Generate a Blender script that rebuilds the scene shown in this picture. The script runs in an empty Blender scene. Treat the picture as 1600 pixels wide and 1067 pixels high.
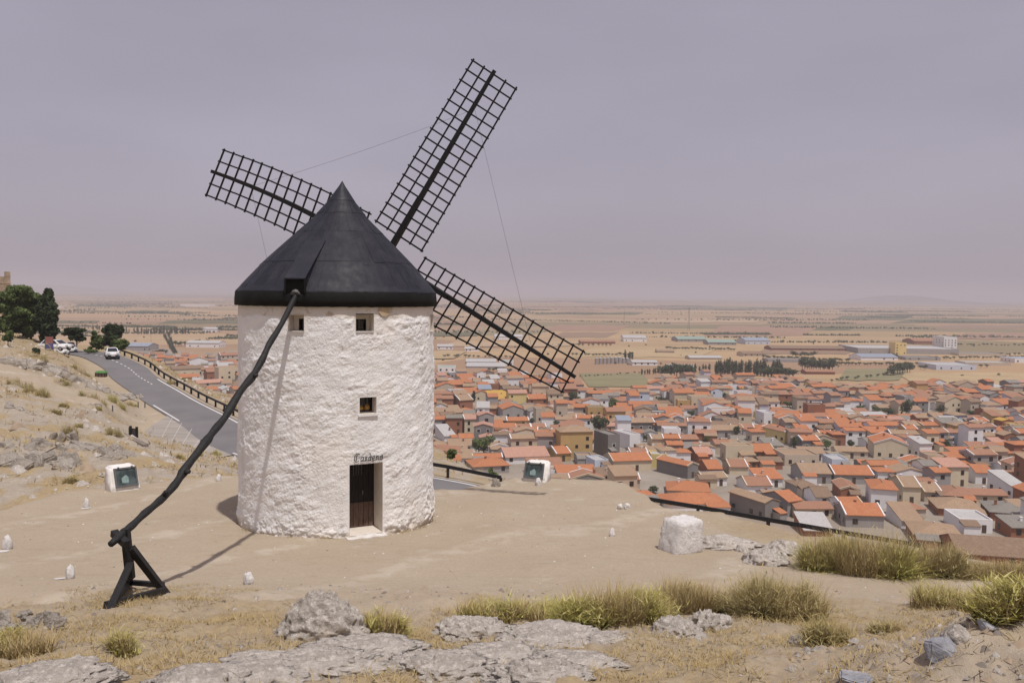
import bpy, bmesh, math, random
import numpy as np
from mathutils import Vector, Matrix
random.seed(7)
RNG = np.random.default_rng(7)
scene = bpy.context.scene
COL = scene.collection

# ------------------------------------------------------------------ camera
F = 1300.0                       # focal length in pixels of the 1600 px wide photograph
CAMZ = 7.2                       # eye height above the foot of the mill
PITCH = math.atan(75.5 / F)
ROLL = math.radians(0.64)
cam_data = bpy.data.cameras.new('camera')
cam_data.sensor_width = 36.0
cam_data.lens = 36.0 * F / 1600.0
cam_data.clip_start = 0.2
cam_data.clip_end = 60000.0
cam = bpy.data.objects.new('camera', cam_data)
COL.objects.link(cam)
CAMR = Matrix.Rotation(math.pi / 2 - PITCH, 3, 'X') @ Matrix.Rotation(ROLL, 3, 'Z')
cam.matrix_world = Matrix.Translation((0, 0, CAMZ)) @ CAMR.to_4x4()
scene.camera = cam

# ------------------------------------------------------------------ light
SUN_ELEV = math.radians(68)
SUN_AZ = math.radians(149)       # clockwise from +Y (straight ahead): behind the camera, to its right
sun_dir = Vector((math.sin(SUN_AZ) * math.cos(SUN_ELEV), math.cos(SUN_AZ) * math.cos(SUN_ELEV), math.sin(SUN_ELEV)))
world = bpy.data.worlds.new('World')
scene.world = world
world.use_nodes = True
wn = world.node_tree
wn.nodes.clear()
w_out = wn.nodes.new('ShaderNodeOutputWorld')
w_bg = wn.nodes.new('ShaderNodeBackground')
w_sky = wn.nodes.new('ShaderNodeTexSky')
w_sky.sky_type = 'NISHITA'
w_sky.sun_disc = False
w_sky.sun_elevation = SUN_ELEV
w_sky.sun_rotation = SUN_AZ
w_sky.altitude = 800
w_sky.air_density = 1.0
w_sky.dust_density = 6.0
w_sky.ozone_density = 1.0
# a dusty, thinly veiled sky: the clear-sky colour is mostly lost in even grey-mauve dust
w_mix = wn.nodes.new('ShaderNodeMix'); w_mix.data_type = 'RGBA'
w_mix.inputs[0].default_value = 0.80
w_mix.inputs[7].default_value = (4.22, 3.74, 4.40, 1)
# faint veils of thin cloud
w_tc = wn.nodes.new('ShaderNodeTexCoord')
w_map = wn.nodes.new('ShaderNodeMapping'); w_map.inputs['Scale'].default_value = (1.2, 1.2, 4.0)
w_noise = wn.nodes.new('ShaderNodeTexNoise'); w_noise.inputs['Scale'].default_value = 1.6; w_noise.inputs['Detail'].default_value = 4
w_rng = wn.nodes.new('ShaderNodeMapRange'); w_rng.inputs[1].default_value = 0.3; w_rng.inputs[2].default_value = 0.7
w_rng.inputs[3].default_value = 0.92; w_rng.inputs[4].default_value = 1.08
w_mul = wn.nodes.new('ShaderNodeVectorMath'); w_mul.operation = 'SCALE'
wn.links.new(w_sky.outputs[0], w_mix.inputs[6])
wn.links.new(w_tc.outputs['Generated'], w_map.inputs[0])
wn.links.new(w_map.outputs[0], w_noise.inputs['Vector'])
wn.links.new(w_noise.outputs[0], w_rng.inputs[0])
wn.links.new(w_mix.outputs[2], w_mul.inputs[0])
wn.links.new(w_rng.outputs[0], w_mul.inputs['Scale'])
wn.links.new(w_mul.outputs[0], w_bg.inputs[0])
w_bg.inputs[1].default_value = 0.10
wn.links.new(w_bg.outputs[0], w_out.inputs[0])

sun_data = bpy.data.lights.new('sun', 'SUN')
sun_data.energy = 3.3
sun_data.angle = math.radians(1.0)
sun_data.color = (1.0, 0.945, 0.875)
sun = bpy.data.objects.new('sun', sun_data)
COL.objects.link(sun)
sun.rotation_euler = (-sun_dir).to_track_quat('-Z', 'Y').to_euler()
sun.location = (20, -20, 60)

scene.view_settings.view_transform = 'Standard'
scene.view_settings.look = 'None'
scene.view_settings.exposure = 0.0
scene.view_settings.gamma = 1.0
scene.view_settings.use_curve_mapping = False
scene.render.engine = 'CYCLES'
scene.cycles.use_denoising = True
scene.cycles.max_bounces = 6
scene.cycles.diffuse_bounces = 3
scene.cycles.glossy_bounces = 2
scene.cycles.transmission_bounces = 4
scene.cycles.transparent_max_bounces = 8
scene.cycles.volume_bounces = 1
scene.cycles.caustics_reflective = False
scene.cycles.caustics_refractive = False

# ------------------------------------------------------------------ helpers
def ray(px, py):
    d = CAMR @ Vector(((px - 800) / F, -(py - 533.5) / F, -1.0))
    return d
def P(px, py, Y):
    """World point seen at a photo pixel, Y metres ahead."""
    d = ray(px, py); t = Y / d.y
    return Vector((d.x * t, Y, CAMZ + d.z * t))
def on_z(px, py, z):
    d = ray(px, py); t = (z - CAMZ) / d.z
    return Vector((d.x * t, d.y * t, z))
def hor(px):
    return 458 + (px - 800) * math.tan(ROLL)

_perm = np.random.default_rng(3).permutation(256).astype(np.int64)
_perm = np.concatenate([_perm, _perm, _perm])
_g = np.random.default_rng(4).normal(size=(256, 3)); _g /= np.linalg.norm(_g, axis=1)[:, None]
def pnoise(p):
    p = np.asarray(p, float)
    i = np.floor(p).astype(np.int64); f = p - i; i &= 255
    u = f * f * f * (f * (f * 6 - 15) + 10)
    r = np.zeros(len(p))
    for dx in (0, 1):
        wx = u[:, 0] if dx else 1 - u[:, 0]
        for dy in (0, 1):
            wy = u[:, 1] if dy else 1 - u[:, 1]
            for dz in (0, 1):
                wz = u[:, 2] if dz else 1 - u[:, 2]
                h = _perm[_perm[_perm[i[:, 0] + dx] + i[:, 1] + dy] + i[:, 2] + dz]
                g = _g[h]
                r += wx * wy * wz * (g[:, 0] * (f[:, 0] - dx) + g[:, 1] * (f[:, 1] - dy) + g[:, 2] * (f[:, 2] - dz))
    return r * 1.5
def fbm(p, octaves=4, lac=2.03, gain=0.5, ridged=False):
    p = np.asarray(p, float); a = 1.0; r = np.zeros(len(p))
    for o in range(octaves):
        n = pnoise(p + 17.3 * o)
        r += a * ((1 - 2 * np.abs(n)) if ridged else n)
        p = p * lac; a *= gain
    return r
def sstep(a, b, x):
    t = np.clip((x - a) / (b - a), 0, 1)
    return t * t * (3 - 2 * t)

def mesh_data(name, verts, faces, mats=(), smooth=False, mat_idx=None):
    me = bpy.data.meshes.new(name)
    if isinstance(faces, np.ndarray):
        verts = np.asarray(verts, np.float32)
        n, k = faces.shape
        me.vertices.add(len(verts)); me.vertices.foreach_set('co', verts.ravel())
        me.loops.add(n * k); me.loops.foreach_set('vertex_index', faces.astype(np.int32).ravel())
        me.polygons.add(n); me.polygons.foreach_set('loop_start', np.arange(0, n * k, k, dtype=np.int32))
        me.update(calc_edges=True)
    else:
        me.from_pydata([tuple(v) for v in verts], [], faces)
        me.update()
    for m in (mats if isinstance(mats, (list, tuple)) else [mats]):
        me.materials.append(m)
    if mat_idx is not None:
        me.polygons.foreach_set('material_index', np.asarray(mat_idx, np.int32))
    if smooth:
        me.polygons.foreach_set('use_smooth', np.ones(len(me.polygons), bool))
    return me
def add(name, me, parent=None, loc=None, rot=None, scale=None):
    o = bpy.data.objects.new(name, me)
    COL.objects.link(o)
    if parent is not None: o.parent = parent
    if loc is not None: o.location = loc
    if rot is not None: o.rotation_euler = rot
    if scale is not None: o.scale = scale
    return o
def tag(o, label=None, cat=None, group=None, kind=None):
    if label: o['label'] = label
    if cat: o['category'] = cat
    if group: o['group'] = group
    if kind: o['kind'] = kind
    return o
def thing(name, label, cat, loc=(0, 0, 0), rz=0.0, group=None):
    o = bpy.data.objects.new(name, None); COL.objects.link(o)
    o.empty_display_size = 0.2
    o.location = loc; o.rotation_euler = (0, 0, rz)
    return tag(o, label, cat, group)
def set_attr(me, name, values):
    """float colour attribute per vertex, values (N,4)"""
    a = me.color_attributes.new(name, 'FLOAT_COLOR', 'POINT')
    a.data.foreach_set('color', np.asarray(values, np.float32).ravel())

class MB:
    """collects simple solids into one mesh"""
    def __init__(self): self.v = []; self.f = []; self.m = []
    def poly(self, pts, faces, m=0):
        b = len(self.v); self.v += [Vector(p) for p in pts]
        for f in faces: self.f.append([b + i for i in f]); self.m.append(m)
    def box(self, x0, x1, y0, y1, z0, z1, m=0, M=None):
        p = [Vector(q) for q in ((x0,y0,z0),(x1,y0,z0),(x1,y1,z0),(x0,y1,z0),(x0,y0,z1),(x1,y0,z1),(x1,y1,z1),(x0,y1,z1))]
        if M is not None: p = [M @ q for q in p]
        self.poly(p, [(0,3,2,1),(4,5,6,7),(0,1,5,4),(1,2,6,5),(2,3,7,6),(3,0,4,7)], m)
    def beam(self, a, b, w, h=None, up=(0, 0, 1), m=0, taper=1.0):
        a = Vector(a); b = Vector(b); h = h or w
        d = (b - a).normalized(); u = Vector(up)
        s = d.cross(u)
        if s.length < 1e-4: s = d.cross(Vector((1, 0, 0)))
        s.normalize(); u = s.cross(d)
        p = []
        for q, k in ((a, 1), (b, taper)):
            for i, j in ((-1,-1),(1,-1),(1,1),(-1,1)):
                p.append(q + s * (i * w * k / 2) + u * (j * h * k / 2))
        self.poly(p, [(3,2,1,0),(4,5,6,7),(0,1,5,4),(1,2,6,5),(2,3,7,6),(3,0,4,7)], m)
    def tube(self, pts, radii, n=8, m=0, jitter=0.0):
        pts = [Vector(p) for p in pts]
        b = len(self.v); prev = None
        for i, p in enumerate(pts):
            d = (pts[min(i + 1, len(pts) - 1)] - pts[max(i - 1, 0)]).normalized()
            s = d.cross(Vector((0, 0, 1)))
            if s.length < 1e-3: s = Vector((1, 0, 0))
            s.normalize(); u = s.cross(d)
            for k in range(n):
                a = 2 * math.pi * k / n
                r = radii[i] * (1 + jitter * random.uniform(-1, 1))
                self.v.append(p + s * (math.cos(a) * r) + u * (math.sin(a) * r))
        for i in range(len(pts) - 1):
            for k in range(n):
                self.f.append([b + i * n + k, b + i * n + (k + 1) % n, b + (i + 1) * n + (k + 1) % n, b + (i + 1) * n + k]); self.m.append(m)
        self.f.append([b + k for k in reversed(range(n))]); self.m.append(m)
        self.f.append([b + (len(pts) - 1) * n + k for k in range(n)]); self.m.append(m)
    def data(self, name, mats, smooth=False):
        me = mesh_data(name, self.v, self.f, mats, smooth)
        me.polygons.foreach_set('material_index', np.array(self.m, np.int32))
        return me
    def build(self, name, mats, parent=None, smooth=False, **k):
        return add(name, self.data(name, mats, smooth), parent, **k)

def copy_tree(o, parent=None):
    c = o.copy(); COL.objects.link(c); c.parent = parent
    for ch in o.children: copy_tree(ch, c)
    return c

# ------------------------------------------------------------------ materials
class NT:
    def __init__(self, name):
        self.mat = bpy.data.materials.new(name); self.mat.use_nodes = True
        self.t = self.mat.node_tree; self.t.nodes.clear()
        self.out = self.t.nodes.new('ShaderNodeOutputMaterial')
        self.b = self.t.nodes.new('ShaderNodeBsdfPrincipled')
        self.t.links.new(self.b.outputs[0], self.out.inputs[0])
        self.b.inputs['Specular IOR Level'].default_value = 0.25
        self.tc = None
    def n(self, typ, **kw):
        x = self.t.nodes.new(typ)
        for k, v in kw.items():
            if hasattr(x, k): setattr(x, k, v)
            else: x.inputs[k].default_value = v
        return x
    def l(self, a, b): self.t.links.new(a, b)
    def obj(self, scale=(1, 1, 1), rot=(0, 0, 0)):
        if self.tc is None: self.tc = self.n('ShaderNodeTexCoord')
        m = self.n('ShaderNodeMapping'); m.inputs['Scale'].default_value = scale; m.inputs['Rotation'].default_value = rot
        self.l(self.tc.outputs['Object'], m.inputs[0]); return m.outputs[0]
    def noise(self, scale, detail=4, rough=0.55, vec=None, out=0, dist=0.0):
        x = self.n('ShaderNodeTexNoise'); x.inputs['Scale'].default_value = scale; x.inputs['Detail'].default_value = detail
        x.inputs['Roughness'].default_value = rough; x.inputs['Distortion'].default_value = dist
        self.l(vec if vec is not None else self.obj(), x.inputs['Vector']); return x.outputs[out]
    def rng(self, v, a, b, c=0.0, d=1.0):
        x = self.n('ShaderNodeMapRange'); x.inputs[1].default_value = a; x.inputs[2].default_value = b
        x.inputs[3].default_value = c; x.inputs[4].default_value = d
        self.l(v, x.inputs[0]); return x.outputs[0]
    def ramp(self, v, stops):
        x = self.n('ShaderNodeValToRGB'); e = x.color_ramp.elements
        while len(e) < len(stops): e.new(0.5)
        for s, (p, c) in zip(e, stops): s.position = p; s.color = (*c, 1)
        self.l(v, x.inputs[0]); return x.outputs[0]
    def mix(self, fac, a, b, mode='MIX'):
        x = self.n('ShaderNodeMix'); x.data_type = 'RGBA'; x.blend_type = mode
        for inp, v in ((x.inputs[0], fac), (x.inputs[6], a), (x.inputs[7], b)):
            if isinstance(v, (int, float)): inp.default_value = v
            elif isinstance(v, tuple): inp.default_value = (*v, 1)
            else: self.l(v, inp)
        return x.outputs[2]
    def math(self, op, a, b=0.0):
        x = self.n('ShaderNodeMath'); x.operation = op
        for inp, v in ((x.inputs[0], a), (x.inputs[1], b)):
            if isinstance(v, (int, float)): inp.default_value = v
            else: self.l(v, inp)
        return x.outputs[0]
    def bump(self, h, strength=0.5, dist=0.02):
        x = self.n('ShaderNodeBump'); x.inputs['Strength'].default_value = strength; x.inputs['Distance'].default_value = dist
        self.l(h, x.inputs['Height']); self.l(x.outputs[0], self.b.inputs['Normal'])
    def fin(self, col, rough=0.85, spec=None, metal=None):
        i = self.b.inputs['Base Color']
        if isinstance(col, tuple): i.default_value = (*col, 1)
        else: self.l(col, i)
        if isinstance(rough, (int, float)): self.b.inputs['Roughness'].default_value = rough
        else: self.l(rough, self.b.inputs['Roughness'])
        if spec is not None: self.b.inputs['Specular IOR Level'].default_value = spec
        if metal is not None: self.b.inputs['Metallic'].default_value = metal
        return self.mat

def plain(name, col, rough=0.8, var=0.15, scale=6.0, bump=0.0, spec=0.25):
    """a painted / natural surface with mottled tone"""
    t = NT(name)
    n = t.noise(scale, 5, 0.6)
    c = t.mix(t.rng(n, 0.3, 0.7), tuple(x * (1 - var) for x in col), tuple(min(1, x * (1 + var)) for x in col))
    if bump: t.bump(t.noise(scale * 6, 4), bump, 0.02)
    return t.fin(c, rough, spec)

M = {}
# ================================================================== MATERIALS
t = NT('sandy_ground')
a = t.n('ShaderNodeAttribute'); a.attribute_name = 'mask'
sep = t.n('ShaderNodeSeparateColor'); t.l(a.outputs['Color'], sep.inputs[0])
sand_m, rock_m, plain_m = sep.outputs[0], sep.outputs[1], sep.outputs[2]
# packed sand
sn = t.noise(0.35, 5, 0.6); sf = t.noise(14.0, 5, 0.7)
sand = t.mix(t.rng(sn, 0.3, 0.7), (0.374, 0.308, 0.228), (0.412, 0.346, 0.262))
sand = t.mix(t.rng(sf, 0.46, 0.78, 0, 0.8), sand, (0.30, 0.24, 0.178))
sand = t.mix(t.rng(t.noise(55.0, 2, 0.5), 0.62, 0.78, 0, 0.55), sand, (0.52, 0.46, 0.40))
streak = t.noise(1.0, 5, 0.65, t.obj((0.5, 2.2, 1)))
sand = t.mix(t.rng(streak, 0.56, 0.72, 0, 0.4), sand, (0.30, 0.235, 0.165))
sand = t.mix(t.rng(t.noise(0.9, 6, 0.7), 0.58, 0.72, 0, 0.6), sand, (0.49, 0.43, 0.36))
sand = t.mix(t.rng(t.noise(2.8, 6, 0.75, t.obj((0.7, 1.5, 1))), 0.56, 0.70, 0, 0.55), sand, (0.285, 0.225, 0.165))
sand = t.mix(t.rng(t.noise(0.22, 4, 0.6), 0.55, 0.7, 0, 0.15), sand, (0.335, 0.265, 0.185))
wv_ = t.n('ShaderNodeTexWave'); wv_.inputs['Scale'].default_value = 0.085; wv_.inputs['Distortion'].default_value = 9.0; wv_.inputs['Detail'].default_value = 3; wv_.inputs['Detail Scale'].default_value = 0.6
t.l(t.obj((1, 0.55, 1), (0, 0, 0.9)), wv_.inputs['Vector'])
sand = t.mix(t.math('MULTIPLY', t.rng(wv_.outputs[0], 0.88, 0.99, 0, 0.6), t.rng(t.noise(1.6, 3), 0.4, 0.6)), sand, (0.50, 0.435, 0.36))
# dry grass / soil
gn = t.noise(0.8, 6, 0.65); gf = t.noise(9.0, 5, 0.7)
dry = t.mix(t.rng(gn, 0.35, 0.65), (0.345, 0.265, 0.17), (0.40, 0.31, 0.165))
dry = t.mix(t.rng(gf, 0.4, 0.7), dry, (0.265, 0.20, 0.13))
dry = t.mix(t.rng(t.noise(2.6, 5, 0.7), 0.55, 0.75), dry, (0.42, 0.355, 0.27))
rockc = t.mix(t.rng(t.noise(3.0, 6, 0.75), 0.35, 0.65), (0.28, 0.25, 0.22), (0.44, 0.40, 0.36))
near = t.mix(sand_m, dry, sand)
near = t.mix(rock_m, near, rockc)
# farmed plain: patchwork of stubble, fallow and green plots
def plots(sx, sy, rot, seed):
    v = t.n('ShaderNodeTexVoronoi'); v.distance = 'CHEBYCHEV'; v.inputs['Scale'].default_value = 1.0
    v.inputs['Randomness'].default_value = 0.85
    m = t.n('ShaderNodeMapping'); m.inputs['Scale'].default_value = (sx, sy, 0); m.inputs['Rotation'].default_value = (0, 0, rot)
    m.inputs['Location'].default_value = (seed, seed * 1.7, 0)
    t.l(t.tc.outputs['Object'], m.inputs[0]); t.l(m.outputs[0], v.inputs['Vector'])
    s = t.n('ShaderNodeSeparateColor'); t.l(v.outputs['Color'], s.inputs[0])
    return s.outputs[0], s.outputs[1]
r1, r2 = plots(1 / 420.0, 1 / 230.0, 0.25, 3.1)
f1 = t.ramp(r1, [(0.0, (0.35, 0.245, 0.160)), (0.22, (0.41, 0.295, 0.185)), (0.4, (0.31, 0.20, 0.135)), (0.55, (0.39, 0.28, 0.170)), (0.68, (0.28, 0.17, 0.12)), (0.80, (0.15, 0.14, 0.080)), (0.91, (0.22, 0.175, 0.10))])
f1.node.color_ramp.interpolation = 'CONSTANT'
q1, q2 = plots(1 / 1500.0, 1 / 520.0, 0.1, 8.7)
f2 = t.ramp(q1, [(0.0, (0.44, 0.30, 0.165)), (0.3, (0.38, 0.245, 0.14)), (0.55, (0.17, 0.165, 0.095)), (0.68, (0.40, 0.27, 0.15)), (0.85, (0.32, 0.185, 0.12))])
f2.node.color_ramp.interpolation = 'CONSTANT'
fields = t.mix(t.rng(r2, 0.3, 0.31, 0.25, 0.7), f1, f2)
fields = t.mix(t.rng(t.noise(0.02, 6, 0.7), 0.3, 0.7, 0, 0.35), fields, (0.30, 0.22, 0.13))
fields = t.mix(t.rng(t.noise(0.004, 6, 0.7, t.obj((1, 5, 1))), 0.52, 0.7, 0, 0.5), fields, (0.19, 0.17, 0.105))
# dusty ground of the town
townc = t.mix(t.rng(t.noise(0.06, 5, 0.7), 0.35, 0.65), (0.26, 0.22, 0.18), (0.34, 0.30, 0.26))
plainc = t.mix(a.outputs['Alpha'], fields, townc)
col = t.mix(plain_m, near, plainc)
hgt = t.math('ADD', t.math('MULTIPLY', t.noise(30.0, 4, 0.7), 0.6), t.math('MULTIPLY', t.noise(6.0, 5, 0.7), 1.0))
t.bump(hgt, 0.55, 0.05)
M['ground'] = t.fin(col, 0.95, 0.1)

t = NT('whitewash')
geo = t.n('ShaderNodeNewGeometry')
sx = t.n('ShaderNodeSeparateXYZ'); t.l(t.obj(), sx.inputs[0])
c = t.mix(t.rng(t.noise(1.3, 5, 0.6), 0.35, 0.65), (0.765, 0.76, 0.76), (0.845, 0.838, 0.838))
c = t.mix(t.rng(t.noise(0.55, 4, 0.6), 0.52, 0.72, 0, 0.42), c, (0.78, 0.70, 0.59))          # lime stains
c = t.mix(t.rng(t.noise(22.0, 3, 0.6), 0.66, 0.76, 0, 0.8), c, (0.42, 0.38, 0.35))         # pits where the wash has flaked
streak2 = t.noise(2.2, 5, 0.7, t.obj((1.6, 1.6, 0.16)))
c = t.mix(t.rng(streak2, 0.54, 0.70, 0, 0.65), c, (0.66, 0.635, 0.61))
c = t.mix(t.rng(t.noise(3.6, 5, 0.75), 0.63, 0.72, 0, 0.6), c, (0.60, 0.55, 0.49))
foot = t.math('SUBTRACT', t.rng(sx.outputs[2], 0.0, 0.75, 1.0, 0.0), t.math('MULTIPLY', t.noise(3.2, 5, 0.7), 1.15))
c = t.mix(t.rng(foot, -0.12, 0.25, 0, 0.85), c, (0.47, 0.38, 0.28))                          # bare stone and splashed earth
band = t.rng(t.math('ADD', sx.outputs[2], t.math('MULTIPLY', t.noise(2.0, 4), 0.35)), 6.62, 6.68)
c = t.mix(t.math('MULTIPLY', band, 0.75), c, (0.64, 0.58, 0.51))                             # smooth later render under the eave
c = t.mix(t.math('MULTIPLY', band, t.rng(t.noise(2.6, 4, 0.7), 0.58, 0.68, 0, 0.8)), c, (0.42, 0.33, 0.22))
t.bump(t.math('ADD', t.noise(26.0, 4, 0.65), t.math('MULTIPLY', t.noise(60.0, 3), 0.4)), 0.6, 0.03)
M['whitewash'] = t.fin(c, 0.9, 0.15)
M['reveal'] = plain('reveal_plaster', (0.66, 0.60, 0.53), 0.9, 0.08, 4, 0.2)
M['white_paint'] = plain('white_paint', (0.76, 0.735, 0.71), 0.85, 0.06, 5, 0.5)
t = NT('white_stone')
c = t.mix(t.rng(t.noise(5.0, 5, 0.7), 0.35, 0.62), (0.76, 0.74, 0.72), (0.64, 0.61, 0.60))
c = t.mix(t.rng(t.noise(9.0, 5, 0.75), 0.60, 0.70), c, (0.36, 0.34, 0.34))
t.bump(t.noise(18.0, 5, 0.7), 0.9, 0.05)
M['white_stone'] = t.fin(c, 0.9, 0.1)

t = NT('roof_sheet')
oi = t.n('ShaderNodeObjectInfo')
c = t.mix(oi.outputs['Random'], (0.013, 0.0135, 0.021), (0.020, 0.0205, 0.030))
c = t.mix(t.rng(t.noise(1.4, 6, 0.7, t.obj((2, 2, 0.6))), 0.45, 0.75), c, (0.034, 0.034, 0.042))
c = t.mix(t.rng(t.noise(28.0, 3, 0.6), 0.72, 0.78, 0, 0.5), c, (0.16, 0.155, 0.15))
t.bump(t.noise(7.0, 4, 0.6), 0.25, 0.02)
M['roof_sheet'] = t.fin(c, t.rng(t.noise(4.0, 4), 0.3, 0.7, 0.5, 0.7), 0.25)
M['roof_skirt'] = plain('roof_skirt', (0.009, 0.0085, 0.0085), 0.75, 0.3, 4, 0.2, 0.15)
t = NT('black_wood')
c = t.mix(t.rng(t.noise(3.0, 6, 0.7, t.obj((4, 4, 4))), 0.35, 0.75), (0.010, 0.010, 0.011), (0.030, 0.028, 0.028))
c = t.mix(t.rng(t.noise(24.0, 3), 0.68, 0.76, 0, 0.7), c, (0.11, 0.10, 0.095))
t.bump(t.noise(14.0, 4, 0.7), 0.5, 0.03)
M['black_wood'] = t.fin(c, 0.62, 0.3)
M['sail_wood'] = plain('sail_wood', (0.012, 0.0115, 0.012), 0.65, 0.3, 8, 0.0, 0.25)
M['rope'] = plain('rope', (0.13, 0.12, 0.12), 0.9)
t = NT('door_wood')
sx = t.n('ShaderNodeSeparateXYZ'); t.l(t.obj(), sx.inputs[0])
g = t.noise(5.0, 6, 0.7, t.obj((9, 9, 0.7)))
M['door_wood'] = t.fin(t.mix(t.rng(g, 0.35, 0.7), (0.075, 0.046, 0.036), (0.19, 0.13, 0.10)), 0.75, 0.2)
M['door_dark'] = plain('door_dark_wood', (0.014, 0.010, 0.009), 0.6, 0.3, 5)
M['dark_void'] = plain('dark_interior', (0.006, 0.005, 0.005), 0.7, 0.2, 5, 0, 0.05)
M['glass_dark'] = plain('dark_glass', (0.015, 0.014, 0.014), 0.15, 0.2, 3, 0, 0.5)
M['bare_render'] = plain('bare_render', (0.46, 0.36, 0.24), 0.95, 0.2, 7, 0.3)
M['lettering'] = plain('lettering_iron', (0.02, 0.016, 0.015), 0.6, 0.2)
M['ochre_thing'] = plain('ochre_thing', (0.55, 0.30, 0.06), 0.7, 0.3, 14)

t = NT('limestone')
c = t.mix(t.rng(t.noise(2.2, 6, 0.75), 0.35, 0.65), (0.35, 0.315, 0.28), (0.54, 0.49, 0.44))
c = t.mix(t.rng(t.noise(13.0, 5, 0.8), 0.48, 0.62), c, (0.68, 0.625, 0.57))      # pale lichen
c = t.mix(t.rng(t.noise(19.0, 4, 0.8), 0.62, 0.72, 0, 0.85), c, (0.13, 0.115, 0.10))  # dark lichen
c = t.mix(t.rng(t.noise(1.1, 4, 0.6), 0.60, 0.75, 0, 0.5), c, (0.36, 0.27, 0.17))
t.bump(t.math('ADD', t.noise(11.0, 6, 0.75), t.math('MULTIPLY', t.noise(40.0, 4, 0.7), 0.5)), 0.9, 0.06)
M['rock'] = t.fin(c, 0.93, 0.12)
t = NT('hillside_rock')
c = t.mix(t.rng(t.noise(1.2, 6, 0.75), 0.35, 0.65), (0.33, 0.292, 0.252), (0.50, 0.45, 0.395))
c = t.mix(t.rng(t.noise(5.0, 5, 0.8), 0.55, 0.66), c, (0.58, 0.53, 0.475))
c = t.mix(t.rng(t.noise(7.0, 4, 0.8), 0.60, 0.70, 0, 0.85), c, (0.10, 0.088, 0.078))
c = t.mix(t.rng(t.noise(0.7, 4, 0.6), 0.54, 0.68, 0, 0.6), c, (0.34, 0.25, 0.14))
t.bump(t.math('ADD', t.noise(4.0, 6, 0.75), t.math('MULTIPLY', t.noise(14.0, 4, 0.7), 0.5)), 1.0, 0.15)
M['hill_rock'] = t.fin(c, 0.93, 0.12)
t = NT('blue_grey_stone')
c = t.mix(t.rng(t.noise(3.0, 6, 0.7), 0.35, 0.65), (0.20, 0.205, 0.235), (0.38, 0.385, 0.41))
c = t.mix(t.rng(t.noise(1.4, 5, 0.7), 0.55, 0.65), c, (0.42, 0.33, 0.24))
t.bump(t.noise(12.0, 5, 0.7), 0.6, 0.04)
M['blue_rock'] = t.fin(c, 0.8, 0.25)

def leafy(name, dark, mid, light, trans=0.25, up=0.0):
    t = NT(name)
    a = t.n('ShaderNodeAttribute'); a.attribute_name = 'tint'
    s = t.n('ShaderNodeSeparateColor'); t.l(a.outputs['Color'], s.inputs[0])
    c = t.ramp(s.outputs[0], [(0.0, dark), (0.5, mid), (1.0, light)])
    t.fin(c, 0.75, 0.2)
    tr = t.n('ShaderNodeBsdfTranslucent'); t.l(c, tr.inputs[0])
    if up:       # shading normal bent upward, brightening upright stems and leaves as if sunlit from above
        g = t.n('ShaderNodeNewGeometry'); va = t.n('ShaderNodeVectorMath'); va.operation = 'SCALE'; va.inputs['Scale'].default_value = 1 - up
        vb = t.n('ShaderNodeVectorMath'); vb.operation = 'ADD'; vb.inputs[1].default_value = (0, 0, up); vc = t.n('ShaderNodeVectorMath'); vc.operation = 'NORMALIZE'
        t.l(g.outputs['Normal'], va.inputs[0]); t.l(va.outputs[0], vb.inputs[0]); t.l(vb.outputs[0], vc.inputs[0]); t.l(vc.outputs[0], t.b.inputs['Normal'])
    mx = t.n('ShaderNodeMixShader'); mx.inputs[0].default_value = trans
    t.l(t.b.outputs[0], mx.inputs[1]); t.l(tr.outputs[0], mx.inputs[2]); t.l(mx.outputs[0], t.out.inputs[0])
    return t.mat
M['leaf'] = leafy('green_leaves', (0.060, 0.085, 0.028), (0.115, 0.155, 0.050), (0.17, 0.21, 0.075), 0.35, 0.4)
M['leaf_dark'] = leafy('dark_leaves', (0.024, 0.036, 0.018), (0.044, 0.062, 0.027), (0.070, 0.092, 0.038), 0.3, 0.35)
M['leaf_far'] = leafy('dusty_leaves', (0.048, 0.062, 0.032), (0.078, 0.096, 0.046), (0.115, 0.13, 0.066), 0.3, 0.35)
M['broom'] = leafy('broom_stems', (0.33, 0.30, 0.08), (0.54, 0.49, 0.16), (0.70, 0.63, 0.31), 0.4, 0.65)
M['broom_dry'] = leafy('drying_shrub', (0.31, 0.26, 0.11), (0.47, 0.395, 0.18), (0.62, 0.525, 0.29), 0.4, 0.65)
M['straw'] = leafy('straw', (0.29, 0.205, 0.09), (0.42, 0.315, 0.145), (0.55, 0.45, 0.26), 0.3, 0.5)
M['bark'] = plain('bark', (0.085, 0.065, 0.05), 0.9, 0.3, 6, 0.5)

t = NT('asphalt')
c = t.mix(t.rng(t.noise(0.25, 5, 0.6), 0.3, 0.7), (0.150, 0.142, 0.146), (0.190, 0.180, 0.182))
c = t.mix(t.rng(t.noise(0.9, 5, 0.7), 0.58, 0.75, 0, 0.5), c, (0.21, 0.195, 0.185))
t.bump(t.noise(40.0, 3), 0.3, 0.02)
M['asphalt'] = t.fin(c, 0.85, 0.25)
t = NT('worn_paving')
c = t.mix(t.rng(t.noise(0.5, 5, 0.7, t.obj((0.5, 2.5, 1), (0, 0, 0.2))), 0.35, 0.65), (0.27, 0.245, 0.225), (0.36, 0.325, 0.29))
M['paving'] = t.fin(c, 0.9, 0.15)
M['bay_paint'] = plain('worn_paint', (0.46, 0.43, 0.40), 0.8, 0.2, 3)
M['road_paint'] = plain('road_paint', (0.62, 0.61, 0.60), 0.7, 0.15, 3)
M['concrete'] = plain('concrete', (0.20, 0.17, 0.145), 0.9, 0.2, 2, 0.4)
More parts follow.
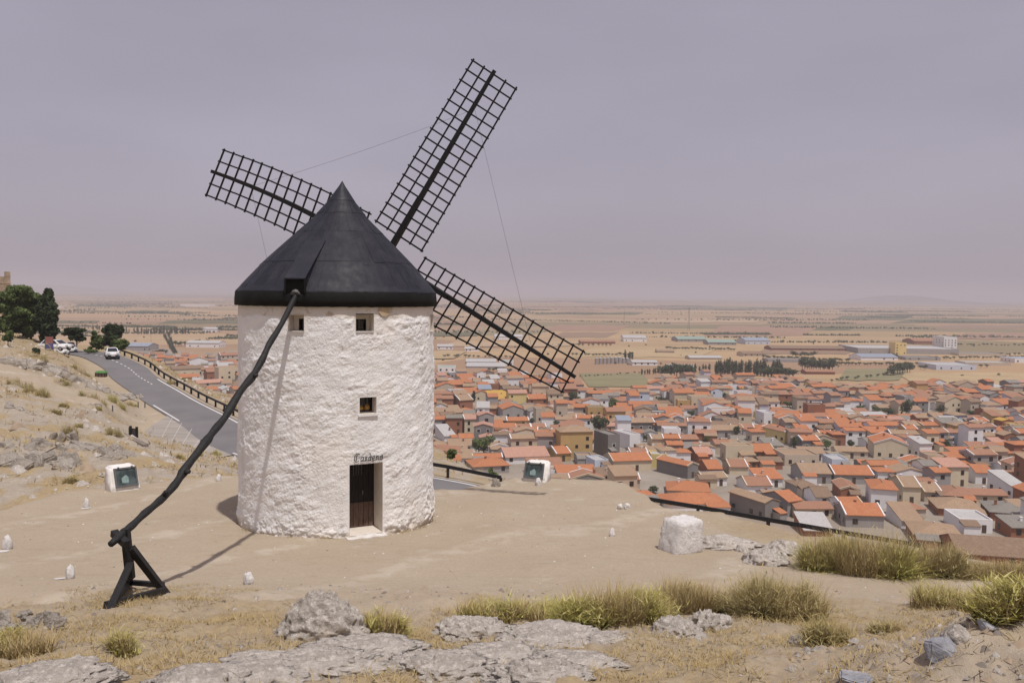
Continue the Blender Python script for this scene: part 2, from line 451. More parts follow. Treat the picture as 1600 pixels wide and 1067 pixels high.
M['castle'] = plain('castle_stone', (0.34, 0.26, 0.19), 0.95, 0.3, 1.2, 0.8)
M['car_white'] = plain('white_car_paint', (0.74, 0.74, 0.75), 0.25, 0.02, 1, 0, 0.5)
M['car_glass'] = plain('car_glass', (0.02, 0.022, 0.026), 0.08, 0.1, 1, 0, 0.6)
M['tyre'] = plain('tyre_rubber', (0.02, 0.02, 0.02), 0.85, 0.1)
M['rim'] = plain('wheel_rim', (0.35, 0.35, 0.36), 0.35, 0.1, 2, 0, 0.5)
M['lamp_glass'] = plain('lamp_glass', (0.55, 0.55, 0.55), 0.15, 0.05, 2, 0, 0.6)
M['red_lamp'] = plain('red_lamp', (0.35, 0.02, 0.02), 0.3)
M['plate'] = plain('number_plate', (0.7, 0.7, 0.68), 0.5, 0.05)
M['bin_green'] = plain('green_bin', (0.08, 0.22, 0.06), 0.6, 0.2, 2)
M['banner_red'] = plain('banner_red', (0.30, 0.12, 0.11), 0.7, 0.2, 1)
M['banner_blue'] = plain('banner_blue', (0.10, 0.11, 0.26), 0.7, 0.2, 1)
M['banner_yellow'] = plain('banner_yellow', (0.55, 0.36, 0.10), 0.7, 0.2, 1)
M['metal'] = plain('grey_metal', (0.10, 0.10, 0.105), 0.5, 0.2, 3, 0, 0.4)

def tile_mat(name, c1, c2):
    t = NT(name)
    oi = t.n('ShaderNodeObjectInfo')
    n = t.noise(0.55, 6, 0.75); nf = t.noise(2.2, 5, 0.75)
    c = t.mix(t.rng(n, 0.3, 0.7), c1, c2)
    c = t.mix(t.rng(nf, 0.46, 0.62, 0, 0.6), c, tuple(x * 0.58 for x in c1))
    c = t.mix(t.rng(t.noise(0.8, 5, 0.7), 0.56, 0.68, 0, 0.45), c, (0.33, 0.27, 0.20))
    c = t.mix(t.math('MULTIPLY', oi.outputs['Random'], 0.5), c, tuple(x * 0.72 for x in c2))
    w = t.n('ShaderNodeTexWave'); w.inputs['Scale'].default_value = 1.1; w.inputs['Distortion'].default_value = 1.5
    t.l(t.obj(), w.inputs['Vector'])
    t.bump(w.outputs[0], 0.5, 0.06)
    return t.fin(c, 0.9, 0.1)
ROOFS = {
 'orange': tile_mat('tile_orange', (0.435, 0.167, 0.084), (0.531, 0.232, 0.119)),
 'rust': tile_mat('tile_rust', (0.339, 0.175, 0.115), (0.418, 0.232, 0.156)),
 'tan': tile_mat('tile_tan', (0.339, 0.232, 0.153), (0.429, 0.305, 0.209)),
 'brown': tile_mat('tile_brown', (0.226, 0.153, 0.107), (0.305, 0.215, 0.153)),
 'salmon': tile_mat('tile_salmon', (0.475, 0.266, 0.198), (0.542, 0.322, 0.249)),
 'grey': tile_mat('tile_grey', (0.226, 0.209, 0.186), (0.305, 0.282, 0.254)),
 'ochre': tile_mat('roof_ochre', (0.542, 0.339, 0.079), (0.588, 0.373, 0.102)),
 'pale': tile_mat('roof_pale', (0.452, 0.441, 0.429), (0.542, 0.531, 0.531)),
 'blue': tile_mat('roof_blue', (0.27, 0.31, 0.39), (0.34, 0.38, 0.46)),
 'green': tile_mat('roof_green', (0.271, 0.362, 0.316), (0.339, 0.429, 0.373)),
}
def wall_mat(name, c):
    t = NT(name)
    oi = t.n('ShaderNodeObjectInfo')
    k = t.mix(t.rng(t.noise(0.35, 5, 0.7), 0.3, 0.7), tuple(x * 0.88 for x in c), c)
    k = t.mix(t.rng(t.noise(1.2, 5, 0.7, t.obj((1, 1, 0.25))), 0.55, 0.75, 0, 0.4), k, tuple(x * 0.7 for x in c))
    k = t.mix(t.math('MULTIPLY', oi.outputs['Random'], 0.3), k, tuple(x * 0.8 for x in c))
    return t.fin(k, 0.9, 0.15)
WALLS = {
 'white': wall_mat('wall_white', (0.819, 0.807, 0.819)),
 'cream': wall_mat('wall_cream', (0.643, 0.550, 0.409)),
 'beige': wall_mat('wall_beige', (0.538, 0.456, 0.363)),
 'grey': wall_mat('wall_grey', (0.351, 0.333, 0.328)),
 'dark grey': wall_mat('wall_dark_grey', (0.234, 0.222, 0.216)),
 'brick': wall_mat('wall_brick', (0.316, 0.146, 0.088)),
 'ochre': wall_mat('wall_ochre', (0.526, 0.363, 0.164)),
 'yellow': wall_mat('wall_yellow', (0.702, 0.562, 0.257)),
 'pale blue': wall_mat('wall_pale_blue', (0.562, 0.608, 0.702)),
}
M['shutter'] = plain('window_frame_brown', (0.12, 0.08, 0.06), 0.7)
M['house_door'] = plain('house_door', (0.085, 0.055, 0.04), 0.7, 0.3)

# ================================================================== TERRAIN
PLAIN_Z = CAMZ - 60.2
MILL_Y = 26.0
MILL_X = (527.5 - 800) / F * MILL_Y
def zin_arr(X, Y):
    s = 1.3
    k = Y - 17.5
    soft = s * np.log1p(np.exp(np.clip(-k / s, -40, 40)))        # smooth max(17.5-Y,0)
    k2 = np.clip(Y - 26, 0, None)
    z = 0.09 * (26 - Y) + 0.19 * soft + 0.05 * k2
    z = z + 0.95 * np.exp(-(((X - 5.6) / 2.1) ** 2 + ((Y - 7.2) / 2.0) ** 2))
    z = z - 0.55 * np.exp(-(((X + 9.9) / 1.6) ** 2 + ((Y - 15.0) / 1.3) ** 2))
    z = z + 0.12 * np.exp(-(((X + 1.0) / 5) ** 2 + ((Y - 15.0) / 1.5) ** 2))
    return z
def solve_in(px, py):
    """point of the terrace surface seen at a photo pixel"""
    d = ray(px, py); t0, t1 = 3.0, 90.0
    ts = np.linspace(t0, t1, 6000); x = d.x * ts; y = d.y * ts; z = CAMZ + d.z * ts
    i = int(np.argmax(z < zin_arr(x, y)))
    return Vector((x[i], y[i], z[i]))
# outline of the sandy terrace
TER = [solve_in(*p) for p in ((-120, 842), (0, 797), (60, 778), (100, 767), (200, 757), (340, 742), (372, 741), (500, 752), (640, 766), (720, 763), (765, 752), (800, 746), (900, 746), (970, 752), (1005, 768), (1032, 788), (1130, 802), (1200, 818), (1265, 838), (1340, 850), (1450, 862), (1600, 884), (1760, 912))]
TER = [(p.x, p.y) for p in TER]
TER = [(-40, -30), (-40, 12), (-24, 19)] + TER + [(20, 12), (26, 0), (26, -30)]
def poly_sd(X, Y, poly):
    """signed distance to a polygon, positive inside"""
    d2 = np.full(X.shape, 1e18); inside = np.zeros(X.shape, bool); n = len(poly)
    for i in range(n):
        ax, ay = poly[i]; bx, by = poly[(i + 1) % n]
        ex, ey = bx - ax, by - ay
        tt = np.clip(((X - ax) * ex + (Y - ay) * ey) / (ex * ex + ey * ey), 0, 1)
        d2 = np.minimum(d2, (X - ax - tt * ex) ** 2 + (Y - ay - tt * ey) ** 2)
        c = ((ay > Y) != (by > Y)) & (X < (bx - ax) * (Y - ay) / (by - ay + 1e-12) + ax)
        inside ^= c
    return np.where(inside, 1, -1) * np.sqrt(d2)
def line_dist(X, Y, pts):
    """distance to a polyline and the position along it (index units)"""
    best = np.full(X.shape, 1e18); pos = np.zeros(X.shape)
    for i in range(len(pts) - 1):
        ax, ay = pts[i][0], pts[i][1]; bx, by = pts[i + 1][0], pts[i + 1][1]
        ex, ey = bx - ax, by - ay
        tt = np.clip(((X - ax) * ex + (Y - ay) * ey) / (ex * ex + ey * ey + 1e-12), 0, 1)
        d = (X - ax - tt * ex) ** 2 + (Y - ay - tt * ey) ** 2
        m = d < best; best = np.where(m, d, best); pos = np.where(m, i + tt, pos)
    return np.sqrt(best), pos

ROAD_CP = [(60, 547, 140), (105, 549, 131), (148, 552, 122), (172, 562, 117), (195, 575, 111), (208, 588, 105), (225, 600, 100), (245, 612, 95), (265, 625, 90), (285, 637, 86), (310, 650, 81), (335, 665, 76), (372, 688, 69), (450, 716, 63), (560, 740, 59), (690, 764, 56), (770, 783, 54), (880, 804, 52), (1000, 824, 50.5), (1130, 847, 48.5), (1340, 890, 45.5), (1600, 938, 42), (1900, 1005, 37)]
def catmull(pts, sub):
    out = []
    for i in range(len(pts) - 1):
        p0 = pts[max(i - 1, 0)]; p1 = pts[i]; p2 = pts[i + 1]; p3 = pts[min(i + 2, len(pts) - 1)]
        for k in range(sub):
            u = k / sub
            out.append(0.5 * ((2 * p1) + (p2 - p0) * u + (2 * p0 - 5 * p1 + 4 * p2 - p3) * u * u + (3 * p1 - p0 - 3 * p2 + p3) * u ** 3))
    out.append(pts[-1]); return out
ROAD = catmull([P(*c) for c in ROAD_CP], 8)
# even out the road's heights
_rz = np.array([p.z for p in ROAD])
for _ in range(60): _rz[1:-1] = 0.25 * _rz[:-2] + 0.5 * _rz[1:-1] + 0.25 * _rz[2:]
for p, z in zip(ROAD, _rz): p.z = z
ROAD_W = 2.6
BAY = [P(*c) for c in ((226, 652, 73), (262, 648, 81), (300, 662, 76), (335, 682, 70), (372, 706, 64), (330, 704, 62), (272, 699, 61), (232, 686, 64))]
BAY2 = [(p.x, p.y) for p in BAY]
def road_side(off):
    """polyline parallel to the road; positive = side away from the mill's hilltop"""
    out = []
    for i, p in enumerate(ROAD):
        d = ROAD[min(i + 1, len(ROAD) - 1)] - ROAD[max(i - 1, 0)]; d.z = 0; d.normalize()
        out.append(p + Vector((-d.y, d.x, 0)) * off)
    return out

OUT_CP = [(0, 775, 33), (0, 690, 45), (0, 600, 68), (0, 545, 95), (40, 535, 110), (100, 700, 44), (100, 620, 62), (90, 562, 100), (100, 745, 36), (200, 735, 39), (200, 690, 50), (200, 645, 68), (160, 605, 85), (130, 580, 103), (60, 645, 55), (150, 660, 56), (290, 735, 41), (340, 738, 42), (250, 712, 52), (60, 500, 135), (0, 492, 135), (-200, 500, 120), (-200, 600, 60), (-200, 800, 30),
          (230, 563, 131), (265, 588, 118), (300, 606, 108), (340, 620, 100), (372, 632, 95), (450, 665, 84), (560, 695, 76), (690, 715, 71), (740, 743, 63), (800, 770, 60), (1000, 815, 56), (1300, 875, 52), (1600, 925, 47), (1900, 985, 43),
          (215, 552, 140), (150, 540, 150)]
_cp = [P(*c) for c in OUT_CP] + [ROAD[i].copy() for i in range(0, len(ROAD), 8)] + [Vector((-60, 30, -1.5)), Vector((-90, 80, 1)), Vector((40, 25, -8)), Vector((45, 0, -8)), Vector((-60, -20, 0))]
_cx = np.array([p.x for p in _cp]); _cy = np.array([p.y for p in _cp]); _cz = np.array([p.z for p in _cp])
def _tps_k(r2): return np.where(r2 > 1e-9, 0.5 * r2 * np.log(r2 + 1e-12), 0.0)
_n = len(_cp); _A = np.zeros((_n + 3, _n + 3))
_A[:_n, :_n] = _tps_k((_cx[:, None] - _cx) ** 2 + (_cy[:, None] - _cy) ** 2) + np.eye(_n) * 12.0
_A[:_n, _n] = 1; _A[:_n, _n + 1] = _cx; _A[:_n, _n + 2] = _cy; _A[_n:, :_n] = _A[:_n, _n:].T
_W = np.linalg.solve(_A, np.concatenate([_cz, np.zeros(3)]))
def tps(X, Y):
    r = _W[_n] + _W[_n + 1] * X + _W[_n + 2] * Y
    for i in range(_n): r = r + _W[i] * _tps_k((X - _cx[i]) ** 2 + (Y - _cy[i]) ** 2)
    return r
# distance (m) at which the hill breaks away to the plain, by photo column
_EDGE_PX = np.array([-2500, -400, 0, 100, 160, 230, 265, 300, 340, 372, 450, 560, 690, 740, 800, 1000, 1300, 1600, 1900, 4000])
_EDGE_Y = np.array([150, 165, 165, 158, 150, 137, 124, 113, 105, 98, 88, 79, 74, 63, 60, 57, 53, 48, 44, 40])
def terrain(X, Y, detail=True):
    X = np.asarray(X, float); Y = np.asarray(Y, float); shp = X.shape
    X = X.ravel(); Y = Y.ravel()
    zi = zin_arr(X, Y)
    px = np.where(Y > 4, 800 + F * X / np.maximum(Y, 4), np.where(X > 0, 4000, -2500))
    px = np.clip(px, -2500, 4000)
    ye = np.interp(px, _EDGE_PX, _EDGE_Y)
    rr = np.sqrt(X * X + Y * Y); re = ye * np.sqrt(1 + ((px - 800) / F) ** 2)
    k = np.minimum(1.0, re / np.maximum(rr, 1e-6))
    zo = np.clip(tps(X * k, Y * k), -14, 6)
    over = np.maximum(rr - re, 0)
    zo = zo - 0.44 * (over - 6 * (1 - np.exp(-over / 6)))
    # road bench
    dr, pos = line_dist(X, Y, [(p.x, p.y) for p in ROAD])
    zr = np.interp(pos, np.arange(len(ROAD)), [p.z for p in ROAD])
    w = 1 - sstep(ROAD_W + 0.9, ROAD_W + 5.0, dr)
    w = np.maximum(w, sstep(-3.5, -0.3, poly_sd(X, Y, BAY2)))
    if detail:
        p3 = np.c_[X, Y, np.zeros_like(X)]
        rough = np.where(rr < 400, 1.0, 0.0)
        zo = zo + rough * (1 - w) * (0.45 * fbm(p3 * 0.13, 4) + 0.16 * fbm(p3 * 0.7, 3, ridged=True) - 0.1)
        fore = 1 - sstep(15.0, 18.0, Y)
        zi = zi + fore * (0.13 * fbm(p3 * 0.9, 4) + 0.05 * fbm(p3 * 3.1, 3)) + (1 - fore) * (0.035 * fbm(p3 * 0.5, 3) + 0.012 * fbm(p3 * 2.5, 3))
    zo = np.where(w > 0, zo * (1 - w) + (zr - 0.06) * w, zo)
    sd = poly_sd(X, Y, TER)
    if detail: sd = sd + 0.35 * fbm(p3 * 0.6 + 9, 3)
    g = sstep(-1.6, 0.15, sd)
    drop = sstep(0.2, -1.2, sd)
    z = zo * (1 - g) + zi * g
    z = np.where(rr > 40, np.maximum(z, PLAIN_Z), z)
    # smooth join with the plain
    t = z - PLAIN_Z
    z = np.where(t < 6, PLAIN_Z + np.where(t < 0, 0, t * t / 12 + t * 0.5 * (t / 6)) , z)
    return z.reshape(shp)
def ground_z(x, y): return float(terrain(np.array([x]), np.array([y]))[0])
def on_ground(px, py, tmin=4.0, tmax=400.0):
    """first point of the terrain seen at a photo pixel"""
    d = ray(px, py)
    ts = np.exp(np.linspace(math.log(tmin), math.log(tmax), 700))
    x = d.x * ts; y = d.y * ts; z = CAMZ + d.z * ts
    h = terrain(x, y); i = int(np.argmax(z < h))
    if not (z < h).any(): return on_z(px, py, PLAIN_Z)
    a, b = (z[i - 1] - h[i - 1]), (h[i] - z[i]); k = a / (a + b + 1e-9)
    tt = ts[i - 1] + (ts[i] - ts[i - 1]) * k
    return Vector((d.x * tt, d.y * tt, CAMZ + d.z * tt))

# path across the left hillside
PATH = [on_ground(*c) for c in ((-60, 556), (0, 573), (30, 584), (70, 602), (110, 616), (150, 630), (190, 642), (225, 652), (262, 660))]
TOWN_A = [(640, 745), (700, 736), (780, 748), (900, 765), (1030, 795), (1130, 808), (1340, 845), (1640, 890), (1660, 612), (1500, 610), (1420, 612), (1300, 614), (1250, 603), (1150, 601), (1050, 598), (1010, 617), (960, 625), (900, 611), (830, 598), (740, 594), (640, 592)]
TOWN_B = [(205, 562), (250, 590), (300, 612), (372, 640), (500, 690), (640, 745), (640, 580), (500, 555), (372, 548), (320, 556), (250, 545), (205, 550)]
def unp(poly): return [(q.x, q.y) for q in (on_z(x, y, PLAIN_Z) for x, y in poly)]
TOWN_A = unp(TOWN_A); TOWN_B = unp(TOWN_B)

def sand_edge(X, Y):
    return np.interp(800 + F * X / np.maximum(Y, 3), [0, 220, 330, 460, 560, 660, 760, 1100, 1220, 1400, 1600], [15.8, 15.6, 14.2, 13.6, 12.6, 12.6, 14.3, 14.8, 15.6, 15.2, 15.4])
na_mid, radii = 560, [1.2]
while radii[-1] < 26000: radii.append(radii[-1] * (1.0105 if radii[-1] < 60 else (1.014 if radii[-1] < 250 else 1.03)) + 0.004)
radii = np.array(radii)
ang = np.concatenate([np.radians(np.linspace(-170, -52, 40, endpoint=False)), np.radians(np.linspace(-52, 52, na_mid, endpoint=False)), np.radians(np.linspace(52, 170, 41))])
RR, AA = np.meshgrid(radii, ang, indexing='ij')
GX = RR * np.sin(AA); GY = RR * np.cos(AA) - 1.0
GZ = terrain(GX, GY)
nr, nt = GX.shape
idx = np.arange(nr * nt).reshape(nr, nt)
gf = np.stack([idx[:-1, :-1], idx[1:, :-1], idx[1:, 1:], idx[:-1, 1:]], -1).reshape(-1, 4)[:, ::-1]
gv = np.stack([GX, GY, GZ], -1).reshape(-1, 3)
X, Y = gv[:, 0], gv[:, 1]; R_ = np.sqrt(X * X + Y * Y)
p3 = np.c_[X, Y, 0 * X]
nzs = fbm(p3 * 0.45, 4)
sd = poly_sd(X, Y, TER)
sand = sstep(-0.6, 0.3, sd + 0.3 * nzs) * sstep(-0.9, 0.9, Y + 1.3 * nzs - sand_edge(X, Y))
dp, _ = line_dist(X, Y, [(p.x, p.y) for p in PATH])
sand = np.maximum(sand, (1 - sstep(1.9 + 0.02 * np.maximum(X + 45, 0) * 2, 2.7 + 0.02 * np.maximum(X + 45, 0) * 2, dp + 0.7 * nzs)))
_jn = on_ground(195, 650)
sand = np.maximum(sand, 1 - sstep(5.0, 8.0, np.hypot((X - _jn.x) * 0.9, (Y - _jn.y) * 0.62) + 1.5 * nzs))
dr, _ = line_dist(X, Y, [(p.x, p.y) for p in ROAD])
sand = np.maximum(sand, 0.6 * (1 - sstep(3.4, 5.0, dr + 1.5 * nzs)))
rock = sstep(0.45, 0.8, fbm(p3 * 0.30 + 5, 4, ridged=True) * 0.7 + 0.25 * nzs) * (1 - sand) * (1 - sstep(60, 160, R_)) * np.where((sd < 0) & (X < 0), 0.7, 0.3)
pl = sstep(PLAIN_Z + 14, PLAIN_Z + 2, gv[:, 2]) if False else 1 - sstep(2, 14, gv[:, 2] - PLAIN_Z)
sand = sand * (1 - 0.75 * np.exp(-(((X - 8.2) / 2.2) ** 2 + ((Y - 25.0) / 3.0) ** 2)) * sstep(-0.25, 0.25, nzs))
sand = np.maximum(sand, 0.85 * sstep(0.25, 0.6, np.exp(-(((X - 5.6) / 2.3) ** 2 + ((Y - 7.4) / 2.2) ** 2)) + 0.2 * nzs))
town = np.maximum(sstep(-14, 6, poly_sd(X, Y, TOWN_A)), sstep(-14, 6, poly_sd(X, Y, TOWN_B)))
me = mesh_data('ground', gv, gf, M['ground'], smooth=True)
set_attr(me, 'mask', np.c_[sand, rock, pl, town])
tag(add('ground', me), kind='structure')
# ================================================================== ROAD
def ribbon(name, pts, w0, w1, dz, mat, parent=None, kind=None, i0=0, i1=None):
    v = []; f = []
    i1 = len(pts) if i1 is None else i1
    for i in range(i0, i1):
        d = pts[min(i + 1, len(pts) - 1)] - pts[max(i - 1, 0)]; d.z = 0; d.normalize()
        s = Vector((-d.y, d.x, 0))
        v += [pts[i] + s * w0 + Vector((0, 0, dz)), pts[i] + s * w1 + Vector((0, 0, dz))]
    for i in range(i1 - i0 - 1): f.append((2 * i, 2 * i + 2, 2 * i + 3, 2 * i + 1))
    o = add(name, mesh_data(name, v, [tuple(reversed(q)) for q in f], mat), parent)
    if kind: o['kind'] = kind
    return o
road = ribbon('road', ROAD, -ROAD_W, ROAD_W, 0.02, M['asphalt'], kind='structure')
ribbon('edge_line', ROAD, ROAD_W - 0.45, ROAD_W - 0.27, 0.026, M['road_paint'], road, i0=44)
ribbon('edge_line', ROAD, -ROAD_W + 0.25, -ROAD_W + 0.42, 0.026, M['road_paint'], road, i0=68, i1=84)
ribbon('edge_line', ROAD, -ROAD_W + 0.25, -ROAD_W + 0.42, 0.026, M['road_paint'], road, i0=100)
for k in range(14, 50, 2):
    ribbon('lane_dash', ROAD, -0.06 + (k - 14) * 0.022, 0.08 + (k - 14) * 0.022, 0.026, M['road_paint'], road, i0=k, i1=k + 2)
for k in range(5):     # hatched wedge beside the bend
    ribbon('hatch_bar', ROAD, 1.0 + 0.25 * k * 0.3, ROAD_W - 0.55, 0.026, M['road_paint'], road, i0=40 + k, i1=41 + k) if k % 2 == 0 else None
# parking bay on the mill side of the road
cx = sum((p.x for p in BAY)) / len(BAY); cy = sum((p.y for p in BAY)) / len(BAY)
bv = [Vector((cx, cy, 0))]; bf = []
rings = 6
for r in range(1, rings + 1):
    for p in BAY:
        for u in range(4):
            q = BAY[(BAY.index(p) + 1) % len(BAY)]
            e = p.lerp(q, u / 4)
            bv.append(Vector((cx + (e.x - cx) * r / rings, cy + (e.y - cy) * r / rings, 0)))
nb = len(BAY) * 4
for i in range(nb): bf.append((0, 1 + i, 1 + (i + 1) % nb))
for r in range(rings - 1):
    for i in range(nb):
        a0 = 1 + r * nb
        bf.append((a0 + i, a0 + nb + i, a0 + nb + (i + 1) % nb, a0 + (i + 1) % nb))
zz = terrain(np.array([p.x for p in bv]), np.array([p.y for p in bv]), False)
dr_, pos_ = line_dist(np.array([p.x for p in bv]), np.array([p.y for p in bv]), [(p.x, p.y) for p in ROAD])
zroad_ = np.interp(pos_, np.arange(len(ROAD)), [p.z for p in ROAD])
for p, z, zr in zip(bv, zz, zroad_): p.z = zr + 0.012 if True else z
me = mesh_data('parking_bay', bv, bf, M['paving'])
bm = bmesh.new(); bm.from_mesh(me); bmesh.ops.recalc_face_normals(bm, faces=bm.faces)
if sum(f.normal.z for f in bm.faces) < 0: bmesh.ops.reverse_faces(bm, faces=bm.faces)
bm.to_mesh(me); bm.free()
bay = add('parking_bay', me); tag(bay, kind='structure')
def strip(a, b, w, dz, mat, name, parent):
    d = (b - a); d.z = 0; d.normalize(); s = Vector((-d.y, d.x, 0)) * (w / 2); up = Vector((0, 0, dz))
    return add(name, mesh_data(name, [a - s + up, b - s + up, b + s + up, a + s + up], [(0, 1, 2, 3)], mat), parent)
for p in BAY:
    _d, _p = line_dist(np.array([p.x]), np.array([p.y]), [(q.x, q.y) for q in ROAD]); p.z = float(np.interp(_p[0], np.arange(len(ROAD)), [q.z for q in ROAD])) + 0.012
for k in range(5):
    u = (k + 0.5) / 5
    strip(BAY[1].lerp(BAY[4], u * 0.8), BAY[7].lerp(BAY[5], u * 0.9), 0.06, 0.02, M['bay_paint'], 'bay_line', bay)
strip(BAY[7], BAY[6], 0.14, 0.024, M['road_paint'], 'bay_edge_line', bay)

# ================================================================== WINDMILL
MR = 2.98
mill = thing('windmill', 'whitewashed round windmill with black conical cap and four black lattice sails', 'windmill', (MILL_X, MILL_Y, 0))
def th_of(px, r=MR):
    """angle round the mill (0 = facing -Y, positive to the right) seen at a photo column"""
    d = ray(px, 600); dx, dy = d.x, d.y
    n = math.hypot(dx, dy); dx /= n; dy /= n
    b = dx * MILL_X + dy * MILL_Y; c = MILL_X ** 2 + MILL_Y ** 2 - r * r
    t = b - math.sqrt(max(b * b - c, 0))
    return math.atan2(dx * t - MILL_X, MILL_Y - dy * t), t
def z_of(px, py, r=MR):
    th, t = th_of(px, r)
    y = MILL_Y - r * math.cos(th)
    return P(px, py, y).z
EAVE = 6.80
class Opening: pass
OPEN = []
def opening(x0, x1, y0, y1, depth, name):
    o = Opening(); o.name = name
    o.t0 = th_of(x0)[0]; o.t1 = th_of(x1)[0]
    xm = (x0 + x1) / 2
    o.z1 = z_of(xm, y0); o.z0 = z_of(xm, y1); o.d = depth; OPEN.append(o); return o
o_door = opening(546, 598, 724.5, 824, 0.75, 'door')
o_wa = opening(451, 475.5, 491, 518, 0.32, 'wa')
o_wb = opening(556, 584, 491.5, 518.5, 0.42, 'wb')
o_wc = opening(562, 588, 620.5, 646.5, 0.30, 'wc')
o_wd = opening(671.5, 679.5, 492, 517, 0.35, 'wd')
o_wd.t1 = o_wd.t0 + 0.20
o_door.z0 = 0.30
ths = list(np.linspace(-math.pi, math.pi, 170)) + list(np.linspace(-1.45, 1.75, 560))
zs = list(np.linspace(-0.5, EAVE + 0.1, 300))
for o in OPEN: ths += [o.t0, o.t1]; zs += [o.z0, o.z1]
def uniq(a, keep, tol):
    a = sorted(a); keep = sorted(keep); out = []
    for v in a:
        if any(abs(v - k) < tol and v != k for k in keep): continue
        if out and v - out[-1] < tol * 0.35: continue
        out.append(v)
    return np.array(out)
ths = uniq(ths, [v for o in OPEN for v in (o.t0, o.t1)], 0.004)[:-1]
zs = uniq(zs, [v for o in OPEN for v in (o.z0, o.z1)], 0.012)
TT, ZZ = np.meshgrid(ths, zs, indexing='ij')
flat = np.c_[np.sin(TT).ravel() * MR, -np.cos(TT).ravel() * MR, ZZ.ravel()]
q = flat * np.array([1, 1, 1.35])
# lumpy rubble under many coats of limewash: slabby strokes leaning down to the right
lean = flat.copy(); tt_ = TT.ravel() * MR
lean2 = np.c_[(tt_ + 0.55 * ZZ.ravel()) * 2.1, (ZZ.ravel() - 0.35 * tt_) * 5.0, 0 * tt_ + 3]
vary = 0.36 + 0.55 * sstep(-0.4, 0.5, fbm(q * 0.7 + 21, 2))
disp = 0.020 * fbm(q * 1.3, 3) + vary * (0.021 * (fbm(lean2, 4, gain=0.6) - 0.1) + 0.012 * fbm(q * 8.0, 3, ridged=True)) + 0.008 * fbm(q * 22.0, 2)
stones = fbm(q * 3.4 + 4, 3, ridged=True)
zf = ZZ.ravel()
patch = sstep(0.15, 0.5, fbm(q * 0.5 + 11, 3) + 0.25 * np.exp(-((tt_ + 3.2) / 1.3) ** 2) * np.exp(-((zf - 3.0) / 0.7) ** 2) * 3)
disp += 0.024 * patch * stones
base = 1 - sstep(0.15, 1.0, zf + 0.3 * fbm(q * 1.1, 2))
disp += base * (0.028 * stones + 0.035 * fbm(q * 5.5, 3)) - 0.05 * (1 - sstep(0.05, 0.45, zf + 0.2 * fbm(q * 2.5, 2)))
disp *= 1 - 0.9 * sstep(6.42, 6.55, zf + 0.10 * fbm(q * 2.0, 2))
for o in OPEN:    # rims of the openings are trowelled straight
    dx = np.maximum(np.maximum(o.t0 - TT, TT - o.t1), 0).ravel() * MR; dz = np.maximum(np.maximum(o.z0 - ZZ, ZZ - o.z1), 0).ravel()
    e = np.sqrt(dx * dx + dz * dz)
    disp *= sstep(-0.02, 0.13, e)
rad = MR + disp - 0.02 * sstep(2, 7, zf)
wv = np.c_[np.sin(TT).ravel() * rad, -np.cos(TT).ravel() * rad, zf]
na, nz = TT.shape
ii = np.arange(na * nz).reshape(na, nz); jj = np.roll(ii, -1, axis=0)
wf = np.stack([ii[:, :-1], jj[:, :-1], jj[:, 1:], ii[:, 1:]], -1).reshape(-1, 4)
tn = np.roll(ths, -1); tn[-1] += 2 * math.pi
tc = ((ths + tn) / 2)[:, None] + 0 * ZZ[:, :-1]; zc = (ZZ[:, :-1] + ZZ[:, 1:]) / 2
keep = np.ones(tc.shape, bool)
for o in OPEN: keep &= ~((tc > o.t0) & (tc < o.t1) & (zc > o.z0) & (zc < o.z1))
wf = wf[keep.ravel()]
wall = add('wall', mesh_data('mill_wall', wv, wf, M['whitewash'], smooth=True), mill)
wall['label'] = 'rough whitewashed rubble wall, stained at the foot'

def cyl(th, r, z): return Vector((math.sin(th) * r, -math.cos(th) * r, z))
class Frame2:
    """local frame of an opening: s along the wall (right), n outward"""
    def __init__(self, o):
        tm = (o.t0 + o.t1) / 2
        self.n = Vector((math.sin(tm), -math.cos(tm), 0)); self.s = Vector((math.cos(tm), math.sin(tm), 0))
        self.c = self.n * MR * math.cos((o.t1 - o.t0) / 2)
        self.hw = MR * math.sin((o.t1 - o.t0) / 2)
    def p(self, s, d, z): return self.c + self.s * s + self.n * (-d) + Vector((0, 0, z))
    def mat(self):
        return Matrix(((self.s.x, -self.n.x, 0, self.c.x), (self.s.y, -self.n.y, 0, self.c.y), (0, 0, 1, 0), (0, 0, 0, 1)))
def reveal(o, name, holes):
    """lining of an opening: four reveals and a back with a rectangular hole (s0,s1,z0,z1)"""
    fr = Frame2(o); mb = MB(); w = fr.hw; d = o.d
    A = lambda s, dd, z: fr.p(s, dd, z)
    e = 0.012
    mb.poly([A(-w, -e, o.z0), A(-w, -e, o.z1), A(-w, d, o.z1), A(-w, d, o.z0)], [(0, 1, 2, 3)])
    mb.poly([A(w, -e, o.z0), A(w, d, o.z0), A(w, d, o.z1), A(w, -e, o.z1)], [(0, 1, 2, 3)])
    mb.poly([A(-w, -e, o.z1), A(w, -e, o.z1), A(w, d, o.z1), A(-w, d, o.z1)], [(0, 1, 2, 3)])
    mb.poly([A(-w, -0.03, o.z0), A(-w, d, o.z0), A(w, d, o.z0), A(w, -0.03, o.z0)], [(0, 1, 2, 3)])
    s0, s1, z0, z1 = holes
    for (a, b, c, dd) in ((-w, s0, o.z0, o.z1), (s1, w, o.z0, o.z1), (s0, s1, o.z0, z0), (s0, s1, z1, o.z1)):
        if b - a > 1e-3 and dd - c > 1e-3:
            mb.poly([A(a, d, c), A(b, d, c), A(b, d, dd), A(a, d, dd)], [(0, 1, 2, 3)])
    return fr, mb.build(name, [M['reveal']], mill)
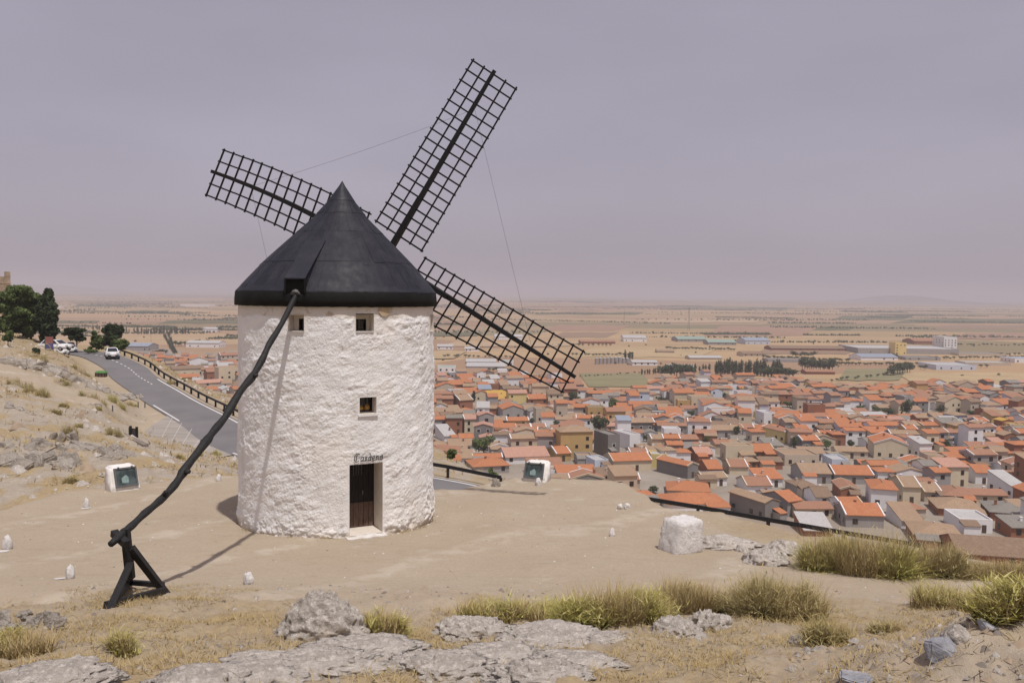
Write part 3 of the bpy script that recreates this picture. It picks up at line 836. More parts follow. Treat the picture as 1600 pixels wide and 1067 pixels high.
def mill_window(o, holes, bars, label, inside=False):
    fr, win = reveal(o, 'window', holes)
    win['label'] = label
    s0, s1, z0, z1 = holes; T = fr.mat()
    mb = MB(); mb.box(s0, s1, o.d + 0.10, o.d + 0.12, z0, z1, 0, T); mb.build('pane', [M['glass_dark']], win)
    mb = MB()
    for a, b, c, d in ((s0, s0 + 0.03, z0, z1), (s1 - 0.03, s1, z0, z1), (s0 + 0.03, s1 - 0.03, z0, z0 + 0.03), (s0 + 0.03, s1 - 0.03, z1 - 0.03, z1)):
        mb.box(a, b, o.d + 0.03, o.d + 0.07, c, d, 0, T)
    mb.build('frame', [M['door_dark']], win)
    for k in range(bars):
        s = s0 + (s1 - s0) * (k + 1) / (bars + 1)
        mb = MB(); mb.box(s - 0.008, s + 0.008, o.d + 0.01, o.d + 0.026, z0, z1, 0, T); mb.build('bar', [M['metal']], win)
    if inside:
        for k, (s, hh) in enumerate(((-0.10, 0.13), (0.09, 0.16))):
            mb = MB(); c = fr.p(s, o.d + 0.085, z0 + 0.05)
            mb.tube([c, c + Vector((0, 0, hh * 0.5)), c + Vector((0, 0, hh))], [0.075, 0.085, 0.03], 7)
            mb.build('ochre_pot', [M['ochre_thing']], win)
w = Frame2(o_wa).hw
mill_window(o_wa, (-0.3 * w, w - 0.012, o_wa.z0 + 0.02, o_wa.z1 - 0.13), 1, 'small window recess under the eave, beside the tail pole')
w = Frame2(o_wb).hw
mill_window(o_wb, (-w + 0.012, 0.62 * w, o_wb.z0 + 0.02, o_wb.z1 - 0.14), 1, 'small window recess under the eave, above the door')
w = Frame2(o_wc).hw
mill_window(o_wc, (-w + 0.012, w - 0.012, o_wc.z0 + 0.02, o_wc.z1 - 0.01), 2, 'middle window with ochre objects behind its bars', True)
w = Frame2(o_wd).hw
mill_window(o_wd, (-w * 0.6, w * 0.6, o_wd.z0 + 0.05, o_wd.z1 - 0.1), 1, 'small window recess at the right edge of the wall')
# sill of the middle window
fr = Frame2(o_wc); mb = MB(); mb.box(-fr.hw - 0.05, fr.hw + 0.05, -0.05, 0.1, o_wc.z0 - 0.06, o_wc.z0 - 0.004, 0, fr.mat()); mb.build('window_sill', [M['whitewash']], mill)
# tan patch of bare render under the eave
mb = MB(); tcp = th_of(600)[0]; zcp = z_of(600, 486); ring_ = [cyl(tcp, MR + 0.022, zcp)] + [cyl(tcp + math.cos(k * 0.4488) * 0.17 * (1 + .12 * math.sin(k * 2.1)) / MR, MR + 0.022, zcp + math.sin(k * 0.4488) * 0.16 * (1 + .1 * math.cos(k * 1.7))) for k in range(14)]
mb.poly(ring_, [(0, 1 + k, 1 + (k + 1) % 14) for k in range(14)]); mb.build('render_patch', [M['bare_render']], mill)
# doorway
w = Frame2(o_door).hw
fr, dw = reveal(o_door, 'doorway', (-w + 0.01, w - 0.01, o_door.z0 + 0.005, o_door.z1 - 0.01))
T = fr.mat(); zt, zb = o_door.z1 - 0.012, o_door.z0 + 0.01
mb = MB(); mb.box(-w + 0.012, w - 0.012, o_door.d + 0.03, o_door.d + 0.07, zb, zt, 0, T)
door = mb.build('door', [M['door_dark']], mill); door['label'] = 'dark plank door with weathered brown foot'
npl = 6
zm = zb + 0.72
for k in range(npl):
    a = -w + 0.02 + (2 * w - 0.04) * k / npl; b = -w + 0.02 + (2 * w - 0.04) * (k + 1) / npl
    mb = MB(); mb.box(a + 0.006, b - 0.006, o_door.d + 0.004 + 0.004 * (k % 2), o_door.d + 0.031, zb + 0.01, zm, 0, T); mb.build('plank', [M['door_wood']], door)
    mb = MB(); mb.box(a + 0.005, b - 0.005, o_door.d + 0.008 + 0.004 * (k % 2), o_door.d + 0.031, zm + 0.012, zt - 0.02, 0, T); mb.build('plank', [M['door_dark']], door)
for k in range(4):
    mb = MB(); mb.box(-0.16 + 0.08 * k, -0.145 + 0.08 * k, o_door.d - 0.012, o_door.d + 0.004, zt - 0.48, zt - 0.12, 0, T); mb.build('grille_bar', [M['metal']], door)
mb = MB(); c = fr.p(0.12, o_door.d - 0.03, zb + 0.95); mb.tube([c, c + Vector((0, 0, 0.12))], [0.02, 0.02], 6); mb.build('handle', [M['metal']], door)
mb = MB(); mb.box(-w - 0.12, w + 0.06, -0.30, 0.05, -0.15, o_door.z0 - 0.02, 0, T); mb.build('door_step', [M['whitewash']], mill)

# name over the door, hand-drawn strokes (unit letter height)
GLY = {
 'C': (1.12, [[(0.98, 1.12), (0.75, 1.38), (0.4, 1.35), (0.12, 1.0), (0.1, 0.45), (0.35, 0.05), (0.7, 0.02), (0.95, 0.25)], [(0.50, 1.2), (0.46, 0.8), (0.50, 0.25)]]),
 'a': (0.72, [[(0.58, 0.72), (0.3, 0.75), (0.08, 0.4), (0.2, 0.05), (0.45, 0.15), (0.6, 0.72)], [(0.6, 0.75), (0.55, 0.2), (0.72, 0.05)]]),
 'r': (0.6, [[(0.05, 0.65), (0.2, 0.72), (0.15, 0.02)], [(0.18, 0.5), (0.4, 0.75), (0.58, 0.66)], [(0.4, 0.7), (0.35, 0.4), (0.58, 0.1)]]),
 'd': (0.75, [[(0.55, 0.7), (0.25, 0.7), (0.08, 0.35), (0.25, 0.02), (0.52, 0.15), (0.62, 0.6), (0.5, 1.05), (0.2, 1.35)], [(0.5, 0.2), (0.72, 0.02)]]),
 'e': (0.66, [[(0.1, 0.36), (0.52, 0.42), (0.48, 0.74), (0.22, 0.74), (0.06, 0.35), (0.25, 0.0), (0.60, 0.12)]]),
 'n': (0.78, [[(0.05, 0.62), (0.18, 0.72), (0.14, 0.02)], [(0.16, 0.5), (0.42, 0.76), (0.58, 0.62), (0.54, 0.12), (0.75, 0.04)]]),
 'o': (0.68, [[(0.35, 0.74), (0.1, 0.55), (0.1, 0.18), (0.35, 0.0), (0.6, 0.2), (0.58, 0.6), (0.35, 0.74), (0.62, 0.74)]])}
SX0, SX1 = 552.0, 597.5
tot = sum(GLY[c][0] for c in 'Cardeno')
th_a, th_b = th_of(SX0)[0], th_of(SX1)[0]
zb_s = z_of(575, 720.0); hs = (z_of(575, 712.6) - zb_s) / 0.75 * 0.95
uw = (th_b - th_a) * MR / tot
posn = 0.0
for ch in 'Cardeno':
    wdt, strokes = GLY[ch]
    mb = MB()
    for st in strokes:
        pts3 = []
        for k in range(len(st) - 1):
            for u in np.linspace(0, 1, 4, endpoint=(k == len(st) - 2)):
                x = st[k][0] + (st[k + 1][0] - st[k][0]) * u; y = st[k][1] + (st[k + 1][1] - st[k][1]) * u
                x += 0.12 * y
                th = th_a + (posn + x) * uw / MR
                pts3.append(cyl(th, MR + 0.035, zb_s + y * hs))
        mb.tube(pts3, [0.0065 + 0.006 * abs(math.sin(k * 1.3)) for k in range(len(pts3))], 5)
    mb.build('letter', [M['lettering']], mill)
    posn += wdt

# ---------------------------------------------------------------- conical cap
CAPC = Vector((0.14, 0.0, 0))      # the cap's tip stands slightly right of the wall's axis
APEX = P(537, 284, MILL_Y).z
prof = [(3.03, 7.20), (2.31, 8.02), (1.47, 8.84), (0.84, 9.44), (0.38, 10.00), (0.0, APEX)]
# measured outline: radius at height
def cap_r(z):
    zz_ = [p[1] for p in prof]; rr_ = [p[0] for p in prof]
    return float(np.interp(z, zz_, rr_))
def cap_pt(th, z, off=0.0):
    r = cap_r(z) + off; k = (z - 7.1) / (APEX - 7.1)
    return Vector((math.sin(th) * r, -math.cos(th) * r, z)) + CAPC * max(k, 0)
NPAN = 40
rows = [(7.17, 8.10, 0.008), (8.06, 9.02, 0.013), (8.98, 9.62, 0.016), (9.58, 10.02, 0.018)]
base_shell = MB()
zsn = [7.16] + list(np.linspace(7.2, 10.0, 16)) + [APEX - 0.03]
for z0, z1 in zip(zsn[:-1], zsn[1:]):
    for k in range(64):
        t0, t1 = 2 * math.pi * k / 64, 2 * math.pi * (k + 1) / 64
        base_shell.poly([cap_pt(t0, z0), cap_pt(t1, z0), cap_pt(t1, z1), cap_pt(t0, z1)], [(0, 1, 2, 3)])
cap = base_shell.build('cap_roof', [M['roof_sheet']], mill)
for ri, (z0, z1, off) in enumerate(rows):
    npan = NPAN if ri < 2 else (28 if ri == 2 else 18)
    sh = random.random()
    for k in range(npan):
        ta = 2 * math.pi * (k + sh) / npan; tb = 2 * math.pi * (k + 1 + sh) / npan
        zl = z0 + random.uniform(-0.012, 0.012); zh = z1
        if ri == 1 and k % 7 == 3: zl -= 0.10
        mb = MB(); nu, nvv = 3, 5
        o_ = off + random.uniform(-0.004, 0.006)
        pts = []
        for lay in (0, 1):
            for j in range(nvv):
                for i in range(nu):
                    th = ta + (tb - ta) * (0.012 + 0.976 * i / (nu - 1)); z = zl + (zh - zl) * j / (nvv - 1)
                    pts.append(cap_pt(th, z, (o_ if lay else 0.001) * (1.0 - 0.5 * j / (nvv - 1))))
        n1 = nu * nvv; fs = []
        for j in range(nvv - 1):
            for i in range(nu - 1):
                a0 = n1 + j * nu + i; fs.append((a0, a0 + 1, a0 + nu + 1, a0 + nu))
        for i in range(nu - 1): fs.append((i, i + 1, n1 + i + 1, n1 + i))
        for j in range(nvv - 1):
            a0 = j * nu; fs.append((n1 + a0, n1 + a0 + nu, a0 + nu, a0)); a1 = a0 + nu - 1; fs.append((a1, a1 + nu, n1 + a1 + nu, n1 + a1))
        mb.poly(pts, fs)
        mb.build('roof_panel', [M['roof_sheet']], cap, smooth=False)
# plain pointed tip
mb = MB(); ring = []
NT_ = 40
tz = [9.98, 10.0, 10.25, 10.45, APEX + 0.02]; tr = [cap_r(9.98) + 0.024, cap_r(10.0) + 0.024, cap_r(10.25) + 0.015, cap_r(10.45) + 0.008, 0.006]
for z, r in zip(tz, tr):
    k_ = (z - 7.1) / (APEX - 7.1)
    for k in range(NT_):
        th = 2 * math.pi * k / NT_; ring.append(Vector((math.sin(th) * r, -math.cos(th) * r, z)) + CAPC * k_)
fs = [(j * NT_ + k, j * NT_ + (k + 1) % NT_, (j + 1) * NT_ + (k + 1) % NT_, (j + 1) * NT_ + k) for j in range(len(tz) - 1) for k in range(NT_)]
mb.poly(ring, fs); mb.build('cap_tip', [M['roof_sheet']], cap, smooth=True)
# hanging skirt round the eave
mb = MB(); sk = []
NS = 160
for z, r, j in ((6.78, 3.03, 0.016), (6.76, 3.06, 0.014), (6.95, 3.065, 0.010), (7.17, 3.045, 0.006), (7.21, 2.99, 0.004)):
    for k in range(NS):
        th = 2 * math.pi * k / NS
        rr_ = r + j * math.sin(th * 20) + random.uniform(-0.004, 0.004)
        sk.append(Vector((math.sin(th) * rr_, -math.cos(th) * rr_, z + random.uniform(-1, 1) * 0.006)))
fs = [(j * NS + k, j * NS + (k + 1) % NS, (j + 1) * NS + (k + 1) % NS, (j + 1) * NS + k) for j in range(4) for k in range(NS)]
mb.poly(sk, fs); mb.build('eave_skirt', [M['roof_skirt']], mill, smooth=True)

# tail housing: little shed-roofed dormer the tail pole leaves by
TAIL_T = -th_of(527)[0] * 0
t_c = th_of(463, 3.02)[0]
fr_n = Vector((math.sin(t_c), -math.cos(t_c), 0)); fr_s = Vector((math.cos(t_c), math.sin(t_c), 0))
def dp_(s, r, z): return fr_s * s + fr_n * r + Vector((0, 0, z))
hwid = 0.27
mb = MB()
zb_, zt_ = 7.16, 7.52
pts = [dp_(-hwid, 3.06, zb_), dp_(hwid, 3.06, zb_), dp_(hwid, 3.06, zt_), dp_(-hwid, 3.06, zt_), dp_(-hwid, 1.70, 8.60), dp_(hwid, 1.70, 8.60), dp_(-hwid, 2.5, zb_), dp_(hwid, 2.5, zb_)]
mb.poly(pts, [(0, 1, 2, 3)], 1); mb.poly(pts, [(3, 2, 5, 4), (1, 7, 5, 2), (0, 3, 4, 6)], 0)
dorm = mb.build('tail_housing', [M['roof_sheet'], M['dark_void']], cap)
mb = MB(); mb.poly([dp_(-hwid - 0.03, 3.09, zt_), dp_(hwid + 0.03, 3.09, zt_), dp_(hwid + 0.03, 1.67, 8.64), dp_(-hwid - 0.03, 1.67, 8.64), dp_(-hwid - 0.03, 3.09, zt_ + 0.03), dp_(hwid + 0.03, 3.09, zt_ + 0.03), dp_(hwid + 0.03, 1.67, 8.67), dp_(-hwid - 0.03, 1.67, 8.67)], [(0, 3, 2, 1), (4, 5, 6, 7), (0, 1, 5, 4), (1, 2, 6, 5), (2, 3, 7, 6), (3, 0, 4, 7)])
mb.build('housing_roof', [M['roof_sheet']], dorm)
for s in (-hwid - 0.02, hwid + 0.02):
    mb = MB(); mb.beam(dp_(s, 3.075, zb_ - 0.02), dp_(s, 3.075, zt_), 0.07, 0.05); mb.build('jamb', [M['roof_skirt']], dorm)

# tail pole: a crooked black trunk in the vertical plane behind the shaft
TR_FOOT = None
d_tr = solve_in(212, 930)
tail_vec = Vector((d_tr.x - MILL_X, d_tr.y - MILL_Y, 0)); tail_vec.normalize()
def on_tail_plane(px, py):
    """point seen at a pixel, on the upright plane through the dormer and the tripod"""
    a = Vector((MILL_X, MILL_Y, 0)) + fr_n * 2.98; b = d_tr
    n = Vector((b.y - a.y, a.x - b.x, 0)).normalized()
    d = ray(px, py); o = Vector((0, 0, CAMZ))
    t = (a - o).dot(n) / d.dot(n)
    return o + d * t
TP = [(470, 441), (463, 460), (440, 506), (421, 537), (409, 563), (393, 590), (375, 612), (352, 651), (335, 672), (318, 695), (291, 730), (277, 752), (261, 771), (243, 788), (226, 802), (206, 821), (190, 835), (173, 850)]
mo = Vector((MILL_X, MILL_Y, 0))
tp3 = [on_tail_plane(*p) - mo for p in TP]
tpd = catmull(tp3, 3)
rad_t = [float(np.interp(i / (len(tpd) - 1), [0, .08, .2, .3, .42, .55, .7, .85, 1], [.062, .074, .080, .089, .086, .089, .078, .072, .066])) for i in range(len(tpd))]
rad_t = [r * (1 + 0.10 * math.sin(i * 1.7) + (0.16 if i in (15, 20, 26, 31) else 0)) for i, r in enumerate(rad_t)]
mb = MB(); mb.tube(tpd, rad_t, 10, jitter=0.04)
pole = mb.build('tail_pole', [M['black_wood']], mill, smooth=True)
pole['label'] = 'long crooked black tail pole running down to the trestle'
for i in (15, 20, 26, 31, 37):
    p = tpd[i]; q_ = (tpd[i + 1] - tpd[i]).normalized()
    s_ = q_.cross(Vector((0.3, 1, 0.2))).normalized() * (1 if i % 2 else -1)
    mb = MB(); mb.tube([p, p + s_ * 0.16, p + s_ * 0.20], [0.07, 0.055, 0.03], 6); mb.build('knot_stub', [M['black_wood']], pole, smooth=True)
mb = MB(); c = tp3[1]; ax = (tp3[2] - tp3[0]).normalized(); mb.tube([c - ax * 0.05, c + ax * 0.05], [0.15, 0.15], 12); mb.build('iron_band', [M['metal']], pole)

# ---------------------------------------------------------------- sails
SH_AZ = 0.20; SH_TILT = 0.06
shaft = Vector((math.sin(SH_AZ) * math.cos(SH_TILT), math.cos(SH_AZ) * math.cos(SH_TILT), math.sin(SH_TILT)))
HUB_Z = P(603, 403, MILL_Y + 3.8).z
def on_rotor(px, py, back=0.0):
    o = Vector((0, 0, CAMZ)); c = Vector((MILL_X, MILL_Y, HUB_Z)) + shaft * (3.85 + back)
    d = ray(px, py); t = (c - o).dot(shaft) / d.dot(shaft)
    return o + d * t - mo
hub = on_rotor(603, 403)
mb = MB(); mb.tube([hub - shaft * 3.6, hub + shaft * 0.35], [0.22, 0.20], 12); mb.build('wind_shaft', [M['black_wood']], mill, smooth=True)
mb = MB(); mb.tube([hub - shaft * 0.25, hub + shaft * 0.28], [0.33, 0.33], 14); mb.build('hub', [M['black_wood']], mill)
def sail(corners, tip, mid_bow, nb, label, splint=0.42):
    """corners: root-left, root-right, tip-right, tip-left as photo pixels on the rotor plane"""
    rl, rr_, tr_, tl = [on_rotor(*c) for c in corners]
    tp_ = on_rotor(*tip)
    L = (tp_ - hub).length; ax = (tp_ - hub).normalized()
    bow = lambda u: mid_bow * (u * u)            # the stock bends away towards its tip
    side = (rr_ - rl).normalized()
    # stock: tapered beam in segments, from the hub to the tip
    mb = MB(); n = 9; pts = []; rad_ = []
    mids = [(rl + rr_) / 2, (tl + tr_) / 2]
    for k in range(n + 1):
        u = k / n; p = hub + (tp_ - hub) * u
        if mid_bow: p = p + side * (mid_bow * 4 * u * (1 - u))
        pts.append(p + shaft * -0.02)
    for k in range(n):
        w = 0.20 - 0.085 * (k / n)
        mb.beam(pts[k], pts[k + 1] + (pts[k + 1] - pts[k]) * 0.01, w, w * 0.9, up=shaft, taper=(0.20 - 0.085 * ((k + 1) / n)) / w)
    stock = mb.build('sail', [M['sail_wood']], mill)
    stock['label'] = label
    # splint strapped along the inner half
    mb = MB(); a = hub + (pts[1] - hub) * 0.5; b = pts[int(n * splint)]
    mb.beam(a - shaft * 0.15, b - shaft * 0.12, 0.19, 0.10, up=shaft, taper=0.85); mb.build('splint', [M['sail_wood']], stock)
    def pt(u, v):     # u root..tip, v -1..1
        p = (rl * (1 - u) + tl * u) * (0.5 - v / 2) + (rr_ * (1 - u) + tr_ * u) * (0.5 + v / 2)
        return p + side * (mid_bow * 4 * u * (1 - u) * 0.55)
    for v in (-1, -0.5, 0.5, 1):
        mb = MB(); seg = 6 if mid_bow else 3
        for k in range(seg):
            a = pt(-0.012 + 1.024 * k / seg, v + random.uniform(-.008, .008)); b = pt(-0.012 + 1.024 * (k + 1) / seg, v)
            mb.beam(a + shaft * 0.03, b + shaft * 0.03, 0.052, 0.04, up=shaft)
        mb.build('long_bar', [M['sail_wood']], stock)
    for k in range(nb):
        u = k / (nb - 1) + (random.uniform(-.004, .004) if 0 < k < nb - 1 else 0)
        mb = MB(); mb.beam(pt(u, -1.07) - shaft * 0.0, pt(u + random.uniform(-.003, .003), 1.07), 0.056, 0.045, up=shaft)
        mb.build('cross_bar', [M['sail_wood']], stock)
    return pts
s_up = sail([(588, 345.5), (659, 391), (805.5, 139), (738.5, 95)], (773, 111), 0.0, 18, 'uppermost lattice sail, pointing up and right')
s_rt = sail([(664.5, 404), (618, 478), (877.5, 612), (911, 549)], (899, 589), 0.0, 17, 'right-hand lattice sail, pointing down over the town')
s_lf = sail([(551, 414), (577, 334), (349.5, 235), (322.5, 305)], (331, 268), 0.22, 16, 'left-hand lattice sail, partly behind the cap')
s_dn = sail([(618, 454), (548, 408), (405, 655), (472, 700)], (436, 690), 0.0, 17, 'lowest lattice sail, hidden behind the wall')
def rope(a, b, sag):
    mb = MB(); pts = []
    for k in range(13):
        u = k / 12; pts.append(a.lerp(b, u) + Vector((0, 0, -sag * 4 * u * (1 - u))))
    mb.tube(pts, [0.0045] * 13, 4); mb.build('rope', [M['rope']], mill)
rope(on_rotor(394, 291), on_rotor(738, 172), 0.10)
rope(on_rotor(742, 172), on_rotor(832, 548), 0.0)
rope(on_rotor(392, 292), on_rotor(470, 640), 0.0)

# ================================================================== TRESTLE of the tail pole
tz0 = d_tr.z
tre = thing('trestle', 'black timber trestle carrying the lower end of the tail pole', 'trestle', (d_tr.x, d_tr.y, tz0))
def tl(px, py, y): return P(px, py, y) - Vector((d_tr.x, d_tr.y, tz0))
yh = on_tail_plane(194, 838).y
g1 = solve_in(168, 953); g2 = solve_in(262, 926); g3 = solve_in(200, 912)
base0 = Vector((d_tr.x, d_tr.y, tz0))
head = on_tail_plane(196, 846) - base0
mb = MB(); mb.beam(head + Vector((0, 0, 0.25)), head + Vector((0.06, 0.05, -0.72)), 0.135, 0.135, up=(0, 1, 0)); mb.build('head_post', [M['black_wood']], tre)
mb = MB(); mb.beam(P(178, 832, yh + 0.05) - base0, P(198, 850, yh - 0.25) - base0, 0.13, 0.12); mb.build('cross_peg', [M['black_wood']], tre)
legs = []
for gpt, topo in ((g1, Vector((0.10, -0.06, -0.42))), (g2, Vector((0.10, 0.0, -0.12))), (g3, Vector((0.02, 0.10, -0.45)))):
    a = head + topo; b = gpt - base0 - Vector((0, 0, 0.06)); legs.append((a, b))
    mb = MB(); mb.beam(a, b, 0.125, 0.12, up=(0, 1, 0), taper=0.92); mb.build('leg', [M['black_wood']], tre)
def at(l, u): return legs[l][0].lerp(legs[l][1], u)
for a, b, w in ((at(0, .80) + Vector((-.05, -.1, 0)), at(1, .84) + Vector((.08, -.1, .0)), 0.11), (at(2, .78), at(1, .80) + Vector((0, .1, 0)), 0.09), (at(0, .78), at(2, .84), 0.10)):
    mb = MB(); mb.beam(a, b, w, w * 1.05); mb.build('brace', [M['black_wood']], tre)
# ================================================================== WOODEN ROAD FENCES
def fence(name, pts, label, step, hgt=0.62, rail=0.20):
    root = thing(name, label, 'fence', pts[0])
    o0 = Vector(pts[0]); acc = 0.0; last = None; posts = [pts[0]]
    for a, b in zip(pts[:-1], pts[1:]):
        L = (b - a).length; s = step - acc
        while s < L:
            posts.append(a.lerp(b, s / L)); s += step
        acc = (acc + L) % step
    pm = MB(); pm.box(-0.09, 0.09, -0.09, 0.09, -0.3, hgt - 0.02); pmd = pm.data('fence_post', [M['black_wood']])
    for p in posts: add('post', pmd, root, loc=p - o0, rot=(0, 0, random.uniform(-.3, .3)))
    for a, b in zip(posts[:-1], posts[1:]):
        mb = MB(); mb.beam(a - o0 + Vector((0, 0, hgt)), b - o0 + Vector((0, 0, hgt)) , 0.12, rail); mb.build('rail', [M['black_wood']], root)
    return root
edge = road_side(ROAD_W + 0.55)
fence('road_fence', edge[16:100], 'low black timber road fence following the bend left of the windmill', 3.1)
fence('road_fence', edge[108:134], 'low black timber road fence between the windmill and the glazed plinth above town', 4.4, 0.75, 0.24)
edge_r = road_side(ROAD_W + 1.5)
fence('road_fence', edge_r[142:168], 'low black timber road fence along the edge above the right part of town', 4.4, 0.80, 0.26)

# ================================================================== INFORMATION PLINTHS
M['screen'] = None
t = NT('faded_panel')
n = t.noise(2.6, 3, 0.5)
c = t.mix(t.rng(n, 0.42, 0.60), (0.035, 0.048, 0.052), (0.085, 0.115, 0.118))
M['screen'] = t.fin(c, 0.12, 0.5)
M['panel_print'] = plain('panel_print', (0.22, 0.30, 0.30), 0.3, 0.25, 9)
def plinth(label, px, py, w, h, d, rz, px_l):
    p = solve_in(px, py)
    root = thing('information_plinth', label, 'plinth', p, rz)
    bm = bmesh.new()
    # block with a sloping face towards the viewer
    prof_ = [(-d / 2, -0.15), (-d / 2 - 0.05, 0.10), (-d / 2 + 0.30 * h, h), (d / 2, h + 0.02), (d / 2, -0.15)]
    vs = []
    for sx_ in (-w / 2, w / 2):
        vs.append([bm.verts.new((sx_ * (1.0 if z < h * .9 else 0.90), y, z)) for y, z in prof_])
    bm.faces.new(vs[0][::-1]); bm.faces.new(vs[1])
    for i in range(5): bm.faces.new((vs[0][i], vs[0][(i + 1) % 5], vs[1][(i + 1) % 5], vs[1][i]))
    bmesh.ops.recalc_face_normals(bm, faces=bm.faces)
    bmesh.ops.bevel(bm, geom=list(bm.edges), offset=0.06, segments=3, affect='EDGES')
    bmesh.ops.subdivide_edges(bm, edges=[e for e in bm.edges if e.calc_length() > 0.18], cuts=6, use_grid_fill=True)
    bmesh.ops.triangulate(bm, faces=bm.faces)
    co = np.array([v.co for v in bm.verts]); dn = fbm(co * 6.0 + px, 3) * 0.018 + fbm(co * 15 + px, 2) * 0.008
    bm.normal_update()
    for v, k in zip(bm.verts, dn): v.co += v.normal * float(k)
    me = bpy.data.meshes.new('plinth_block'); bm.to_mesh(me); bm.free(); me.materials.append(M['white_paint'])
    me.polygons.foreach_set('use_smooth', np.ones(len(me.polygons), bool))
    blk = add('block', me, root)
    # framed panel on the slope
    y0, z0 = -d / 2 - 0.05, 0.10; y1, z1 = -d / 2 + 0.30 * h, h
    up = Vector((0, y1 - y0, z1 - z0)); Ls = up.length; up.normalize(); nrm = Vector((0, -up.z, up.y))
    c = Vector((px_l * w, (y0 + y1) / 2, (z0 + z1) / 2)) + up * (0.02 * h)
    Tm = Matrix(((1, 0, 0, c.x), (0, nrm.y, up.y, c.y), (0, nrm.z, up.z, c.z), (0, 0, 0, 1)))   # local x, y=outward, z=up the slope
    a, b = w * 0.33, Ls * 0.36
    fr_ = MB()
    for x0, x1, zz0, zz1 in ((-a - .06, -a, -b - .06, b + .06), (a, a + .06, -b - .06, b + .06), (-a, a, -b - .06, -b), (-a, a, b, b + .06)):
        fr_.box(x0, x1, 0.0, 0.07, zz0, zz1, 0, Tm)
    pf = fr_.build('panel_frame', [M['metal']], root)
    g = MB(); g.box(-a, a, 0.0, 0.04, -b, b, 0, Tm); gl = g.build('panel_glass', [M['screen']], root)
    g = MB(); g.poly([Tm @ Vector(q_) for q_ in ((-a * .45, .043, -b * .7), (a * .2, .043, -b * .75), (a * .25, .043, -b * .05), (0, .043, b * .3), (-a * .25, .043, b * .1), (-a * .5, .043, -b * .1))], [(0, 1, 2, 3, 4, 5)])
    g.build('printed_picture', [M['panel_print']], gl)
    for s in (-1, 1):
        g = MB(); g.box(s * a * 0.7 - 0.03, s * a * 0.7 + 0.03, 0.05, 0.10, b + 0.03, b + 0.09, 0, Tm); g.build('hinge', [M['metal']], pf)
    return root
plinth('white plinth with sloping glazed panel, left of the windmill by the dry hillside', 191, 764, 1.02, 0.86, 0.85, 0.74, 0.03)
plinth('white plinth with sloping glazed panel on the terrace edge above the town', 839, 750, 1.02, 0.74, 0.80, -0.30, -0.03)

# ================================================================== WHITE BLOCK AND MARKER STONES
_ico = {}
def ico(sub):
    if sub not in _ico:
        bm = bmesh.new(); bmesh.ops.create_icosphere(bm, subdivisions=sub, radius=1.0)
        _ico[sub] = (np.array([v.co[:] for v in bm.verts]), np.array([[v.index for v in f.verts] for f in bm.faces])); bm.free()
    return _ico[sub]
def rock_mesh(name, w, d, h, mat, seed, sub=4, rough=0.35, boxy=0.0, layers=0.0, peak=0.0):
    v, f = ico(sub); v = v.copy()
    if boxy:
        m = np.abs(v).max(axis=1, keepdims=True); v = v * (1 - boxy) + (v / m * 0.82) * boxy
    q = v * 1.3 + seed * 3.7
    k = 1 + rough * (fbm(q, 3) * 0.6 + 0.5 * (fbm(q * 2.1, 3, ridged=True) - 0.6)) + rough * 0.16 * fbm(q * 7, 3)
    v = v * k[:, None]
    if layers: v[:, 2] += layers * 0.10 * np.sin(v[:, 2] * 17 + v[:, 0] * 3 + 2 * fbm(q * 1.5, 2))
    if peak: v[:, :2] *= (1 - peak * np.clip(v[:, 2:3], 0, 1))
    v = v * np.array([w / 2, d / 2, h])
    return mesh_data(name, v, f, mat, smooth=True)
p = solve_in(1064, 862)
v, f = ico(4); v = v.copy(); m = np.abs(v).max(axis=1, keepdims=True); v = v / m * 0.88 + v * 0.12
v *= (1 + 0.05 * fbm(v * 2.2, 3) + 0.025 * fbm(v * 7, 3))[:, None]
top = (v[:, 2] + 1) / 2
v = v * np.array([0.44, 0.38, 0.47]); v[:, 0] *= 1.12 - 0.18 * top; v[:, 1] *= 1.1 - 0.15 * top; v[:, 0] += 0.12 * top
o = add('stone_block', mesh_data('stone_block', v, f, M['white_stone'], True), loc=p + Vector((0, 0.2, 0.38)), rot=(0, 0, 0.5))
tag(o, 'chunky whitewashed stone block on the right of the terrace', 'stone block')
def marker(px, py, w, h, seed, label, peak=0.35, mat='white_stone'):
    p = solve_in(px, py)
    k = p.y / F
    o = add('marker_stone', rock_mesh('marker_stone', w * k * 1.05, w * k * 0.9, h * k * 0.62, M[mat], seed, 3, 0.38, 0.45, 0, peak), loc=p + Vector((0, 0.05, h * k * 0.36)), rot=(0, 0, seed))
    tag(o, label, 'stone', 'white marker stones round the terrace')
marker(10, 858, 14, 22, 1.1, 'pointed white marker stone at the left edge of the photograph')
marker(108, 904, 15, 22, 2.2, 'white marker stone beside a whitewash splash, left of the trestle')
marker(134, 793, 8, 15, 3.3, 'narrow white marker stone below the left plinth')
marker(341, 752, 8, 12, 4.4, 'small pale marker stone just left of the windmill wall')
marker(387, 913, 16, 20, 5.5, 'white marker stone on the sand in front of the windmill')
marker(841, 759, 9, 13, 6.6, 'white marker stone at the foot of the glazed plinth above the town', 0.3)
marker(957, 839, 11, 14, 7.7, 'white marker stone in the middle of the right terrace', 0.4)
marker(969, 795, 8, 8, 8.8, 'low white stone, left one of a pair on the right terrace', 0.1)
marker(980, 795, 9, 9, 9.9, 'low white stone, right one of a pair on the right terrace', 0.1)
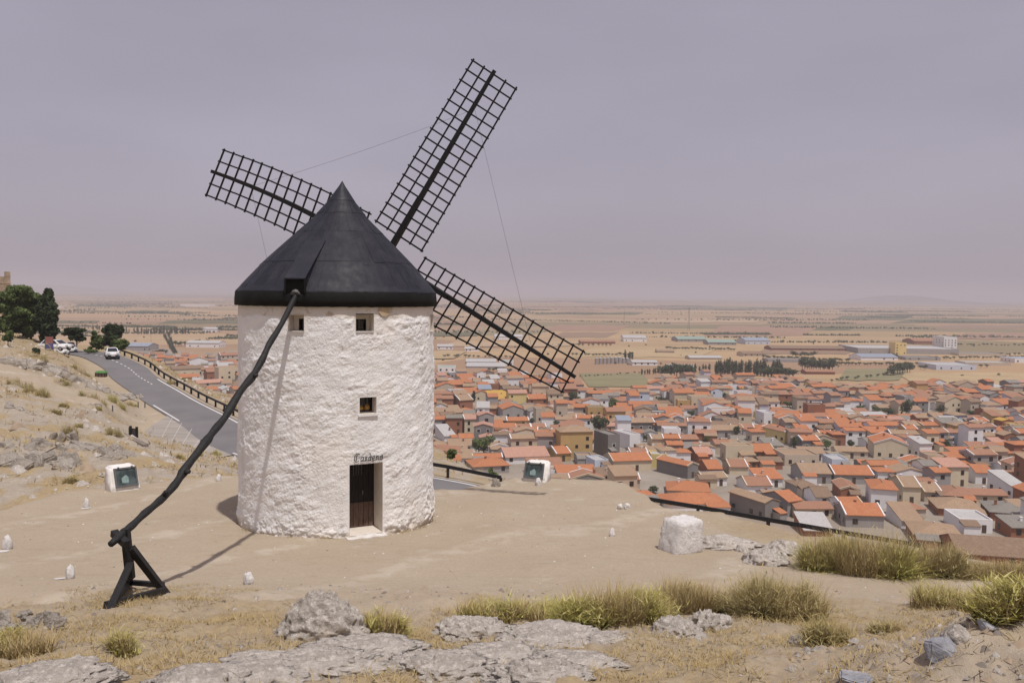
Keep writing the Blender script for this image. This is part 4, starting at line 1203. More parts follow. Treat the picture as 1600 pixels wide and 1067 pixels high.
for px, py, w, d in ((94, 904, 18, 10), (5, 861, 16, 9), (134, 793, 14, 7)):      # splashes of whitewash on the sand
    p = solve_in(px, py); k = p.y / F; vs = []
    for i in range(18):
        a = 2 * math.pi * i / 18; r = 0.75 + 0.35 * random.random(); vs.append((math.cos(a) * w * k / 2 * r, math.sin(a) * d * k * 1.1 * r, 0.0))
    zz = terrain(np.array([p.x + q[0] for q in vs]), np.array([p.y + q[1] for q in vs]))
    vs = [Vector((q[0], q[1], float(z) - p.z + 0.010)) for q, z in zip(vs, zz)]
    o = add('whitewash_splash', mesh_data('whitewash_splash', vs, [tuple(range(18))], M['white_stone']), loc=p); tag(o, kind='structure')

# ================================================================== ROCKS
def angular_mesh(name, w, d, h, mat, seed, pts_n=16):
    rg = np.random.default_rng(int(seed * 100)); bm = bmesh.new()
    for k in range(pts_n):
        v = rg.normal(size=3); v /= np.linalg.norm(v); v *= rg.uniform(.85, 1.1); bm.verts.new((v[0] * w / 2, v[1] * d / 2, v[2] * h))
    r = bmesh.ops.convex_hull(bm, input=bm.verts); bmesh.ops.delete(bm, geom=[e for e in r['geom_interior'] if isinstance(e, bmesh.types.BMVert)], context='VERTS')
    bmesh.ops.dissolve_limit(bm, angle_limit=0.25, verts=bm.verts, edges=bm.edges)
    bmesh.ops.bevel(bm, geom=list(bm.edges), offset=0.035 * w, segments=2, affect='EDGES')
    bmesh.ops.triangulate(bm, faces=bm.faces)
    bmesh.ops.subdivide_edges(bm, edges=[e for e in bm.edges if e.calc_length() > 0.15 * w], cuts=2, use_grid_fill=True); bmesh.ops.triangulate(bm, faces=bm.faces)
    co = np.array([v.co for v in bm.verts]); dn = fbm(co * 6 / w + seed, 3) * 0.03 * w
    for v, k in zip(bm.verts, dn): v.co += v.co.normalized() * float(k)
    me = bpy.data.meshes.new(name); bm.to_mesh(me); bm.free(); me.materials.append(mat); return me
def outcrop(px, py, wpx, hpx, label, seed, depth=0.7, n=9, tilt=0.35):
    """bedded limestone broken into blocks"""
    p = on_ground(px, py); k = p.y / F; w = wpx * k; h = hpx * k; rg = random.Random(int(seed * 10))
    root = thing('rock_outcrop', label, 'rock', p, 0, 'weathered limestone rocks')
    for j in range(n):
        u = rg.uniform(-.42, .42); v_ = rg.uniform(-.3, .45) * depth; s = rg.uniform(.38, .68) * (1 - abs(u) * .5)
        hh = 1.3 * h * rg.uniform(.45, 1.0) * (1 - 1.2 * u * u)
        m_ = angular_mesh('block', w * s, w * s * depth * rg.uniform(.7, 1.2), hh * 0.62, M['hill_rock'], seed + j * 1.37, 18)
        z = ground_z(p.x + u * w, p.y + w * .2 + v_ * w) - p.z
        add('block', m_, root, loc=(u * w, w * .2 + v_ * w, z - hh * .06), rot=(rg.uniform(-.25, .25), tilt + rg.uniform(-.2, .2), rg.uniform(-.6, .6)))
    return root
def rock(px, py, wpx, hpx, label, seed, depth=0.8, mat='rock', sub=5, rough=0.42, sink=0.5, layers=0.5, inner=True, peak=0.25, rz=None):
    p = on_ground(px, py)
    k = p.y / F
    w = wpx * k; h = hpx * k
    if p.y > 24 and mat == 'rock': mat = 'hill_rock'
    rm = angular_mesh('rock', w, w * depth, h * 0.8, M[mat], seed) if mat == 'blue_rock' else rock_mesh('rock', w, w * depth, h * 0.85, M[mat], seed, sub, rough, 0.15, layers, peak)
    o = add('rock', rm, loc=p + Vector((0, w * depth * 0.25, h * 0.85 * (0.15 - sink * 0.5) + 0.0)), rot=(0, 0, seed * 1.3 if rz is None else rz))
    return tag(o, label, 'rock', 'weathered limestone rocks')
rock(498, 998, 138, 66, 'large lichen-grey boulder sitting on the sand edge, left of centre', 1.7, 0.7, sub=6, rough=0.28, sink=0.1, layers=0.2, peak=0.35, rz=0.1)
rock(735, 1000, 135, 28, 'flat-topped grey rock below the green grass clump, nearest the centre', 2.3, 0.7, sub=6, rz=0.1)
rock(870, 1016, 190, 19, 'broad low grey rock slab under the grass clumps', 3.1, 0.8, sub=6, rz=-0.1)
rock(470, 1054, 230, 18, 'long low rock ledge in the foreground below the boulder', 4.9, 0.55, sub=6, rough=0.5, rz=0.05)
rock(690, 1061, 190, 22, 'knobbly grey rock ledge at the bottom centre', 5.3, 0.7, sub=6, rough=0.5, rz=-0.1)
rock(840, 1069, 160, 20, 'grey rock ledge at the bottom, right of the centre ledge', 6.1, 0.7, sub=6, rough=0.5, rz=0.2)
rock(60, 1082, 200, 26, 'pale sloping rock in the bottom left corner', 7.7, 0.8, sub=6, rz=0.25)
rock(300, 1082, 170, 26, 'low rock at the bottom edge between corner rock and ledge', 8.2, 0.7, sub=5, rz=0.0)
rock(560, 1026, 190, 16, 'flat grey rock between the boulder and the bottom ledges', 50.4, 0.6, sub=5, rz=0.1)
rock(385, 1070, 190, 20, 'low rock at the bottom edge left of the knobbly ledge', 51.7, 0.6, sub=5, rz=-0.1)
rock(775, 1036, 150, 16, 'flat rock in the middle of the rock pavement', 52.3, 0.7, sub=5, rz=0.15)
rock(905, 1042, 140, 14, 'low rock at the right end of the rock pavement', 53.1, 0.6, sub=5, rz=-0.1)
rock(955, 1006, 110, 12, 'thin flat rock below the tallest green clump', 54.9, 0.6, sub=5, rz=0.05)
rock(1062, 996, 84, 30, 'grey rock left of the round dry shrub, larger of two', 9.4, 0.8)
rock(1112, 985, 62, 30, 'dark fissured rock touching the round dry shrub', 10.2, 0.9, rough=0.6)
rock(1250, 1006, 32, 16, 'small pale rock between the dry shrubs on the right', 11.8, 0.9, sub=4)
rock(1200, 882, 70, 22, 'low rock by the path, in front of the road fence', 12.1, 0.9)
rock(1232, 866, 64, 20, 'rock behind the path-side rock near the big grass bank', 13.6, 0.9)
rock(1130, 856, 120, 15, 'flat rock spreading right from the white block', 14.4, 0.6)
rock(1160, 862, 24, 10, 'small flat rock on the sand right of the white block', 15.9, 0.9, sub=4)
rock(1340, 1070, 80, 28, 'bluish angular stone at the bottom right edge', 16.3, 0.8, 'blue_rock', 5, 0.22, 0.5, 0.0)
rock(1478, 1024, 70, 34, 'bluish and tan broken stone on the right mound', 17.2, 0.8, 'blue_rock', 5, 0.35, 0.2, 0.0)
rock(1546, 984, 40, 18, 'small dark blue-grey stone on the right mound', 18.8, 0.8, 'blue_rock', 4, 0.3, 0.2, 0.0)
rock(1500, 1000, 44, 22, 'pale orange-tinted stone next to the broken bluish stone', 19.5, 0.9, 'rock', 4, 0.3, 0.2, 0.0)
rock(428, 762, 22, 12, 'small rock hidden at the foot of the windmill', 20.3, 0.9, sub=3)
# outcrops on the left hillside
outcrop(40, 733, 115, 44, 'large grey outcrop at the left edge of the hillside', 21.4, 0.6, 11)
outcrop(57, 722, 30, 34, 'blocky upright boulder in the left hillside outcrop', 22.6, 0.9, 4)
outcrop(88, 690, 40, 30, 'dark craggy boulder behind the blocky one on the left hillside', 23.1, 0.9, 4)
outcrop(140, 712, 125, 26, 'long tilted pale slab above the left plinth', 24.9, 0.5, 11)
outcrop(30, 700, 70, 26, 'low grey outcrop above the left edge boulder', 25.2, 0.6, 7)
outcrop(45, 580, 110, 24, 'rock band below the hillside trees', 26.4, 0.5, 11)
outcrop(20, 572, 60, 22, 'rock outcrop under the trees at the left edge', 27.3, 0.6, 7)
outcrop(110, 596, 60, 18, 'rock outcrop right of the band below the trees', 28.7, 0.6, 7)
outcrop(155, 612, 80, 20, 'rock outcrop on the bank below the green bin', 29.9, 0.5, 7)
outcrop(190, 622, 50, 18, 'rock outcrop at the road edge by the short posts', 30.5, 0.6, 7)
outcrop(148, 636, 34, 10, 'flat rock on the slope below the path', 31.4, 0.7, 4)
outcrop(20, 640, 40, 8, 'flat rock in the dry grass on the left slope', 32.4, 0.7, 4)
rock(425, 752, 20, 8, 'flat rock at the terrace rim behind the wall', 33.1, 0.7, sub=3)
rock(775, 760, 16, 14, 'small pale rock on the terrace rim left of the glazed plinth', 35.3, 0.9, 'rock', 4)
# tumbled dry-stone wall in the bottom left corner
wp = solve_in(40, 985)
sw = thing('stone_wall', 'tumbled dry-stone wall bank in the bottom left corner', 'wall', wp)
sm = [angular_mesh('wall_stone', 0.21, 0.17, 0.085, M['hill_rock'], 40 + k, 13) for k in range(4)]
for k in range(40):
    px = random.uniform(-25, 95); lay = random.random() * (1 - max(px, 0) / 150)
    p = solve_in(px, 966 + 5 * random.random() + lay * 26)
    add('stone', sm[k % 4], sw, loc=p - wp + Vector((0, 0, 0.01 + 0.08 * (1 - lay))), rot=(random.uniform(-.3, .3), random.uniform(-.3, .3), random.uniform(0, 6)), scale=(random.uniform(.5, 1.7), random.uniform(.6, 1.3), random.uniform(.6, 1.2)))

# loose stones strewn over the foreground
n_ = 5200
pxs = RNG.uniform(-60, 1660, n_); pys = RNG.uniform(945, 1085, n_)
def scatter(n, cond, x0, x1, y0, y1):
    X = RNG.uniform(x0, x1, n); Y = RNG.uniform(y0, y1, n)
    k = cond(X, Y); return X[k], Y[k]
def stone_field(name, X, Y, smin, smax, mats, label_kind='stuff'):
    Z = terrain(X, Y); n = len(X)
    base = np.array([(1, 0, 0), (-.5, .87, 0), (-.5, -.87, 0), (.2, .1, .75), (-.2, -.3, .6)])
    fc = np.array([(0, 1, 3), (1, 4, 3), (1, 2, 4), (2, 0, 4), (0, 3, 4)])
    s = smin + (smax - smin) * RNG.random(n) ** 5; a = RNG.uniform(0, 6.28, n)
    ca, sa = np.cos(a), np.sin(a)
    B = base[None] * (0.7 + 0.6 * RNG.random((n, 5, 1))) * s[:, None, None]
    V = np.empty_like(B); V[..., 0] = B[..., 0] * ca[:, None] - B[..., 1] * sa[:, None]; V[..., 1] = B[..., 0] * sa[:, None] + B[..., 1] * ca[:, None]; V[..., 2] = B[..., 2]
    V += np.stack([X, Y, Z - 0.15 * s], -1)[:, None]
    Fc = (fc[None] + (np.arange(n) * 5)[:, None, None]).reshape(-1, 3)
    me = mesh_data(name, V.reshape(-1, 3), Fc, mats)
    mi = np.repeat(RNG.integers(0, len(mats), n), 5); me.polygons.foreach_set('material_index', mi.astype(np.int32))
    return tag(add(name, me), kind='stuff')
X1, Y1 = scatter(5500, lambda X, Y: np.abs(X / np.maximum(Y, 1)) < 0.75, -14, 16, 5.5, 17.5)
X2, Y2 = scatter(5200, lambda X, Y: ((X - 5.3) / 2.6) ** 2 + ((Y - 7.4) / 2.4) ** 2 < 1, 2, 9, 4.5, 10)
X4, Y4 = scatter(9000, lambda X, Y: (poly_sd(X, Y, TER) < -0.5) & (X / Y < -0.22) & (X / Y > -0.75) & (line_dist(X, Y, [(p.x, p.y) for p in PATH])[0] > 2.8) & (np.hypot((X - _jn.x) * 0.9, (Y - _jn.y) * 0.62) > 6) & (line_dist(X, Y, [(p.x, p.y) for p in ROAD])[0] > 4.5) & (fbm(np.c_[X * .2, Y * .2, 0 * X], 3) > 0.02), -70, -8, 26, 120)
stone_field('gravel', X4, Y4, 0.05, 0.55, [M['rock'], M['rock'], M['castle']])
X3, Y3 = scatter(2600, lambda X, Y: (poly_sd(X, Y, TER) > -0.5) & (((X - MILL_X) ** 2 + (Y - MILL_Y) ** 2) > 10.2), -20, 16, 17, 36)
stone_field('gravel', np.r_[X1, X2], np.r_[Y1, Y2], 0.010, 0.075, [M['rock'], M['concrete'], M['castle']])
stone_field('gravel', X3, Y3, 0.006, 0.045, [M['castle'], M['white_stone'], M['concrete']])
# crumbled stones round the foot of the mill
a_ = RNG.uniform(-2.2, 2.0, 150); r_ = MR + 0.02 + np.abs(RNG.normal(0, 0.10, 150))
stone_field('rubble', MILL_X + np.sin(a_) * r_, MILL_Y - np.cos(a_) * r_, 0.015, 0.08, [M['castle'], M['white_stone'], M['castle']])

# ================================================================== GRASS AND SHRUBS
def blades(base_pts, heights, lean, width, tints, segs=2, outdir=None, droop=0.35):
    """curved tapering blades; returns verts, faces(tris), tint"""
    n = len(base_pts); hd = RNG.uniform(0, 6.283, n)
    if outdir is not None: dirx, diry = outdir[:, 0], outdir[:, 1]
    else: dirx, diry = np.cos(hd), np.sin(hd)
    sx_, sy_ = np.cos(hd + 1.57), np.sin(hd + 1.57)
    V = np.zeros((n, 2 * segs + 1, 3))
    for k in range(segs):
        u = k / segs; w = width * (1 - 0.75 * u)
        off = lean * heights * (u + droop * u * u)
        c = np.stack([base_pts[:, 0] + dirx * off, base_pts[:, 1] + diry * off, base_pts[:, 2] + heights * (u - 0.15 * lean * u * u)], -1)
        sd_ = np.stack([sx_ * w / 2, sy_ * w / 2, 0 * w], -1)
        V[:, 2 * k] = c - sd_; V[:, 2 * k + 1] = c + sd_
    off = lean * heights * (1 + droop)
    V[:, -1] = np.stack([base_pts[:, 0] + dirx * off, base_pts[:, 1] + diry * off, base_pts[:, 2] + heights * (1 - 0.15 * lean)], -1)
    fc = []
    for k in range(segs - 1): fc += [(2 * k, 2 * k + 1, 2 * k + 3), (2 * k, 2 * k + 3, 2 * k + 2)]
    fc.append((2 * segs - 2, 2 * segs - 1, 2 * segs)); fc = np.array(fc)
    Fc = (fc[None] + (np.arange(n) * (2 * segs + 1))[:, None, None]).reshape(-1, 3)
    T = np.repeat(tints, 2 * segs + 1)
    return V.reshape(-1, 3), Fc, T
def blade_obj(name, V, Fc, T, mat, loc=None, parent=None):
    me = mesh_data(name, V, Fc, mat); set_attr(me, 'tint', np.c_[T, T, T, np.ones_like(T)])
    return add(name, me, parent, loc=loc)
def clump(px, py, wpx, hpx, label, n, mat='broom', name='grass_clump', dep=0.55, lean=0.45, straw=0.25, cat='grass clump', wid=0.017, lumps=None, dome=None, group='broom and grass clumps in the foreground'):
    p = on_ground(px, py); k = p.y / F; w = wpx * k; h = hpx * k * 1.08; d = w * dep
    d = min(d, 1.6)
    twig = 0.45
    lumps = lumps or max(4, int(w / 0.22))
    lc = np.c_[RNG.uniform(-0.40, 0.40, lumps) * w, RNG.uniform(-0.38, 0.38, lumps) * d, RNG.uniform(0.45, 1.0, lumps)]
    lr = np.minimum(0.42 * max(w / lumps ** 0.5, 0.35), 0.45)
    i = RNG.integers(0, lumps, n)
    a = RNG.uniform(0, 6.283, n); r = np.sqrt(RNG.random(n)) * lr
    bx = lc[i, 0] + np.cos(a) * r * 0.75; by = lc[i, 1] + np.sin(a) * r * 0.75
    bz = terrain(bx + p.x, by + p.y + d * 0.2) - p.z - 0.03
    hh = h * lc[i, 2] * (1 - 0.35 * (r / lr) ** 2) * (0.35 + 0.75 * RNG.random(n) ** 0.7)
    out = np.stack([np.cos(a), np.sin(a)], -1)
    az_ = a + RNG.normal(0, 0.9, n); out = np.stack([np.cos(az_), np.sin(az_)], -1)
    ln = lean * (0.25 + r / lr) * RNG.uniform(0.2, 1.8, n)
    if dome is None: dome = 'shrub' in name
    if dome:
        nd = max(2, int(round(w / (1.05 * h)))) if w > h else 2
        dc = np.c_[(np.arange(nd) + .5) / nd * w - w / 2 + RNG.uniform(-.12, .12, nd) * w / nd, RNG.uniform(-.4, .4, nd) * d, RNG.uniform(.55, 1.0, nd)]
        dc[:, 0] *= 0.82; dc[:, 2] *= 1 - 0.5 * (np.abs(dc[:, 0]) / (w / 2)) ** 2
        if nd > 2: dc = np.r_[dc, np.c_[RNG.uniform(-.4, .4, nd) * w, RNG.uniform(-.5, .5, nd) * d, RNG.uniform(.4, .75, nd)]]
        out = np.stack([np.cos(a * 3.7 + 1), np.sin(a * 3.7 + 1)], -1) * 0.55 + out * 0.6
        i = RNG.integers(0, len(dc), n); ph = np.arccos(1 - 0.93 * RNG.random(n)); Rl = h * dc[i, 2] * (0.62 + 0.43 * RNG.random(n) ** 0.8)
        rr0 = np.sqrt(RNG.random(n)) * 0.30 * h * dc[i, 2]
        bx = dc[i, 0] + np.cos(a) * rr0; by = dc[i, 1] + np.sin(a) * rr0
        bz = terrain(bx + p.x, by + p.y + d * 0.2) - p.z - 0.02
        Rl = Rl * (0.72 + 0.56 * sstep(-0.5, 0.5, fbm(np.c_[bx * 5, by * 5, 0 * bx + px], 2)))
        hh = Rl * np.cos(ph) + 0.04; ln = np.minimum(np.tan(ph) * 0.62, 2.6) * np.where(hh < .08, .6, 1)
    tint = np.clip(0.5 + 0.36 * RNG.normal(size=n) + 0.25 * fbm(np.c_[bx * 2, by * 2, 0 * bx], 2), 0, 1)
    nt2 = int(n * twig)      # short twigs and leaves along the stems, at all angles
    if nt2:
        j = RNG.integers(0, n, nt2); u = 0.45 + 0.55 * RNG.random(nt2)
        off = ln[j] * hh[j] * (u + .35 * u * u)
        tb = np.c_[bx[j] + out[j, 0] * off, by[j] + out[j, 1] * off, bz[j] + hh[j] * u * (1 - 0.15 * ln[j] * u)]
        V2, F2, T2 = blades(tb, RNG.uniform(.035, .10, nt2) * min(1.0, h / 0.5) + 0.01, RNG.uniform(0.3, 2.2, nt2), wid * (0.8 + 0.6 * RNG.random(nt2)), np.clip(tint[j] + RNG.normal(0, .25, nt2), 0, 1), 2)
    V, Fc, T = blades(np.c_[bx, by, bz], hh, ln, wid * (0.6 + 0.5 * RNG.random(n)), tint, 3, out)
    if nt2: Fc = np.r_[Fc, F2 + len(V)]; V = np.r_[V, V2]; T = np.r_[T, T2]
    root = thing(name, label, cat, p + Vector((0, d * 0.2, 0)), group=group)
    blade_obj('stems', V, Fc, T, M[mat], parent=root)
    m = int(n * straw)
    if m:
        a = RNG.uniform(0, 6.283, m); r = np.sqrt(RNG.random(m))
        bx = np.cos(a) * r * w * 0.5; by = np.sin(a) * r * d * 0.5 - d * 0.12
        bz = terrain(bx + p.x, by + p.y + d * 0.2) - p.z - 0.02
        V, Fc, T = blades(np.c_[bx, by, bz], h * RNG.uniform(0.25, 0.95, m), RNG.uniform(0.1, 0.7, m), 0.010 + 0.006 * RNG.random(m), RNG.random(m), 2)
        blade_obj('dry_stalks', V, Fc, T, M['straw'], parent=root)
    return root
clump(595, 992, 72, 52, 'small yellow-green shrub touching the right side of the large boulder', 2600, 'broom', 'broom_shrub', 0.8, 0.5, 0.3, 'shrub')
clump(765, 975, 110, 44, 'low spreading green grass clump nearest the small boulder shrub', 3200, 'broom', lean=0.6)
clump(850, 975, 110, 42, 'low green grass clump in the middle of the grass bank', 3200, 'broom', lean=0.6)
clump(945, 972, 120, 76, 'tallest bright green broom clump at the centre of the grass bank', 5200, 'broom', lean=0.4)
clump(1010, 968, 100, 58, 'green broom clump just right of the tallest one', 3400, 'broom')
clump(1085, 955, 110, 58, 'yellowing grass clump with tall dry stalks at the right of the bank', 2200, 'broom_dry', straw=1.2, lean=0.35)
clump(1222, 968, 140, 70, 'round olive dry shrub standing alone by the grey rocks', 8000, 'broom_dry', 'dry_shrub', 0.8, 0.7, 0.25, 'shrub', lumps=7)
clump(1300, 1012, 74, 50, 'small twiggy dry shrub in front of the round one', 1900, 'broom_dry', 'dry_shrub', 0.7, 0.6, 0.5, 'shrub')
clump(1298, 890, 95, 68, 'leftmost rounded shrub of the big grass bank above town', 4600, 'broom', 'broom_shrub', 0.6, 0.6, 0.25, 'shrub')
clump(1372, 898, 125, 88, 'largest dark olive shrub of the big grass bank', 6000, 'broom', 'broom_shrub', 0.6, 0.6, 0.25, 'shrub')
clump(1462, 898, 90, 56, 'shrub right of the largest one in the big grass bank', 4200, 'broom_dry', 'broom_shrub', 0.6, 0.55, 0.7, 'shrub')
clump(1530, 902, 120, 30, 'straw-coloured grass clump in the big bank, near the right edge', 2600, 'broom_dry', lean=0.5, straw=1.2)
clump(1595, 905, 90, 32, 'grass clump at the right edge of the photograph, behind the path', 2000, 'broom_dry', lean=0.5, straw=1.0)
clump(1490, 952, 130, 44, 'pale green low clump on the near side of the path', 3200, 'broom', lean=0.6, straw=0.4)
clump(1585, 958, 110, 62, 'green clump on the near side of the path at the right edge', 3600, 'broom', lean=0.5, straw=0.4)
clump(188, 1020, 34, 42, 'single upright green grass tuft below the trestle', 420, 'broom', 'grass_tuft', 0.8, 0.35, 0.8, 'grass tuft', 0.012)
clump(20, 1022, 120, 40, 'green weeds growing below the tumbled stone wall', 2400, 'broom', 'weed_clump', 0.6, 0.5, 0.6, 'weeds')
clump(1390, 985, 50, 22, 'small pale weed by the right mound', 500, 'broom_dry', 'weed_clump', 0.7, 0.6, 0.6, 'weeds')
# distant tufts on the left hillside, one by one
tuft_spots = [(30, 603, 46, 14), (65, 618, 24, 14), (45, 612, 22, 12), (108, 680, 20, 26), (178, 680, 22, 14), (108, 755, 16, 16), (145, 622, 46, 16), (183, 632, 30, 18), (205, 634, 18, 10), (152, 640, 16, 8), (100, 636, 14, 8), (60, 562, 40, 12), (100, 600, 34, 12), (124, 580, 30, 12), (282, 716, 14, 8), (338, 712, 18, 10), (310, 713, 12, 8), (88, 646, 12, 8), (122, 668, 14, 8), (270, 560 + 40, 20, 10)]
where = ['at the left edge above the path', 'below the path, left of the bare soil', 'touching the path-edge tuft', 'growing out of the outcrop behind the blocky boulder', 'beside the concrete culvert', 'on the slope left of the glazed plinth', 'along the upper side of the path', 'at the lower end of the rock bank by the road', 'next to the short road posts', 'on the flat rock below the path', 'in the middle of the bare slope', 'on the rock band under the trees', 'between the rock band and the road', 'just below the road near the green bin', 'left one of three beside the parking bay', 'right one of three beside the parking bay', 'middle one of three beside the parking bay', 'on the slope left of the short posts', 'above the tilted slab', 'on the grassy bank beyond the road fence']
for (px, py, w, h), wh in zip(tuft_spots, where):
    g = px > 270 or px in (205, 152, 183)
    clump(px, py, w, h, ('greenish' if g else 'dry yellow') + ' tuft ' + wh, 420, 'broom' if g else 'broom_dry', 'grass_tuft', 0.7, 0.5, 0.5, 'grass tuft', 0.035, 3, 'tufts on the left hillside')
# fine dry grass cover
def cover(name, X, Y, h0, h1, wid, mat):
    Z = terrain(X, Y); n = len(X)
    V, Fc, T = blades(np.c_[X, Y, Z - 0.01], RNG.uniform(h0, h1, n), RNG.uniform(0.3, 1.6, n), wid * (0.6 + 0.8 * RNG.random(n)), RNG.random(n), 2)
    return tag(blade_obj(name, V, Fc, T, M[mat]), kind='stuff')
def dens(X, Y, th, sc=0.8): return fbm(np.c_[X * sc, Y * sc, 0 * X + 2], 3) > th
Xa, Ya = scatter(190000, lambda X, Y: (np.abs(X / np.maximum(Y, 1)) < 0.72) & (Y + 1.2 * fbm(np.c_[X * 0.5, Y * 0.5, 0 * X], 3) < sand_edge(X, Y)) & (dens(X, Y, 0.0) | (RNG.random(len(X)) < 0.10)), -14, 15, 6, 19)
cover('dry_grass', Xa, Ya, 0.025, 0.12, 0.010, 'straw')
Xb, Yb = scatter(30000, lambda X, Y: (np.hypot(X - d_tr.x, (Y - d_tr.y) * 1.5) < 2.6) & (dens(X, Y, -0.05, 1.5)), -11.5, -5, 14, 20)
cover('dry_grass', Xb, Yb, 0.02, 0.08, 0.007, 'straw')
Xc, Yc = scatter(75000, lambda X, Y: (poly_sd(X, Y, TER) < -0.8) & (X / Y < -0.24) & (X / Y > -0.75) & (line_dist(X, Y, [(p.x, p.y) for p in PATH])[0] > 2.8) & (np.hypot((X - _jn.x) * 0.9, (Y - _jn.y) * 0.62) > 6) & (line_dist(X, Y, [(p.x, p.y) for p in ROAD])[0] > 5.0) & dens(X, Y, 0.05, 0.35), -70, -8, 26, 130)
cover('dry_grass', Xc, Yc, 0.10, 0.38, 0.05, 'straw')
Xd, Yd = scatter(24000, lambda X, Y: (X / Y > -0.46) & (X / Y < 0.02) & (line_dist(X, Y, [(p.x, p.y) for p in edge])[0] < 45) & (line_dist(X, Y, [(p.x, p.y) for p in ROAD])[0] > 5) & (poly_sd(X, Y, TER) < -1) & dens(X, Y, -0.1, 0.3), -60, 4, 45, 160)
cover('dry_grass', Xd, Yd, 0.15, 0.5, 0.06, 'straw')
aw_ = RNG.uniform(-2.3, 2.2, 900); rw_ = MR + 0.03 + np.abs(RNG.normal(0, 0.07, 900)); kk_ = fbm(np.c_[np.cos(aw_) * 3, np.sin(aw_) * 3, 0 * aw_], 3) > 0.1
cover('dry_grass', (MILL_X + np.sin(aw_) * rw_)[kk_], (MILL_Y - np.cos(aw_) * rw_)[kk_], 0.03, 0.14, 0.012, 'straw')
Xe, Ye = scatter(420, lambda X, Y: (poly_sd(X, Y, TER) > 0.2) & dens(X, Y, 0.45, 0.7), -18, 2, 20, 34)
cover('sprouts', Xe, Ye, 0.02, 0.06, 0.02, 'leaf')
# ================================================================== TREES
def leaf_cloud(blobs, n, size, seed, tint_bias=0.0):
    """leaf-sized quads spread through a set of ellipsoids (cx,cy,cz,rx,ry,rz)"""
    rg = np.random.default_rng(seed)
    B = np.array(blobs, float); vol = (B[:, 3] * B[:, 4] * B[:, 5]) ** 0.75; vol /= vol.sum()
    i = rg.choice(len(B), n, p=vol)
    d = rg.normal(size=(n, 3)); d /= np.linalg.norm(d, axis=1)[:, None]
    r = rg.random(n) ** 0.38
    c = B[i, :3] + d * r[:, None] * B[i, 3:6]
    gap = fbm(c * 1.1 / max(B[:, 3].max(), 0.1) * 2.2 + seed, 3)
    k = gap > -0.42
    c, d, i, r = c[k], d[k], i[k], r[k]; n = len(c)
    nr_ = d + rg.normal(size=(n, 3)) * 0.8; nr_ /= np.linalg.norm(nr_, axis=1)[:, None]
    u = np.cross(nr_, rg.normal(size=(n, 3))); u /= np.linalg.norm(u, axis=1)[:, None]; v = np.cross(nr_, u)
    s = size * (0.6 + 0.8 * rg.random(n))[:, None]
    V = np.stack([c - u * s, c - v * s * 0.55, c + u * s, c + v * s * 0.55], 1).reshape(-1, 3)
    Fc = np.arange(4 * n).reshape(n, 4)
    clump_t = 0.5 * fbm(c * 2.0 / max(size * 6, 0.2) + seed, 2)
    T = np.clip(0.45 + tint_bias + clump_t + 0.22 * rg.normal(size=n), 0, 1)
    return V, Fc, np.repeat(T, 4)
def tree_meshes(kind, h, w, n, size, seed, mat, trunk=0.22):
    rg = random.Random(seed); blobs = []
    mb = MB(); tr = 0.035 * h
    if kind == 'round':
        zc = h * 0.62
        for k in range(9):
            a = rg.uniform(0, 6.28); r = rg.uniform(0.1, 0.30) * w
            blobs.append((math.cos(a) * r, math.sin(a) * r, zc + rg.uniform(-0.20, 0.22) * h, w * rg.uniform(.2, .3), w * rg.uniform(.2, .3), h * rg.uniform(.13, .19)))
        mb.tube([(0, 0, -0.3), (0.02 * w, 0, h * 0.3), (0, 0.02 * w, h * 0.6)], [tr, tr * 0.8, tr * 0.45], 6)
        for k in range(4):
            a = k * 1.6 + rg.random(); mb.tube([(0, 0, h * 0.32), (math.cos(a) * w * .15, math.sin(a) * w * .15, h * .5), (math.cos(a) * w * .3, math.sin(a) * w * .3, h * .68)], [tr * .5, tr * .35, tr * .12], 5)
    elif kind == 'full':
        for k in range(26):
            a = rg.uniform(0, 6.28); zz_ = rg.uniform(0.14, 0.88); r = rg.uniform(0.0, 0.36) * w * (1.0 if zz_ < .6 else .75)
            blobs.append((math.cos(a) * r, math.sin(a) * r, zz_ * h, w * rg.uniform(.10, .19), w * rg.uniform(.10, .19), h * rg.uniform(.06, .12)))
        mb.tube([(0, 0, -0.3), (0.02 * w, 0, h * 0.3), (0, 0.02 * w, h * 0.6)], [tr, tr * 0.8, tr * 0.45], 6)
    elif kind == 'column':
        for k in range(8):
            u = (k + 0.5) / 8; ww = w * 0.5 * math.sin(math.pi * (0.12 + 0.86 * u)) ** 0.6
            blobs.append((rg.uniform(-.08, .08) * w, rg.uniform(-.08, .08) * w, h * (0.10 + 0.88 * u), ww, ww, h * 0.10))
        mb.tube([(0, 0, -0.3), (0, 0, h * 0.5), (0, 0, h * 0.9)], [tr * .6, tr * 0.4, tr * 0.1], 5)
    elif kind == 'feather':
        for k in range(12):
            a = rg.uniform(0, 6.28); r = rg.uniform(0.1, 0.42) * w
            blobs.append((math.cos(a) * r, math.sin(a) * r * .7, h * rg.uniform(.42, .9), w * rg.uniform(.12, .2), w * rg.uniform(.10, .16), h * rg.uniform(.05, .09)))
        mb.tube([(0, 0, -0.3), (0.03 * w, 0, h * .35), (0, 0, h * .8)], [tr * .8, tr * .6, tr * .2], 6)
        for k in range(6):
            a = k * 1.05; mb.tube([(0, 0, h * (.3 + .05 * k)), (math.cos(a) * w * .3, math.sin(a) * w * .25, h * (.5 + .05 * k))], [tr * .35, tr * .1], 5)
    V, Fc, T = leaf_cloud(blobs, n, size, seed)
    me = mesh_data('crown', V, Fc, mat); set_attr(me, 'tint', np.c_[T, T, T, np.ones_like(T)])
    return me, mb.data('trunk', [M['bark']], True)
